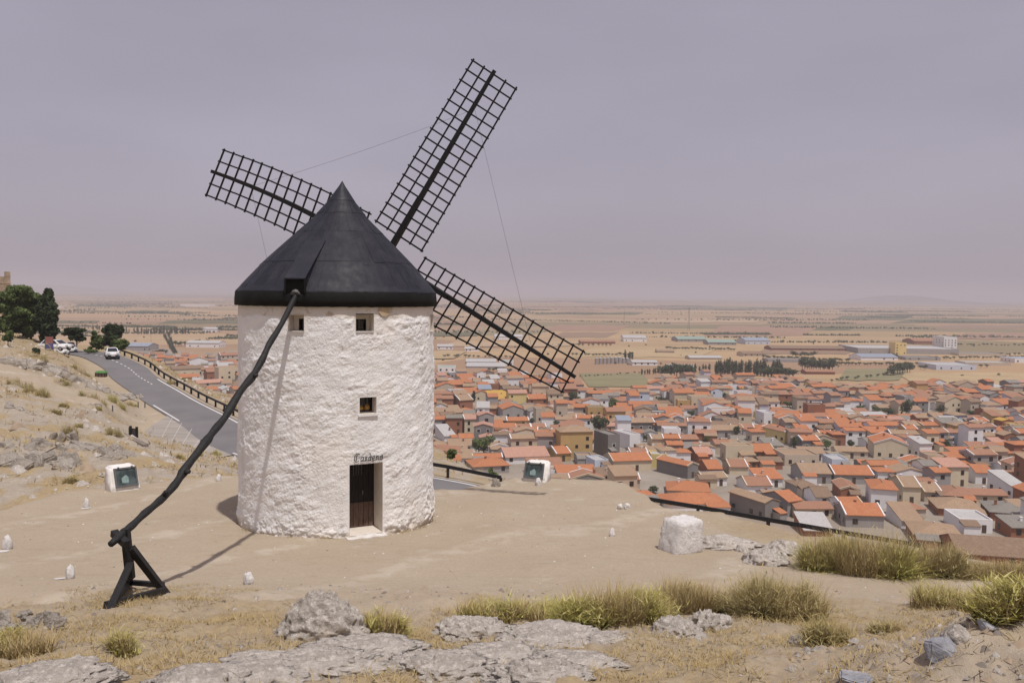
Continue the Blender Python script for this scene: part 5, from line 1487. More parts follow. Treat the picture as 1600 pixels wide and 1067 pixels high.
def plant_tree(name, meshes, loc, label, group=None, rz=0.0, sc=(1, 1, 1), cat='tree'):
    root = thing(name, label, cat, loc, rz, group)
    root.scale = sc
    add('crown', meshes[0], root); add('trunk', meshes[1], root)
    return root
def base_at(px, py, Y):
    p = P(px, py, Y); p.z = ground_z(p.x, p.y); return p
def big_tree(px, top, bot, wpx, Y, kind, n, size, seed, mat, name, label, group='trees on the left hillside'):
    b = P(px, bot, Y); k = Y / F
    h = (bot - top) * k; w = wpx * k
    gz = ground_z(b.x, b.y)
    h += max(0, b.z - gz); b.z = gz if b.z > gz else b.z
    return plant_tree(name, tree_meshes(kind, h, w, n, size, seed, M[mat]), b, label, group)
big_tree(18, 441, 532, 88, 112, 'full', 14000, 0.20, 11, 'leaf', 'broad_tree', 'broad green tree at the left edge, below the castle tower')
big_tree(48, 450, 536, 60, 114, 'full', 9000, 0.20, 12, 'leaf', 'broad_tree', 'green tree between the left edge tree and the dark ivied tree')
big_tree(75, 452, 536, 36, 113, 'column', 9000, 0.20, 13, 'leaf_dark', 'ivied_tree', 'tall dark ivy-covered column of a tree')
big_tree(72, 496, 540, 24, 113, 'full', 2600, 0.18, 14, 'leaf', 'small_tree', 'lighter green small tree in front of the ivied one')
big_tree(119, 508, 550, 46, 128, 'feather', 3000, 0.20, 15, 'leaf_dark', 'feathery_tree', 'feathery open tree behind the parked cars')
big_tree(150, 514, 550, 26, 130, 'full', 3200, 0.18, 16, 'leaf', 'small_tree', 'small round tree left of the dark round-crowned tree')
big_tree(178, 503, 550, 46, 132, 'full', 8000, 0.18, 17, 'leaf_dark', 'round_tree', 'dark round-crowned tree behind the moving white car')
big_tree(187, 528, 552, 26, 130, 'round', 1600, 0.18, 18, 'leaf', 'small_tree', 'light green bush-like tree right of the dark round tree')
big_tree(57, 540, 574, 12, 100, 'round', 900, 0.14, 19, 'leaf_dark', 'thin_shrub', 'thin dark shrub left of the red banner')
big_tree(12, 515, 532, 18, 100, 'round', 900, 0.16, 20, 'leaf', 'shrub', 'green shrub on the bank at the left edge')
big_tree(140, 545, 556, 24, 124, 'round', 700, 0.16, 21, 'leaf', 'shrub', 'low green shrub between the cars and the road')
# scrub beyond the fence, between mill and town
big_tree(275, 592, 606, 28, 112, 'round', 900, 0.22, 22, 'leaf_far', 'shrub', 'olive shrub on the bank beyond the left road fence', None)
big_tree(705, 700, 722, 18, 74, 'round', 1100, 0.14, 23, 'leaf', 'shrub', 'green shrub beyond the fence right of the windmill', None)
big_tree(770, 732, 742, 16, 62, 'round', 500, 0.10, 24, 'leaf', 'shrub', 'small green shrub behind the fence end by the glazed plinth', None)

# ================================================================== CASTLE TOWER, SIGN, BIN, POSTS, BARRIER
cz = P(2, 470, 138); cz.z = ground_z(cz.x, cz.y) - 0.5
ct = thing('castle_tower', 'sandy stone castle tower with battlements at the left edge', 'tower', cz, 0.56)
Ht = P(2, 432, 138).z - cz.z; x1 = P(14, 432, 138).x - cz.x
mb = MB(); mb.box(x1 - 7, x1, 0, 7, 0, Ht); mb.build('wall', [M['castle']], ct)
for k in range(5):
    mb = MB(); mb.box(x1 - 0.85 - 1.5 * k, x1 - 1.5 * k + 0.02, -0.02, 0.5, Ht, Ht + 0.8); mb.build('merlon', [M['castle']], ct)
    mb = MB(); mb.box(x1 - 0.5, x1 + 0.02, 0.9 + 1.4 * k, 1.7 + 1.4 * k, Ht, Ht + 0.8); mb.build('merlon', [M['castle']], ct)
for k in range(4):
    mb = MB(); z = Ht - 1.2 - 1.3 * k; mb.box(x1 - 7.05, x1 + 0.05, -0.05, 0.02, z, z + 0.28); mb.build('stone_course', [M['castle']], ct)
# banner
b = P(77, 545, 109); b.z = ground_z(b.x, b.y)
bn = thing('banner', 'tall red, blue and yellow roadside banner beside the parked cars', 'banner', b, 0.1)
w = 1.0; z0 = P(77, 545, 109).z - b.z; z1 = P(77, 526, 109).z - b.z
for s in (-w / 2, w / 2):
    mb = MB(); mb.tube([(s, 0, -0.2), (s, 0, z1 + 0.1)], [0.04, 0.04], 6); mb.build('pole', [M['metal']], bn)
mb = MB(); mb.box(-w / 2 + .04, w / 2 - .04, -0.02, 0.02, z0 + 0.45 * (z1 - z0), z1); sh_ = mb.build('cloth', [M['banner_red']], bn)
mb = MB(); mb.box(-w / 2 + .04, w / 2 - .04, -0.02, 0.02, z0, z0 + 0.448 * (z1 - z0)); mb.build('blue_field', [M['banner_blue']], sh_)
pts = []
for i in range(9):
    a = i / 8 * 1.5; pts.append((-w / 2 + .06 + 0.62 * math.sin(a), -0.04, z0 + 0.05 + 0.62 * math.cos(a)))
mb = MB(); mb.tube(pts, [0.035] * 9, 5); mb.build('yellow_arc', [M['banner_yellow']], sh_)
# green bin
b = base_at(158, 580, 104)
bi = thing('litter_bin', 'low litter enclosure with a green lid beside the road', 'bin', b, 0.2)
mb = MB(); mb.box(-0.62, 0.62, -0.4, 0.4, -0.1, 0.5); mb.build('body', [M['door_wood']], bi)
mb = MB(); mb.poly([(-.7, -.46, .5), (.7, -.46, .5), (.7, .46, .5), (-.7, .46, .5), (-.5, -.3, .72), (.5, -.3, .72), (.5, .3, .72), (-.5, .3, .72)], [(0, 3, 2, 1), (4, 5, 6, 7), (0, 1, 5, 4), (1, 2, 6, 5), (2, 3, 7, 6), (3, 0, 4, 7)]); mb.build('lid', [M['bin_green']], bi)
for k in range(4):
    mb = MB(); mb.box(-0.6 + .36 * k, -0.52 + .36 * k, -0.44, -0.4, -0.1, 0.5); mb.build('slat', [M['black_wood']], bi)
# short posts
for px, py, lab in ((176, 643, 'short dark post standing alone at the path end'), (216, 637, 'short dark post, left of the pair at the road edge'), (226.5, 637, 'short dark post, right of the pair at the road edge')):
    b = on_ground(px, py); mb = MB(); k = b.y / F
    mb.tube([(0, 0, -0.2), (0, 0, 9.5 * k), (0, 0, 10.2 * k)], [0.06, 0.06, 0.03], 8)
    rootp = mb.build('bollard', [M['metal']], loc=b); tag(rootp, lab, 'post', 'short posts by the path')
# slatted barrier over the culvert
b = on_ground(207, 683)
k = b.y / F
br = thing('barrier', 'dark slatted timber barrier above the concrete culvert', 'barrier', b, -0.55)
for i in range(4):
    mb = MB(); mb.box(-9 * k, 9 * k, -0.03, 0.03, (2 + 3.2 * i) * k, (4.6 + 3.2 * i) * k); mb.build('slat', [M['black_wood']], br)
for s in (-1, 1):
    mb = MB(); mb.box(s * 8 * k - .07, s * 8 * k + .07, 0.035, 0.15, -0.4, 17 * k); mb.build('post', [M['black_wood']], br)
mb = MB(); mb.poly([(-1.0, -.75, -1.2), (2.2, -.75, -1.6), (2.2, -.75, -0.15), (-1.0, -.75, 0.45), (-1.0, -.35, -1.2), (2.2, -.35, -1.6), (2.2, -.35, -0.15), (-1.0, -.35, 0.45)], [(0, 1, 2, 3), (7, 6, 5, 4), (3, 2, 6, 7), (0, 3, 7, 4), (1, 5, 6, 2)])
o = mb.build('culvert_wall', [M['concrete']], loc=b, rot=(0, 0, -0.55)); tag(o, 'brown concrete culvert wall under the slatted barrier', 'wall')

# ================================================================== CARS
def car(loc, rz, label, suv=False):
    root = thing('white_car', label, 'car', loc, rz, 'white cars by the road')
    L, W = 4.2, 1.78; H = 1.62 if suv else 1.46
    # body section profile along the length (x forward = -Y local front)
    low = [(-2.1, .30), (-2.1, .72), (-1.95, .86), (-1.1, .95), (1.75, .98), (2.05, .86), (2.1, .5), (2.05, .28)]
    def hull(prof_, hw, inset, top_in=0.0):
        bm = bmesh.new(); rows_ = []
        for s, ins in ((-1, 0), (1, 0)):
            rows_.append([bm.verts.new((s * (hw - (top_in if z > .9 else 0)), y, z)) for y, z in prof_])
        n = len(prof_)
        bm.faces.new(rows_[0]); bm.faces.new(rows_[1][::-1])
        for i in range(n): bm.faces.new((rows_[0][i], rows_[1][i], rows_[1][(i + 1) % n], rows_[0][(i + 1) % n]))
        bmesh.ops.recalc_face_normals(bm, faces=bm.faces)
        bmesh.ops.bevel(bm, geom=list(bm.edges), offset=inset, segments=2, affect='EDGES')
        me = bpy.data.meshes.new('hull'); bm.to_mesh(me); bm.free(); me.polygons.foreach_set('use_smooth', np.ones(len(me.polygons), bool)); return me
    me = hull(low, W / 2, 0.08, 0.05); me.materials.append(M['car_white']); body = add('body', me, root)
    bm = bmesh.new()
    zt = H; b0 = [(-W / 2 + .08, -1.15, .92), (W / 2 - .08, -1.15, .92), (W / 2 - .08, 1.8, .95), (-W / 2 + .08, 1.8, .95)]
    t0 = [(-W / 2 + .24, -0.35, zt), (W / 2 - .24, -0.35, zt), (W / 2 - .24, 1.35, zt - .02), (-W / 2 + .24, 1.35, zt - .02)]
    vs = [bm.verts.new(q) for q in b0 + t0]
    for f_ in ((0, 1, 5, 4), (1, 2, 6, 5), (2, 3, 7, 6), (3, 0, 4, 7), (4, 5, 6, 7)): bm.faces.new([vs[i] for i in f_])
    bmesh.ops.recalc_face_normals(bm, faces=bm.faces); bmesh.ops.bevel(bm, geom=list(bm.edges), offset=0.05, segments=2, affect='EDGES')
    me = bpy.data.meshes.new('cabin'); bm.to_mesh(me); bm.free(); me.materials.append(M['car_white']); add('cabin', me, root)
    def inset_quad(a, b_, c, d, name, off):
        a, b_, c, d = [Vector(q) for q in (a, b_, c, d)]; ctr = (a + b_ + c + d) / 4
        n_ = (b_ - a).cross(d - a).normalized(); vs_ = [ctr + (q - ctr) * 0.84 + n_ * off for q in (a, b_, c, d)]
        add(name, mesh_data(name, vs_ + [q - n_ * 0.03 for q in vs_], [(0, 1, 2, 3), (7, 6, 5, 4), (0, 4, 5, 1), (1, 5, 6, 2), (2, 6, 7, 3), (3, 7, 4, 0)], M['car_glass']), root)
    inset_quad(b0[0], b0[1], t0[1], t0[0], 'windscreen', 0.012)
    inset_quad(b0[2], b0[3], t0[3], t0[2], 'rear_window', 0.012)
    inset_quad(b0[1], b0[2], t0[2], t0[1], 'side_window', 0.012)
    inset_quad(b0[3], b0[0], t0[0], t0[3], 'side_window', 0.012)
    for s in (-1, 1):
        for y in (-1.3, 1.3):
            mb = MB(); mb.tube([(s * (W / 2 - .2), y, .31), (s * (W / 2 - .04), y, .31), (s * (W / 2 + .01), y, .31)], [.31, .31, .28], 16); wh = mb.build('wheel', [M['tyre']], root)
            mb = MB(); mb.tube([(s * (W / 2 - .02), y, .31), (s * (W / 2 + .018), y, .31)], [.19, .17], 12); mb.build('rim', [M['rim']], wh)
        mb = MB(); mb.box(s * .62 - .2, s * .62 + .2, -2.125, -2.0, .66, .82); mb.build('headlight', [M['lamp_glass']], root)
        mb = MB(); mb.box(s * .68 - .14, s * .68 + .14, 2.0, 2.125, .68, .88); mb.build('tail_light', [M['red_lamp']], root)
        mb = MB(); mb.box(s * (W / 2 + .02) - .09, s * (W / 2 + .02) + .09, -.95, -.85, .95, 1.08); mb.build('mirror', [M['car_white']], root)
    mb = MB(); mb.box(-.7, .7, -2.13, -2.02, .34, .56); mb.build('grille', [M['tyre']], root)
    mb = MB(); mb.box(-.26, .26, -2.15, -2.135, .40, .52); mb.build('number_plate', [M['plate']], root)
    return root
def road_pt(i, off):
    d = ROAD[i + 1] - ROAD[i - 1]; d.z = 0; d.normalize()
    return ROAD[i] + Vector((-d.y, d.x, 0)) * off + Vector((0, 0, 0.02)), d
b = P(175, 553, 119); b.z = ground_z(b.x, b.y) + 0.06
car(b, math.radians(30), 'white hatchback driving down the road under the dark round tree')
b = base_at(97, 552, 121); car(b, math.radians(25), 'white car parked under the feathery tree, nearer of two', True)
b = base_at(108, 548, 128); car(b, math.radians(38), 'white car parked under the feathery tree, farther of two', True)
b = base_at(88, 556, 112); car(b, math.radians(80), 'white car half hidden behind the bank below the banner')

# ================================================================== TOWN
win_md = MB(); win_md.box(-.6, .6, -.05, .06, -.72, .72, 0); win_md.box(-.50, .50, -.065, -.05, -.62, .62, 1)
WIN = {k: win_md.data('window_' + k, [m_, M['glass_dark']]) for k, m_ in (('brown', M['shutter']), ('white', M['white_paint']))}
dm = MB(); dm.box(-.55, .55, -.06, .06, 0, 2.1, 0); DOOR = dm.data('house_door', [M['house_door']])
cm = MB(); cm.box(-.3, .3, -.3, .3, -.6, .9, 0); cm.box(-.38, .38, -.38, .38, .9, 1.0, 0); CHIM = {k: cm.data('chimney', [WALLS[k]]) for k in ('white', 'brick', 'beige')}
def house_parts(w, d, h, roof, pitch):
    """(wall verts/faces, roof verts/faces); facade at y=-d/2; ridge height"""
    W_, D_ = w / 2, d / 2
    wb = MB(); rb = MB(); ov = 0.45; th = 0.22
    if roof == 'flat':
        wb.box(-W_, W_, -D_, D_, -1.5, h)
        rb.box(-W_ + .25, W_ - .25, -D_ + .25, D_ - .25, h - 0.3, h + 0.03)
        for a in ((-W_, W_, -D_, -D_ + .25), (-W_, W_, D_ - .25, D_), (-W_, -W_ + .25, -D_ + .25, D_ - .25), (W_ - .25, W_, -D_ + .25, D_ - .25)): wb.box(*a, h - 0.002, h + 0.5)
        rz_ = h
    elif roof == 'ridge_x':      # ridge runs along the facade
        rz_ = h + D_ * pitch
        wb.poly([(-W_, -D_, -1.5), (W_, -D_, -1.5), (W_, D_, -1.5), (-W_, D_, -1.5), (-W_, -D_, h), (W_, -D_, h), (W_, D_, h), (-W_, D_, h), (-W_, 0, rz_), (W_, 0, rz_)],
                [(0, 1, 5, 4), (1, 2, 6, 9, 5), (2, 3, 7, 6), (3, 0, 4, 8, 7)])
        e = ov; zl = h - e * pitch
        for s in (-1, 1):
            y = s * (D_ + e); p_ = [(-W_ - .2, y, zl), (W_ + .2, y, zl), (W_ + .2, 0, rz_ + .0), (-W_ - .2, 0, rz_)]
            q_ = [(a, b_, c + th) for a, b_, c in p_]
            fs = [(0, 1, 2, 3), (7, 6, 5, 4), (0, 4, 5, 1), (1, 5, 6, 2), (3, 7, 4, 0)]
            if s < 0: fs = [tuple(reversed(f_)) for f_ in fs]
            rb.poly(p_ + q_, fs)
    elif roof == 'ridge_y':      # gable end faces the viewer
        rz_ = h + W_ * pitch
        wb.poly([(-W_, -D_, -1.5), (W_, -D_, -1.5), (W_, D_, -1.5), (-W_, D_, -1.5), (-W_, -D_, h), (W_, -D_, h), (W_, D_, h), (-W_, D_, h), (0, -D_, rz_), (0, D_, rz_)],
                [(0, 1, 5, 8, 4), (1, 2, 6, 5), (2, 3, 7, 9, 6), (3, 0, 4, 7)])
        e = ov; zl = h - e * pitch
        for s in (-1, 1):
            x = s * (W_ + e); p_ = [(x, -D_ - .2, zl), (x, D_ + .2, zl), (0, D_ + .2, rz_), (0, -D_ - .2, rz_)]
            q_ = [(a, b_, c + th) for a, b_, c in p_]
            fs = [(0, 1, 2, 3), (7, 6, 5, 4), (0, 4, 5, 1), (1, 5, 6, 2), (3, 7, 4, 0)]
            if s > 0: fs = [tuple(reversed(f_)) for f_ in fs]
            rb.poly(p_ + q_, fs)
    elif roof == 'shed':         # single slope down to the viewer
        rz_ = h + d * pitch * 0.7
        wb.poly([(-W_, -D_, -1.5), (W_, -D_, -1.5), (W_, D_, -1.5), (-W_, D_, -1.5), (-W_, -D_, h), (W_, -D_, h), (W_, D_, rz_), (-W_, D_, rz_)], [(0, 1, 5, 4), (1, 2, 6, 5), (2, 3, 7, 6), (3, 0, 4, 7)])
        p_ = [(-W_ - .2, -D_ - ov, h - ov * .25), (W_ + .2, -D_ - ov, h - ov * .25), (W_ + .2, D_ + .15, rz_ + .03), (-W_ - .2, D_ + .15, rz_ + .03)]; q_ = [(a, b_, c + th) for a, b_, c in p_]
        rb.poly(p_ + q_, [(3, 2, 1, 0), (4, 5, 6, 7), (0, 1, 5, 4), (1, 2, 6, 5), (2, 3, 7, 6), (3, 0, 4, 7)])
    else:                        # hip
        rz_ = h + min(W_, D_) * pitch
        wb.box(-W_, W_, -D_, D_, -1.5, h)
        e = ov; a = W_ + e; b_ = D_ + e; zl = h - 0.02
        if w >= d: r0, r1 = (-(W_ - D_), 0), ((W_ - D_), 0)
        else: r0, r1 = (0, -(D_ - W_)), (0, (D_ - W_))
        vs = [(-a, -b_, zl), (a, -b_, zl), (a, b_, zl), (-a, b_, zl), (-a, -b_, zl + .15), (a, -b_, zl + .15), (a, b_, zl + .15), (-a, b_, zl + .15), (r0[0], r0[1], rz_ + .2), (r1[0], r1[1], rz_ + .2)]
        fs = [(3, 2, 1, 0), (0, 1, 5, 4), (1, 2, 6, 5), (2, 3, 7, 6), (3, 0, 4, 7)]
        if w >= d: fs += [(4, 5, 9, 8), (5, 6, 9), (6, 7, 8, 9), (7, 4, 8)]
        else: fs += [(4, 5, 8), (5, 6, 9, 8), (6, 7, 9), (7, 4, 8, 9)]
        rb.poly(vs, fs)
    return wb, rb, rz_
HOUSES = []
def make_house(x, y, rz, w, d, h, roof, wallc, roofc, pitch=0.36, wins=True, chim=True, z=PLAIN_Z, rg=random, name='house', label=None, cat='house', group='houses of the town', door=True):
    wb, rb, rz_ = house_parts(w, d, h, roof, pitch)
    o = wb.build(name, [WALLS[wallc]], loc=(x, y, z), rot=(0, 0, rz))
    rb.build('roof', [ROOFS[roofc]], o)
    tag(o, label, cat, group)
    if wins:
        fl = max(1, int(h / 2.9)); key = 'white' if (wallc in ('brick', 'dark grey') and rg.random() < .6) else 'brown'
        vx, vy = -x, -y                           # facades turned to the hill
        for nx, ny, half, span in ((0, -1, d / 2, w), (-1, 0, w / 2, d), (1, 0, w / 2, d)):
            gx = nx * math.cos(rz) - ny * math.sin(rz); gy = nx * math.sin(rz) + ny * math.cos(rz)
            if (gx * vx + gy * vy) / math.hypot(vx, vy) < 0.25: continue
            if nx and rg.random() < 0.45: continue       # blind party wall
            n = max(1, min(4, int(span / 3.4)))
            for f_ in range(fl):
                for k in range(n):
                    if rg.random() < 0.22: continue
                    s = (k + .5) / n * span - span / 2; zc = 1.55 + 2.85 * f_
                    if zc + .8 > h: continue
                    lx = nx * (half + .012) + (s if ny else 0); ly = ny * (half + .012) + (s if nx else 0)
                    if f_ == 0 and k == n // 2 and ny and door: add('door', DOOR, o, loc=(lx, ly, 0.0))
                    else: add('window', WIN[key], o, loc=(lx, ly, zc), rot=(0, 0, 0 if ny else (-math.pi / 2 if nx < 0 else math.pi / 2)), scale=(rg.uniform(.85, 1.25), 1, rg.uniform(.8, 1.1)))
    if roof in ('ridge_x', 'ridge_y') and door and rg.random() < 0.42:      # pale parapets along the gables
        half, run = (w / 2, d / 2) if roof == 'ridge_x' else (d / 2, w / 2)
        for s in (-1, 1):
            pm = MB()
            for q in (-1, 1):
                a_ = (s * (half + .03), q * (run + .3), h - .05); b_ = (s * (half + .03), 0, rz_ + .12)
                if roof == 'ridge_y': a_ = (a_[1], a_[0], a_[2]); b_ = (b_[1], b_[0], b_[2])
                pm.beam(a_, b_, 0.34, 0.5)
            pm.build('parapet', [WALLS['white' if rg.random() < .7 else 'cream']], o)
    if roof == 'hip' or (roof == 'ridge_x' and rg.random() < .4):
        pm = MB(); rl = max(0.4, abs(w - d) / 2) if roof == 'hip' else w / 2 + .2
        if roof == 'hip' and w < d: pm.beam((0, -rl, rz_ + .25), (0, rl, rz_ + .25), .3, .2)
        else: pm.beam((-rl, 0, rz_ + .25), (rl, 0, rz_ + .25), .3, .2)
        pm.build('ridge_tiles', [ROOFS['tan' if roofc != 'tan' else 'pale']], o)
    if chim and roof != 'flat' and rg.random() < 0.6:
        add('chimney', CHIM[rg.choice(['white', 'brick', 'beige'])], o, loc=(rg.uniform(-.3, .3) * w, rg.uniform(-.1, .1) * d, rz_ - 0.35 if roof != 'shed' else h + .5 * (rz_ - h) + .2))
    if door and rg.random() < 0.45:              # lean-to or yard wall at the facade
        aw = rg.uniform(.35, .6) * w; ad = rg.uniform(2, 3.5); ax = rg.choice([-1, 1]) * (w - aw) / 2; ah = min(h - .4, rg.uniform(2.2, 2.8))
        if ah > 1.5:
            am = MB(); am.box(ax - aw / 2, ax + aw / 2, -d / 2 - ad, -d / 2 - 0.005, -1.5, ah, 0)
            am.poly([(ax - aw / 2 - .15, -d / 2 - ad - .25, ah), (ax + aw / 2 + .15, -d / 2 - ad - .25, ah), (ax + aw / 2 + .15, -d / 2 - .01, ah + .75), (ax - aw / 2 - .15, -d / 2 - .01, ah + .75), (ax - aw / 2 - .15, -d / 2 - ad - .25, ah + .15), (ax + aw / 2 + .15, -d / 2 - ad - .25, ah + .15), (ax + aw / 2 + .15, -d / 2 - .01, ah + .9), (ax - aw / 2 - .15, -d / 2 - .01, ah + .9)], [(3, 2, 1, 0), (4, 5, 6, 7), (0, 1, 5, 4), (1, 2, 6, 5), (3, 0, 4, 7)], 1)
            am.build('annex', [WALLS[rg.choice([wallc, 'white', 'grey', 'beige', 'brick'])], ROOFS[rg.choice([roofc, 'tan', 'orange', 'grey', 'brown'])]], o)
    HOUSES.append((o, x, y, max(w, d), wallc, roofc, roof, w * h))
    return o
OCC = []      # occupied discs (x, y, r)
def from_px(x0, x1, base): 
    c = on_z((x0 + x1) / 2, base, PLAIN_Z); k = c.y / F
    return c, (x1 - x0) * k, k
NAMED = [
 (727, 796, 740, 12, 'hip', 'grey', 'orange', 6, 11, 'grey-walled bungalow with hipped orange roof, nearest the fence right of the windmill'),
 (775, 859, 724, 11, 'ridge_x', 'white', 'salmon', -6, 13, 'long white hall with pale salmon roof behind the glazed plinth'),
 (853, 892, 721, 13, 'ridge_x', 'ochre', 'orange', 0, 10, 'ochre-walled house with orange roof joined to the four-storey ochre block'),
 (866, 926, 716, 42, 'hip', 'ochre', 'tan', 4, 9, 'tall ochre four-storey block with balconies and tan roof'),
 (932, 963, 714, 34, 'flat', 'dark grey', 'grey', 6, 11, 'tall blind grey concrete block right of the ochre four-storey block'),
 (966, 991, 702, 22, 'flat', 'white', 'pale', 10, 12, 'tall bright white blank wall building behind the grey block'),
 (942, 1018, 736, 17, 'ridge_x', 'cream', 'orange', -4, 10, 'cream and yellow row house with long orange roof, near edge of town'),
 (920, 945, 737, 17, 'flat', 'pale blue', 'pale', 0, 8, 'small pale cubic house in front of the tall grey block'),
 (777, 818, 654, 15, 'ridge_y', 'grey', 'orange', -10, 14, 'grey blank-sided house with orange roof below the sail tip'),
 (703, 739, 640, 15, 'ridge_x', 'brick', 'tan', 6, 12, 'brown brick apartment block just right of the windmill wall'),
 (816, 856, 632, 9, 'ridge_x', 'brick', 'orange', -3, 11, 'long brick house with bright orange roof under the right sail'),
 (757, 801, 630, 6, 'shed', 'beige', 'ochre', 0, 14, 'low building with an ochre yellow roof under the right sail'),
 (680, 712, 690, 9, 'shed', 'white', 'pale', 0, 12, 'white shed with bluish metal roof touching the windmill outline'),
 (1027, 1088, 748, 21, 'ridge_y', 'dark grey', 'orange', 22, 14, 'large blind grey house with orange roof, above the terrace corner'),
 (1088, 1128, 741, 9, 'ridge_x', 'brick', 'orange', -6, 11, 'low brick house with orange roof right of the large blind grey house'),
 (1128, 1168, 741, 12, 'ridge_x', 'cream', 'rust', -10, 9, 'cream terrace house with a row of windows and rusty roof'),
 (1158, 1210, 718, 13, 'ridge_x', 'brick', 'orange', -8, 11, 'long dark brick house with orange roof and white shutters'),
 (1073, 1113, 722, 13, 'ridge_x', 'brick', 'salmon', -6, 10, 'brick house with white end wall and pinkish roof'),
 (1200, 1231, 692, 18, 'ridge_y', 'yellow', 'rust', 12, 14, 'pale yellow gable-fronted house in mid town'),
 (1180, 1210, 664, 18, 'flat', 'white', 'pale', -4, 10, 'tall white cubic house in mid town'),
 (1040, 1108, 776, 9, 'hip', 'beige', 'orange', -10, 11, 'low house with broad hipped orange roof behind the nearest orange one'),
 (1025, 1136, 800, 13, 'hip', 'white', 'orange', 4, 11, 'white-walled house with wide hipped orange roof nearest the terrace edge'),
 (1140, 1214, 814, 30, 'ridge_y', 'dark grey', 'tan', 16, 14, 'big dark grey gabled house rising above the road fence'),
 (1200, 1240, 806, 24, 'ridge_x', 'grey', 'orange', 16, 10, 'grey house with orange roof attached to the big dark grey gable'),
 (1208, 1278, 728, 16, 'flat', 'beige', 'tan', -8, 12, 'long beige blank-walled building with flat top'),
 (1235, 1297, 755, 16, 'ridge_x', 'grey', 'tan', -10, 12, 'grey house with tan roof trimmed in white'),
 (1302, 1378, 824, 20, 'ridge_x', 'grey', 'orange', -12, 11, 'grey two-storey house with plain orange roof beside a brick yard wall'),
 (1352, 1399, 794, 30, 'hip', 'white', 'orange', -10, 12, 'tall white two-storey house with orange hipped roof and dark windows'),
 (1399, 1426, 787, 27, 'ridge_x', 'cream', 'tan', -10, 11, 'cream balcony house joined to the tall white one'),
 (1426, 1466, 784, 16, 'ridge_x', 'beige', 'tan', -8, 10, 'beige terrace house with faded tan roof right of the balcony house'),
 (1461, 1518, 790, 15, 'hip', 'beige', 'rust', -6, 12, 'beige house with pinkish hipped roof right of the tan terrace'),
 (1470, 1620, 885, 17, 'ridge_x', 'brick', 'brown', -14, 14, 'long brown-roofed building at the lower right edge of town'),
 (1416, 1500, 852, 14, 'hip', 'brick', 'tan', -8, 12, 'wide tan-roofed house behind the big grass bank'),
 (1476, 1546, 832, 19, 'flat', 'white', 'pale', -10, 10, 'white flat-roofed modern house with dark openings'),
 (1452, 1531, 808, 12, 'hip', 'brick', 'tan', -6, 12, 'brick house with broad tan hipped roof'),
 (1534, 1606, 816, 14, 'hip', 'brick', 'grey', -8, 12, 'brick house with grey hipped roof at the right edge'),
 (1287, 1362, 756, 15, 'ridge_x', 'grey', 'orange', -10, 11, 'long grey house with bright orange roof right of the white-trimmed one'),
 (1285, 1324, 735, 16, 'flat', 'pale blue', 'pale', -8, 9, 'pale bluish flat house with white roof terrace'),
 (1504, 1548, 756, 18, 'ridge_x', 'white', 'orange', -8, 10, 'white house with yellow balcony and orange roof'),
 (1547, 1604, 760, 12, 'ridge_x', 'brick', 'rust', -6, 10, 'low brick house with rusty roof at the right edge'),
 (1356, 1415, 717, 24, 'ridge_y', 'cream', 'orange', -20, 14, 'large cream gable house with glazed front corner in right mid town'),
 (1240, 1300, 838, 10, 'shed', 'brick', 'pale', -12, 9, 'low brick outbuilding with pale metal roof behind the road fence'),
 (1548, 1600, 780, 18, 'shed', 'white', 'pale', 4, 12, 'large pale metal-sided shed at the right edge'),
 (1150, 1205, 770, 12, 'ridge_x', 'white', 'rust', -8, 10, 'white house with rusty roof above the big dark grey gable'),
 (1255, 1300, 790, 14, 'ridge_x', 'white', 'brown', -8, 10, 'white-walled house with brown roof and yard'),
 (1300, 1340, 782, 18, 'ridge_y', 'brick', 'rust', -16, 11, 'brick gable house left of the tall white two-storey one'),
 (336, 374, 600, 25, 'flat', 'cream', 'tan', 0, 12, 'tall blank cream block left of the windmill'),
 (265, 318, 587, 11, 'ridge_x', 'cream', 'brown', 4, 10, 'cream apartment row with brown roof left of the windmill'),
 (297, 325, 574, 11, 'ridge_y', 'white', 'tan', -14, 12, 'white gable house behind the cream apartment row'),
 (319, 336, 594, 13, 'ridge_x', 'brick', 'rust', 0, 9, 'narrow brick house beside the blank cream block'),
 (341, 374, 566, 11, 'ridge_x', 'beige', 'rust', 0, 11, 'beige terrace with rusty roof touching the windmill at the left'),
 (342, 363, 617, 9, 'ridge_y', 'white', 'pale', 0, 9, 'white gable shed nearest the slope left of the windmill'),
 (303, 350, 604, 6, 'ridge_x', 'beige', 'salmon', 4, 9, 'low house with pink roof in front of the cream block'),
 (1385, 1440, 826, 13, 'shed', 'white', 'tan', -8, 10, 'low white house with tan sloped roof behind the largest shrub'),
]
for (x0, x1, base, hp, roof, wc, rc, rot, dep, lab) in NAMED:
    c, w, k = from_px(x0, x1, base)
    h = hp * k
    rz = math.radians(rot)
    fx = (x0 + x1) / 2
    az = math.atan2(c.x, c.y)
    rz -= az * 0.6
    rz += 0.36 if roof != 'hip' else 0.15
    w = max(5.0, (w - dep * abs(math.sin(rz + az))) / max(0.6, math.cos(rz + az)))
    yc = c.y + dep * 0.5
    make_house(c.x + dep * 0.5 * c.x / c.y, yc, rz, w, dep, h, roof, wc, rc, 0.34, label=lab)
    n = max(1, round(w / 9))
    for i in range(n):
        s = (i + .5) / n * w - w / 2
        OCC.append((c.x + s * math.cos(rz), yc + s * math.sin(rz), max(dep, w / n) * 0.5 + 0.8))
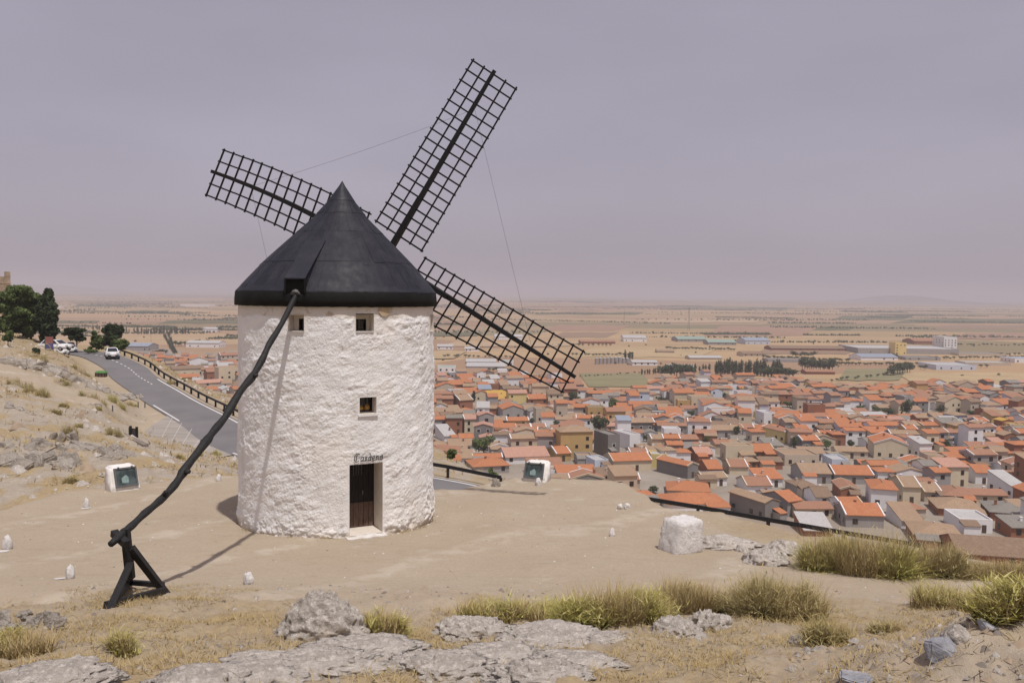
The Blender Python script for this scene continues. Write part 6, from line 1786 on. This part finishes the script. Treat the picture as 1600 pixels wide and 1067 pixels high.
# more town roofs, laid out in uneven rows along the streets
TREE_SPOTS = [(755, 716, 40, 36, 'big dark tree behind the hipped bungalow'), (936, 680, 34, 32, 'big dark tree in mid town left of the white wall building'), (897, 627, 28, 14, 'tree just right of the lowest sail tip'), (958, 640, 24, 18, 'tree between the sail tip and mid town'), (1150, 684, 14, 20, 'bushy tree left of the yellow gable house'), (1240, 702, 16, 20, 'dark purple-leaved tree right of the yellow gable house'), (1292, 702, 20, 16, 'dark bushy tree right of mid town'), (1080, 652, 14, 12, 'small dark tree amid orange roofs'), (1415, 652, 22, 26, 'tall dark tree in the right part of town'), (1368, 646, 14, 12, 'round tree left of the tall dark right-hand tree'), (1388, 648, 22, 10, 'low green tree beside the tall dark right-hand tree'), (1470, 645, 22, 12, 'light green tree right of the tall dark right-hand tree'), (1425, 816, 36, 14, 'wide green tree behind the tan-roofed house'), (1546, 795, 16, 14, 'round tree at the right edge of town'), (1020, 770, 22, 12, 'green shrubby tree at the terrace corner'), (740, 628, 8, 16, 'cypress among roofs right of the windmill'), (1250, 818, 18, 18, 'green tree in a yard behind the road fence'), (1130, 624, 14, 10, 'tree in far mid town'), (1230, 636, 20, 10, 'green tree below the poplar row'), (1290, 716, 14, 12, 'small tree in front of the dark bushy one'), (1035, 628, 20, 8, 'low tree patch left of far mid town'), (1180, 742, 14, 12, 'small tree right of the cream terrace house'), (1330, 700, 16, 13, 'tree left of the large cream gable house'), (1480, 700, 16, 13, 'tree in right mid town above the white yellow-balcony house'), (1560, 690, 18, 12, 'tree near the right edge in mid town'), (870, 668, 14, 12, 'small tree above the ochre four-storey block'), (1010, 690, 14, 12, 'small tree right of the tall white wall building'), (1105, 690, 14, 10, 'small tree in central mid town'), (1520, 650, 20, 10, 'tree clump far right beyond mid town'), (830, 664, 12, 11, 'small tree right of the grey blank-sided house'), (1345, 640, 16, 8, 'low tree left of the round tree in the right part of town')]
TSP = []
for (px, py, w, h, lab) in TREE_SPOTS:
    c = on_z(px, py, PLAIN_Z); k = c.y / F
    TSP.append((c, w * k, h * k, lab)); OCC.append((c.x, c.y, max(2.5, w * k * 0.36)))
rgt = random.Random(21)
cand = []
Yc = 205.0; row = 0
while Yc < 690:
    Xc_ = -0.62 * Yc + rgt.uniform(0, 8)
    while Xc_ < 0.80 * Yc:
        w = rgt.choice([5, 5.5, 6, 7, 7, 8, 9, 10, 12]) * rgt.uniform(.9, 1.12); d = rgt.uniform(5.5, 8.0)
        x = Xc_ + w / 2; y = Yc + rgt.uniform(-2.2, 2.2) + 5 * math.sin(x / 60 + row * 0.35)
        cand.append((x, y, w, d, row)); Xc_ += w + (rgt.uniform(3.5, 8) if rgt.random() < .16 else rgt.uniform(-.6, .5))
    Yc += rgt.uniform(7.4, 9.6); row += 1
CX = np.array([c[0] for c in cand]); CY = np.array([c[1] for c in cand])
inA = np.maximum(poly_sd(CX, CY, TOWN_A), poly_sd(CX, CY, TOWN_B)) > 0
occ = np.array(OCC)
keep = []
for i, c in enumerate(cand):
    if not inA[i]: continue
    if (np.hypot(occ[:, 0] - c[0], occ[:, 1] - c[1]) < occ[:, 2] + min(c[2], c[3]) * 0.42).any(): continue
    if rgt.random() < 0.035: continue
    keep.append(c)
gz_ = terrain(np.array([c[0] for c in keep]), np.array([c[1] for c in keep]), False)
keep = [c for c, z in zip(keep, gz_) if z < PLAIN_Z + 3]
def looks():
    wc = rgt.choices(['white', 'cream', 'beige', 'grey', 'dark grey', 'brick', 'ochre', 'pale blue', 'yellow'], [32, 18, 16, 14, 5, 8, 3, 3, 2])[0]
    rc = rgt.choices(['orange', 'rust', 'tan', 'brown', 'salmon', 'grey', 'pale', 'blue', 'ochre'], [30, 26, 26, 7, 4, 4, 4, 0.5, .3])[0]
    rf = rgt.choices(['ridge_x', 'ridge_y', 'hip', 'shed', 'flat'], [50, 19, 13, 12, 6])[0]
    if rc in ('pale', 'blue'): rf = rgt.choice(['flat', 'shed'])
    if rf == 'flat': rc = rgt.choice(['pale', 'tan', 'grey'])
    h = rgt.choices([3.0, 4.2, 5.8, 6.6, 8.6], [24, 22, 34, 14, 6])[0] * rgt.uniform(.92, 1.08)
    return wc, rc, rf, h
BLOCK = [(n_[0], n_[1], n_[2], n_[3], on_z((n_[0] + n_[1]) / 2, n_[2], PLAIN_Z).y) for n_ in NAMED] + [(t_[0] - t_[2] * .4, t_[0] + t_[2] * .4, t_[1], t_[3], on_z(t_[0], t_[1], PLAIN_Z).y) for t_ in TREE_SPOTS]
full = []
for c in keep:
    x, y, w, d, row = c
    rz = 0.34 - 0.35 * x / y + 0.28 * math.sin(x / 95.0 + 1.0) * math.cos(y / 120.0) + rgt.uniform(-.12, .12)
    lk = looks(); pxc = 800 + F * x / y; hw_ = w * 0.55 * F / y; drop_it = False
    for n0, n1, nb, nh, ny in BLOCK:
        if ny < y + 3 or n1 < pxc - hw_ or n0 > pxc + hw_: continue
        need = nb - 0.22 * nh
        def topy(hh): return hor(pxc) + (CAMZ - PLAIN_Z - hh - 1.6) * F / y
        if topy(lk[3]) < need:
            lk = (lk[0], lk[1], lk[2] if lk[2] != 'ridge_y' else 'shed', 2.7)
            if topy(2.2) < need: drop_it = True; break
    if drop_it: continue
    full.append((x, y, w, d, row, rz) + lk)
# the ones that show largest (nearest, not behind the mill) are houses of their own
vis = lambda f: not (365 < 800 + F * f[0] / f[1] < 672)
near = sorted([f for f in full if vis(f) and -60 < 800 + F * f[0] / f[1] < 1640], key=lambda f: f[1])[:300 - len(NAMED)]
ids = set(id(f) for f in near)
far = [f for f in full if id(f) not in ids]
CN = {'white': 'white', 'cream': 'cream', 'beige': 'beige', 'grey': 'grey', 'dark grey': 'dark grey', 'brick': 'brick', 'ochre': 'ochre', 'pale blue': 'pale blue', 'yellow': 'yellow'}
RN = {'orange': 'orange', 'rust': 'rusty', 'tan': 'tan', 'brown': 'brown', 'salmon': 'salmon', 'grey': 'grey', 'pale': 'pale', 'blue': 'blue', 'ochre': 'ochre'}
TN = {'ridge_x': 'gabled', 'ridge_y': 'gable-fronted', 'hip': 'hipped', 'shed': 'lean-to', 'flat': 'flat-topped'}
ORD = ['first', 'second', 'third', 'fourth', 'fifth', 'sixth', 'seventh', 'eighth', 'ninth', 'tenth', 'eleventh', 'twelfth', 'thirteenth', 'fourteenth', 'fifteenth', 'sixteenth', 'seventeenth', 'eighteenth', 'nineteenth', 'twentieth'] + ['%dth' % k for k in range(21, 80)]
rows_in = sorted(set(f[4] for f in near)); cnt = {}
for f in sorted(near, key=lambda f: (f[4], f[0])):
    x, y, w, d, row, rz, wc, rc, rf, h = f
    cnt[row] = cnt.get(row, 0) + 1
    lab = '%s %s house with %s roof, %s from left in %s town row above fence' % (CN[wc], TN[rf], RN[rc], ORD[cnt[row] - 1], ORD[rows_in.index(row)])
    make_house(x, y, rz, w, d, h, rf, wc, rc, rgt.uniform(.22, .36), rg=rgt, label=lab, wins=True)
# the rest of the town behind them, too small to pick apart
allw = list(WALLS); allr = list(ROOFS)
mats_far = [WALLS[k] for k in allw] + [ROOFS[k] for k in allr] + [M['glass_dark']]
big = MB()
for (x, y, w, d, row, rz, wc, rc, rf, h) in far:
    wb, rb, rz_ = house_parts(w, d, h, rf, rgt.uniform(.28, .42))
    T = Matrix.Translation((x, y, PLAIN_Z)) @ Matrix.Rotation(rz, 4, 'Z')
    for src, m_ in ((wb, allw.index(wc)), (rb, len(allw) + allr.index(rc))):
        b0 = len(big.v); big.v += [T @ q_ for q_ in src.v]
        for f_ in src.f: big.f.append([b0 + i for i in f_]); big.m.append(m_)
    for k in range(int(w / 3.5)):
        for z in ((1.5, 4.3) if h > 5.5 else (1.5,)):
            if rgt.random() < .4: continue
            s = (k + .5) * 3.5 - w / 2
            big.poly([T @ Vector(q_) for q_ in ((s - .5, -d / 2 - .03, z - .6), (s + .5, -d / 2 - .03, z - .6), (s + .5, -d / 2 - .03, z + .6), (s - .5, -d / 2 - .03, z + .6))], [(0, 1, 2, 3)], len(mats_far) - 1)
tag(big.build('town_roofs', mats_far), kind='stuff')
# trees among the houses
town_tree = [tree_meshes('round', 1.0, 1.0, 900, 0.055, 60 + k, M['leaf_far' if k else 'leaf']) for k in range(3)]
cyp = tree_meshes('column', 1.0, 0.3, 500, 0.05, 70, M['leaf_dark'])
for i, (c, w, h, lab) in enumerate(TSP):
    m_ = cyp if 'cypress' in lab else town_tree[i % 3]
    s = max(w, 1.0); plant_tree('town_tree', m_, Vector((c.x, c.y, PLAIN_Z - 0.3)), lab, 'trees among the houses', random.uniform(0, 6), (s if m_ is not cyp else s * 3, s if m_ is not cyp else s * 3, h * 1.15))
# ================================================================== WORKS AND FARMS ON THE PLAIN
def far_block(x0, x1, base, hp, roof, wc, rc, dep, lab, rot=0, name='warehouse', cat='warehouse', pitch=0.2):
    c, w, k = from_px(x0, x1, base)
    return make_house(c.x + dep * .5 * c.x / c.y, c.y + dep / 2, math.radians(rot), w, dep, hp * k, roof, wc, rc, pitch, True, False, door=False, name=name, label=lab, cat=cat, group='works and farms on the plain')
FARB = [
 (972, 1008, 534, 6, 'ridge_x', 'white', 'pale', 30, 'white warehouse with rounded pale roof far behind the sail tip'),
 (1053, 1100, 534, 4, 'ridge_x', 'grey', 'green', 30, 'long grey-green shed, left one of two on the plain'),
 (1102, 1146, 539, 4, 'ridge_x', 'grey', 'green', 30, 'long grey-green shed, right one of two on the plain'),
 (1157, 1197, 538, 6, 'ridge_x', 'pale blue', 'blue', 30, 'blue-roofed shed right of the two green sheds'),
 (1198, 1320, 548, 3.5, 'ridge_x', 'brick', 'brown', 25, 'very long low brown shed on the plain'),
 (1323, 1478, 553, 8, 'flat', 'grey', 'pale', 60, 'very long grey factory with yellow block at its front'),
 (1393, 1411, 554, 18, 'flat', 'yellow', 'ochre', 14, 'bright yellow tower block at the long grey factory'),
 (1465, 1486, 545, 18, 'flat', 'white', 'pale', 25, 'tall white silo block behind the grey factory'),
 (1418, 1465, 538, 5, 'ridge_x', 'brick', 'rust', 30, 'dark red-roofed shed behind the grey factory'),
 (1334, 1394, 563, 5, 'ridge_x', 'white', 'blue', 25, 'white shed with blue roof edge below the yellow block'),
 (1406, 1460, 563, 4, 'flat', 'grey', 'grey', 25, 'low grey shed right of the blue-edged one'),
 (1447, 1511, 578, 7, 'flat', 'pale blue', 'pale', 30, 'pale long shed at the edge of the stubble field'),
 (1574, 1612, 567, 6, 'flat', 'white', 'blue', 25, 'white and blue shed at the right edge of the plain'),
 (1485, 1560, 556, 3, 'flat', 'beige', 'grey', 30, 'low strip of sheds right of the grey factory'),
 (1155, 1192, 557, 4, 'ridge_x', 'beige', 'brown', 18, 'brown farm shed behind the poplar row'),
 (1073, 1125, 562, 3, 'ridge_x', 'beige', 'pale', 16, 'pale farm shed left of the poplar row'),
 (985, 1025, 571, 5, 'ridge_x', 'white', 'pale', 14, 'white-walled yard building right of the grain silos'),
 (1040, 1082, 576, 4, 'flat', 'white', 'pale', 12, 'white wall building among the trees right of the silos'),
 (1255, 1300, 585, 4, 'ridge_x', 'brick', 'rust', 12, 'rust-roofed farm right of the poplar row'),
 (729, 790, 575, 2.6, 'ridge_x', 'pale blue', 'pale', 20, 'long pale greenhouse behind the right sail, near one'),
 (728, 775, 568, 2.6, 'ridge_x', 'pale blue', 'pale', 20, 'long pale greenhouse behind the right sail, far one'),
 (780, 802, 571, 6, 'flat', 'white', 'green', 14, 'white shed with green front behind the right sail'),
 (684, 712, 581, 7, 'flat', 'white', 'green', 14, 'white and green house touching the windmill outline'),
 (777, 792, 588, 9, 'flat', 'white', 'pale', 12, 'small tall white house behind the right sail'),
 (683, 708, 546, 5, 'ridge_x', 'white', 'pale', 16, 'white farm shed just right of the windmill cap'),
 (726, 749, 549, 4, 'ridge_x', 'white', 'pale', 16, 'white farm shed seen through the right sail'),
 (772, 816, 531, 5, 'ridge_x', 'white', 'pale', 25, 'long white shed seen through the middle of the right sail'),
 (286, 332, 479, 3, 'flat', 'white', 'pale', 60, 'distant white factory left of the windmill'),
 (320, 341, 519, 5, 'ridge_x', 'white', 'pale', 20, 'white shed at the end of the cypress row'),
 (296, 348, 543, 7, 'ridge_x', 'white', 'pale', 20, 'white sheds among trees left of the windmill'),
 (200, 240, 548, 7, 'ridge_x', 'grey', 'blue', 25, 'grey hall with dark bluish roof right of the moving car'),
 (215, 238, 560, 8, 'ridge_x', 'grey', 'grey', 14, 'small grey house at the left end of the town'),
 (1195, 1260, 566, 3.5, 'flat', 'grey', 'grey', 20, 'low grey yard building right of the brown farm shed'),
 (1500, 1570, 571, 4, 'flat', 'beige', 'pale', 20, 'low beige shed near the right edge of the plain'),
 (1025, 1052, 552, 3.5, 'ridge_x', 'beige', 'tan', 16, 'small tan farm building below the green sheds'),
 (905, 960, 537, 3, 'ridge_x', 'brick', 'rust', 16, 'low rust-roofed farm left of the white warehouse'),
 (60, 100, 481, 2, 'flat', 'white', 'pale', 40, 'far white farm behind the left trees'),
]
for (x0, x1, base, hp, roof, wc, rc, dep, lab) in FARB: far_block(x0, x1, base, hp, roof, wc, rc, dep, lab, random.uniform(-3, 6))
# farmed plots that stand out on the plain
FC = {'olive': (0.135, 0.130, 0.072), 'green': (0.235, 0.21, 0.12), 'red': (0.32, 0.205, 0.145), 'gold': (0.42, 0.315, 0.185), 'brown': (0.27, 0.185, 0.13), 'tan': (0.42, 0.31, 0.20)}
FM = {}
for k_, c_ in FC.items():
    t = NT('field_' + k_)
    n_ = t.noise(0.03, 5, 0.7, t.obj((1, 3, 1))); n2_ = t.noise(0.15, 4, 0.7)
    cc = t.mix(t.rng(n_, 0.3, 0.7), tuple(x * 0.82 for x in c_), tuple(min(1, x * 1.12) for x in c_))
    FM[k_] = t.fin(t.mix(t.rng(n2_, 0.5, 0.75, 0, 0.4), cc, tuple(x * 0.75 for x in c_)), 0.95, 0.1)
for i_, (k_, x0, x1, y0, y1, sl) in enumerate([('olive', 1307, 1420, 493, 500, 22), ('olive', 1405, 1640, 498, 505, 30), ('brown', 1460, 1640, 508, 514, 20), ('olive', 1245, 1332, 510, 516, 16), ('red', 1114, 1268, 509, 525, 30), ('red', 860, 975, 508, 517, 24), ('brown', 870, 958, 519, 527, 20), ('gold', 907, 1108, 543, 558, 36), ('brown', 1190, 1335, 541, 553, 26), ('green', 912, 1012, 583, 604, -14), ('gold', 1418, 1660, 582, 605, -40), ('green', 1316, 1412, 576, 594, 14), ('olive', 118, 210, 475, 479, 12), ('olive', 200, 262, 485, 488, 10), ('olive', 255, 380, 500, 505, 16), ('olive', 84, 152, 501, 505, 10), ('olive', 676, 750, 519, 525, 10), ('tan', 700, 900, 534, 541, 24), ('red', 1500, 1660, 520, 530, 20), ('tan', 1010, 1190, 498, 504, 18), ('olive', 840, 1000, 488, 491, 14), ('olive', 1040, 1230, 481, 483.5, 20), ('brown', 380, 700, 492, 500, 24), ('gold', 640, 720, 548, 560, 20)]):
    z = PLAIN_Z + 0.15 + 0.03 * i_; q_ = []
    for e_ in range(7): q_.append(on_z(x0 + (x1 - x0) * e_ / 6 + sl * 0.5, y0 + 0.6 * math.sin(e_ * 1.9 + i_), z))
    for e_ in range(7): q_.append(on_z(x1 - (x1 - x0) * e_ / 6 - sl * 0.5, y1 + 0.6 * math.sin(e_ * 2.3 + i_), z))
    tag(add('field', mesh_data('field', q_, [tuple(reversed(range(14)))], FM[k_])), kind='structure')
# grain silos
for k in range(9):
    c = on_z(932 + k * 6, 569 - 0.2 * k, PLAIN_Z); kk = c.y / F
    mb = MB(); r = 2.7 * kk; h = (9.5 if k < 7 else 8) * kk
    mb.tube([(0, 0, -1), (0, 0, h)], [r, r], 14)
    s_ = mb.build('grain_silo', [WALLS['grey']], loc=c)
    tag(s_, 'grey round grain silo, %s from left in the row behind the sail tip' % ORD[k], 'silo', 'row of grain silos')
    mb = MB(); mb.tube([(0, 0, h), (0, 0, h + r * .45)], [r * 1.03, r * .12], 14); mb.build('cone_roof', [ROOFS['pale']], s_)
# pylons
for px, base, top, lab in ((1076, 516, 480, 'tallest lattice pylon on the plain right of the sails'), (975, 508, 486, 'small lattice pylon left of the tall one'), (1281, 499, 484, 'small lattice pylon right of centre on the plain'), (1464, 499, 484, 'small lattice pylon near the far hill'), (236, 536, 521, 'small pylon beside the cypress row left of the windmill')):
    c = on_z(px, base, PLAIN_Z); k = c.y / F; h = (base - top) * k; b_ = h * 0.04
    root = thing('pylon', lab, 'pylon', c, group='pylons on the plain'); mb = MB(); th = h * 0.0035
    for sx_ in (-1, 1):
        for sy_ in (-1, 1): mb.beam((sx_ * b_, sy_ * b_, 0), (sx_ * b_ * .15, sy_ * b_ * .15, h), th, th)
    for q_ in range(8):
        z0 = h * q_ / 8; z1 = h * (q_ + 1) / 8; f0 = 1 - .85 * q_ / 8; f1 = 1 - .85 * (q_ + 1) / 8
        mb.beam((-b_ * f0, -b_ * f0, z0), (b_ * f1, -b_ * f1, z1), th * .7); mb.beam((b_ * f0, -b_ * f0, z0), (-b_ * f1, -b_ * f1, z1), th * .7)
    mb.build('mast', [M['metal']], root)
    for z in (.78, .88):
        mb = MB(); mb.beam((-h * .10, 0, h * z), (h * .10, 0, h * z), th * 1.3); mb.build('arm', [M['metal']], root)
# rows of trees, each on its own
pop = [tree_meshes('column', 1.0, 0.32, 420, 0.045, 80 + k, M['leaf_far']) for k in range(3)]
rnd = [tree_meshes('round', 1.0, 1.2, 420, 0.07, 90 + k, M['leaf_far']) for k in range(3)]
def tree_row(x0, x1, b0, b1, n, hp, kind, where_, wf=1.0, name=None):
    for k in range(n):
        u = (k + .5) / n; px = x0 + (x1 - x0) * u + random.uniform(-.3, .3) * (x1 - x0) / n; py = b0 + (b1 - b0) * u + random.uniform(-.5, .5)
        c = on_z(px, py, PLAIN_Z); kk = c.y / F; h = hp * kk * random.uniform(.75, 1.15)
        m_ = (pop if kind == 'poplar' else rnd)[k % 3]
        plant_tree(name or (kind + '_tree'), m_, c, '%s tree, %s from left in %s' % ('slender poplar' if kind == 'poplar' else 'bushy', ORD[k], where_), 'tree rows on the plain', random.uniform(0, 6), (h * wf, h * wf, h))
tree_row(1116, 1160, 586, 587, 12, 25, 'poplar', 'the left half of the poplar row behind town', 0.9)
tree_row(1163, 1222, 587, 589, 15, 25, 'poplar', 'the right half of the poplar row behind town', 0.9)
tree_row(1190, 1240, 592, 592, 8, 18, 'bushy', 'the hedge at the foot of the poplar row', 1.1)
tree_row(1252, 1302, 580, 582, 14, 22, 'bushy', 'the wood right of the poplar row', 0.7)
tree_row(1032, 1080, 592, 590, 12, 21, 'bushy', 'the clump left of the poplar row', 0.9)
tree_row(1080, 1110, 582, 582, 6, 14, 'poplar', 'the gap left of the poplar row')
tree_row(1000, 1032, 586, 583, 7, 9, 'poplar', 'the row right of the grain silos', 1.2)
tree_row(975, 990, 562, 562, 4, 14, 'poplar', 'the group behind the grain silos')
tree_row(1236, 1272, 558, 559, 6, 9, 'bushy', 'the trees left of the long grey factory')
tree_row(1368, 1402, 560, 560, 6, 9, 'bushy', 'the trees below the yellow block')
tree_row(1388, 1425, 588, 582, 7, 17, 'bushy', 'the trees at the left of the stubble field')
tree_row(1295, 1400, 597, 586, 12, 6, 'bushy', 'the hedge along the stubble field')
tree_row(1425, 1450, 576, 578, 3, 8, 'bushy', 'the trees left of the pale long shed')
tree_row(1515, 1545, 575, 575, 3, 7, 'bushy', 'the trees right of the pale long shed')
tree_row(1560, 1605, 556, 556, 6, 5, 'bushy', 'the hedge near the right edge of the plain')
tree_row(892, 960, 541, 541, 9, 5, 'bushy', 'the scrub line behind the sail tip')
tree_row(905, 1000, 590, 583, 14, 3.2, 'bushy', 'the young trees above the green field', 1.0)
tree_row(760, 800, 580, 584, 6, 8, 'bushy', 'the trees behind the lower part of the right sail')
tree_row(142, 212, 516, 521, 12, 9, 'poplar', 'the cypress row right of the dark round tree')
tree_row(214, 296, 522, 522, 20, 12, 'poplar', 'the cypress row left of the windmill')
tree_row(297, 346, 519, 518, 8, 7, 'bushy', 'the hedge beside the white shed left of the windmill')
tree_row(272, 296, 541, 541, 5, 9, 'bushy', 'the trees left of the white sheds', 1.0)
tree_row(308, 350, 541, 541, 6, 10, 'bushy', 'the trees in front of the white sheds', 0.9)
tree_row(230, 262, 556, 554, 6, 9, 'bushy', 'the trees at the left end of the town')
tree_row(354, 374, 528, 528, 4, 7, 'bushy', 'the trees touching the windmill at the left')
tree_row(256, 275, 526, 562, 10, 11, 'poplar', 'the avenue running into the town, left side', 1.1)
tree_row(262, 277, 524, 560, 10, 10, 'poplar', 'the avenue running into the town, right side', 1.1)
tree_row(892, 990, 556, 556, 16, 5, 'bushy', 'the scrub below the sail tip', 1.3)
tree_row(1040, 1150, 546, 548, 22, 5, 'bushy', 'the hedge below the green sheds', 1.2)
tree_row(1190, 1330, 560, 566, 26, 6, 'bushy', 'the belt left of the yellow block', 1.1)
tree_row(1300, 1440, 571, 571, 24, 6, 'bushy', 'the belt below the yellow block', 1.1)
tree_row(1440, 1600, 562, 560, 26, 5, 'bushy', 'the belt right of the yellow block', 1.2)
tree_row(1480, 1600, 540, 540, 18, 3.5, 'bushy', 'the far hedge near the right edge', 1.3)
tree_row(690, 800, 558, 560, 14, 5, 'bushy', 'the hedge seen through the right sail', 1.2)
tree_row(92, 150, 488, 486, 9, 5, 'bushy', 'the far trees left of the windmill')
tree_row(190, 350, 500, 501, 14, 2.6, 'bushy', 'the dotted far row left of the windmill')
# orchards, hedges and scrub too far off to count
vs, fs, ts = [], [], []
rg = np.random.default_rng(55)
cs = []
for k in range(130):
    px = rg.uniform(-150, 1750); dy = rg.choice([rg.uniform(8, 30), rg.uniform(20, 75)])
    c = on_z(px, hor(px) + dy, PLAIN_Z); L = rg.uniform(60, 420) * (c.y / 1800); a = rg.normal(0.05, 0.22); n = int(rg.uniform(20, 80)); dbl = rg.integers(1, 4)
    for j in range(n):
        for q_ in range(dbl):
            u = (j / n - .5) * L + rg.normal(0, L / n * .2); cs.append((c.x + u * math.cos(a), c.y + u * math.sin(a) + q_ * 14 * c.y / 1500, rg.uniform(1.0, 2.7) * (0.7 + c.y / 4500)))
for k in range(90):
    px = rg.uniform(-100, 1700); c = on_z(px, hor(px) + rg.uniform(70, 125), PLAIN_Z)
    if max(poly_sd(np.array([c.x]), np.array([c.y]), TOWN_A)[0], poly_sd(np.array([c.x]), np.array([c.y]), TOWN_B)[0]) > -5: continue
    cs.append((c.x, c.y, rg.uniform(0.8, 2.0)))
cs = np.array(cs)
blob = np.array([(1, 0, .35), (-.5, .87, .4), (-.5, -.87, .35), (.1, .1, 1.25), (.6, -.6, .8), (-.6, .3, .85), (0, 0, 0)])
fb = np.array([(0, 4, 3), (0, 3, 1), (1, 3, 5), (1, 5, 2), (5, 3, 2), (2, 3, 4), (2, 4, 0), (6, 0, 1), (6, 1, 2), (6, 2, 0)])
n = len(cs); V = blob[None] * (cs[:, 2])[:, None, None] * rg.uniform(.7, 1.3, (n, 7, 1)); V[..., :2] += cs[:, None, :2]; V[..., 2] += PLAIN_Z
T = np.repeat(rg.random(n), 7)
me = mesh_data('far_scrub', V.reshape(-1, 3), (fb[None] + (np.arange(n) * 7)[:, None, None]).reshape(-1, 3), M['leaf_far']); set_attr(me, 'tint', np.c_[T, T, T, T * 0 + 1])
tag(add('far_scrub', me), kind='stuff')

# ================================================================== FAR HILLS AND AIR
M['hill'] = plain('far_hill', (0.16, 0.14, 0.12), 0.95, 0.2, 0.001)
def hill(name, px0, px1, tops, Y):
    n = 60; V = []; rows_ = 14
    for j in range(rows_):
        v = j / (rows_ - 1)
        for i in range(n):
            u = i / (n - 1); px = px0 + (px1 - px0) * u
            hpx = np.interp(u, [t_[0] for t_ in tops], [t_[1] for t_ in tops]) * (1 + 0.1 * math.sin(u * 40)) 
            c = on_z(px, 900, PLAIN_Z); x = (px - 800) / F * Y
            z = PLAIN_Z - 2 + (60 + hpx * Y / F) * math.sin(math.pi * v) ** 1.3 * math.sin(math.pi * min(1, max(0, u))) ** 0.5
            V.append((x, Y + (v - .5) * 3000, z))
    f_ = [(j * n + i, j * n + i + 1, (j + 1) * n + i + 1, (j + 1) * n + i) for j in range(rows_ - 1) for i in range(n - 1)]
    tag(add(name, mesh_data(name, V, f_, M['hill'], True)), kind='structure')
hill('hills', 1290, 1540, [(0, -8), (.2, -6), (.32, -1.5), (.42, 4), (.48, 3.5), (.56, -1), (.75, -4.5), (1, -8)], 9000)
hill('hills', -60, 200, [(0, 0), (.3, 5), (.45, 6), (.6, 4), (.8, 1), (1, -3)], 12000)
t_ = bpy.data.materials.new('dusty_air'); t_.use_nodes = True
nt_ = t_.node_tree; nt_.nodes.clear(); o_ = nt_.nodes.new('ShaderNodeOutputMaterial'); pv = nt_.nodes.new('ShaderNodeVolumePrincipled')
pv.inputs['Color'].default_value = (0.665, 0.67, 0.76, 1); pv.inputs['Density'].default_value = 0.00022; pv.inputs['Anisotropy'].default_value = 0.0
nt_.links.new(pv.outputs[0], o_.inputs['Volume'])
mb = MB(); mb.box(-29000, 29000, -29000, 29000, PLAIN_Z - 1.5, 110)
tag(mb.build('haze', [t_]), kind='stuff')
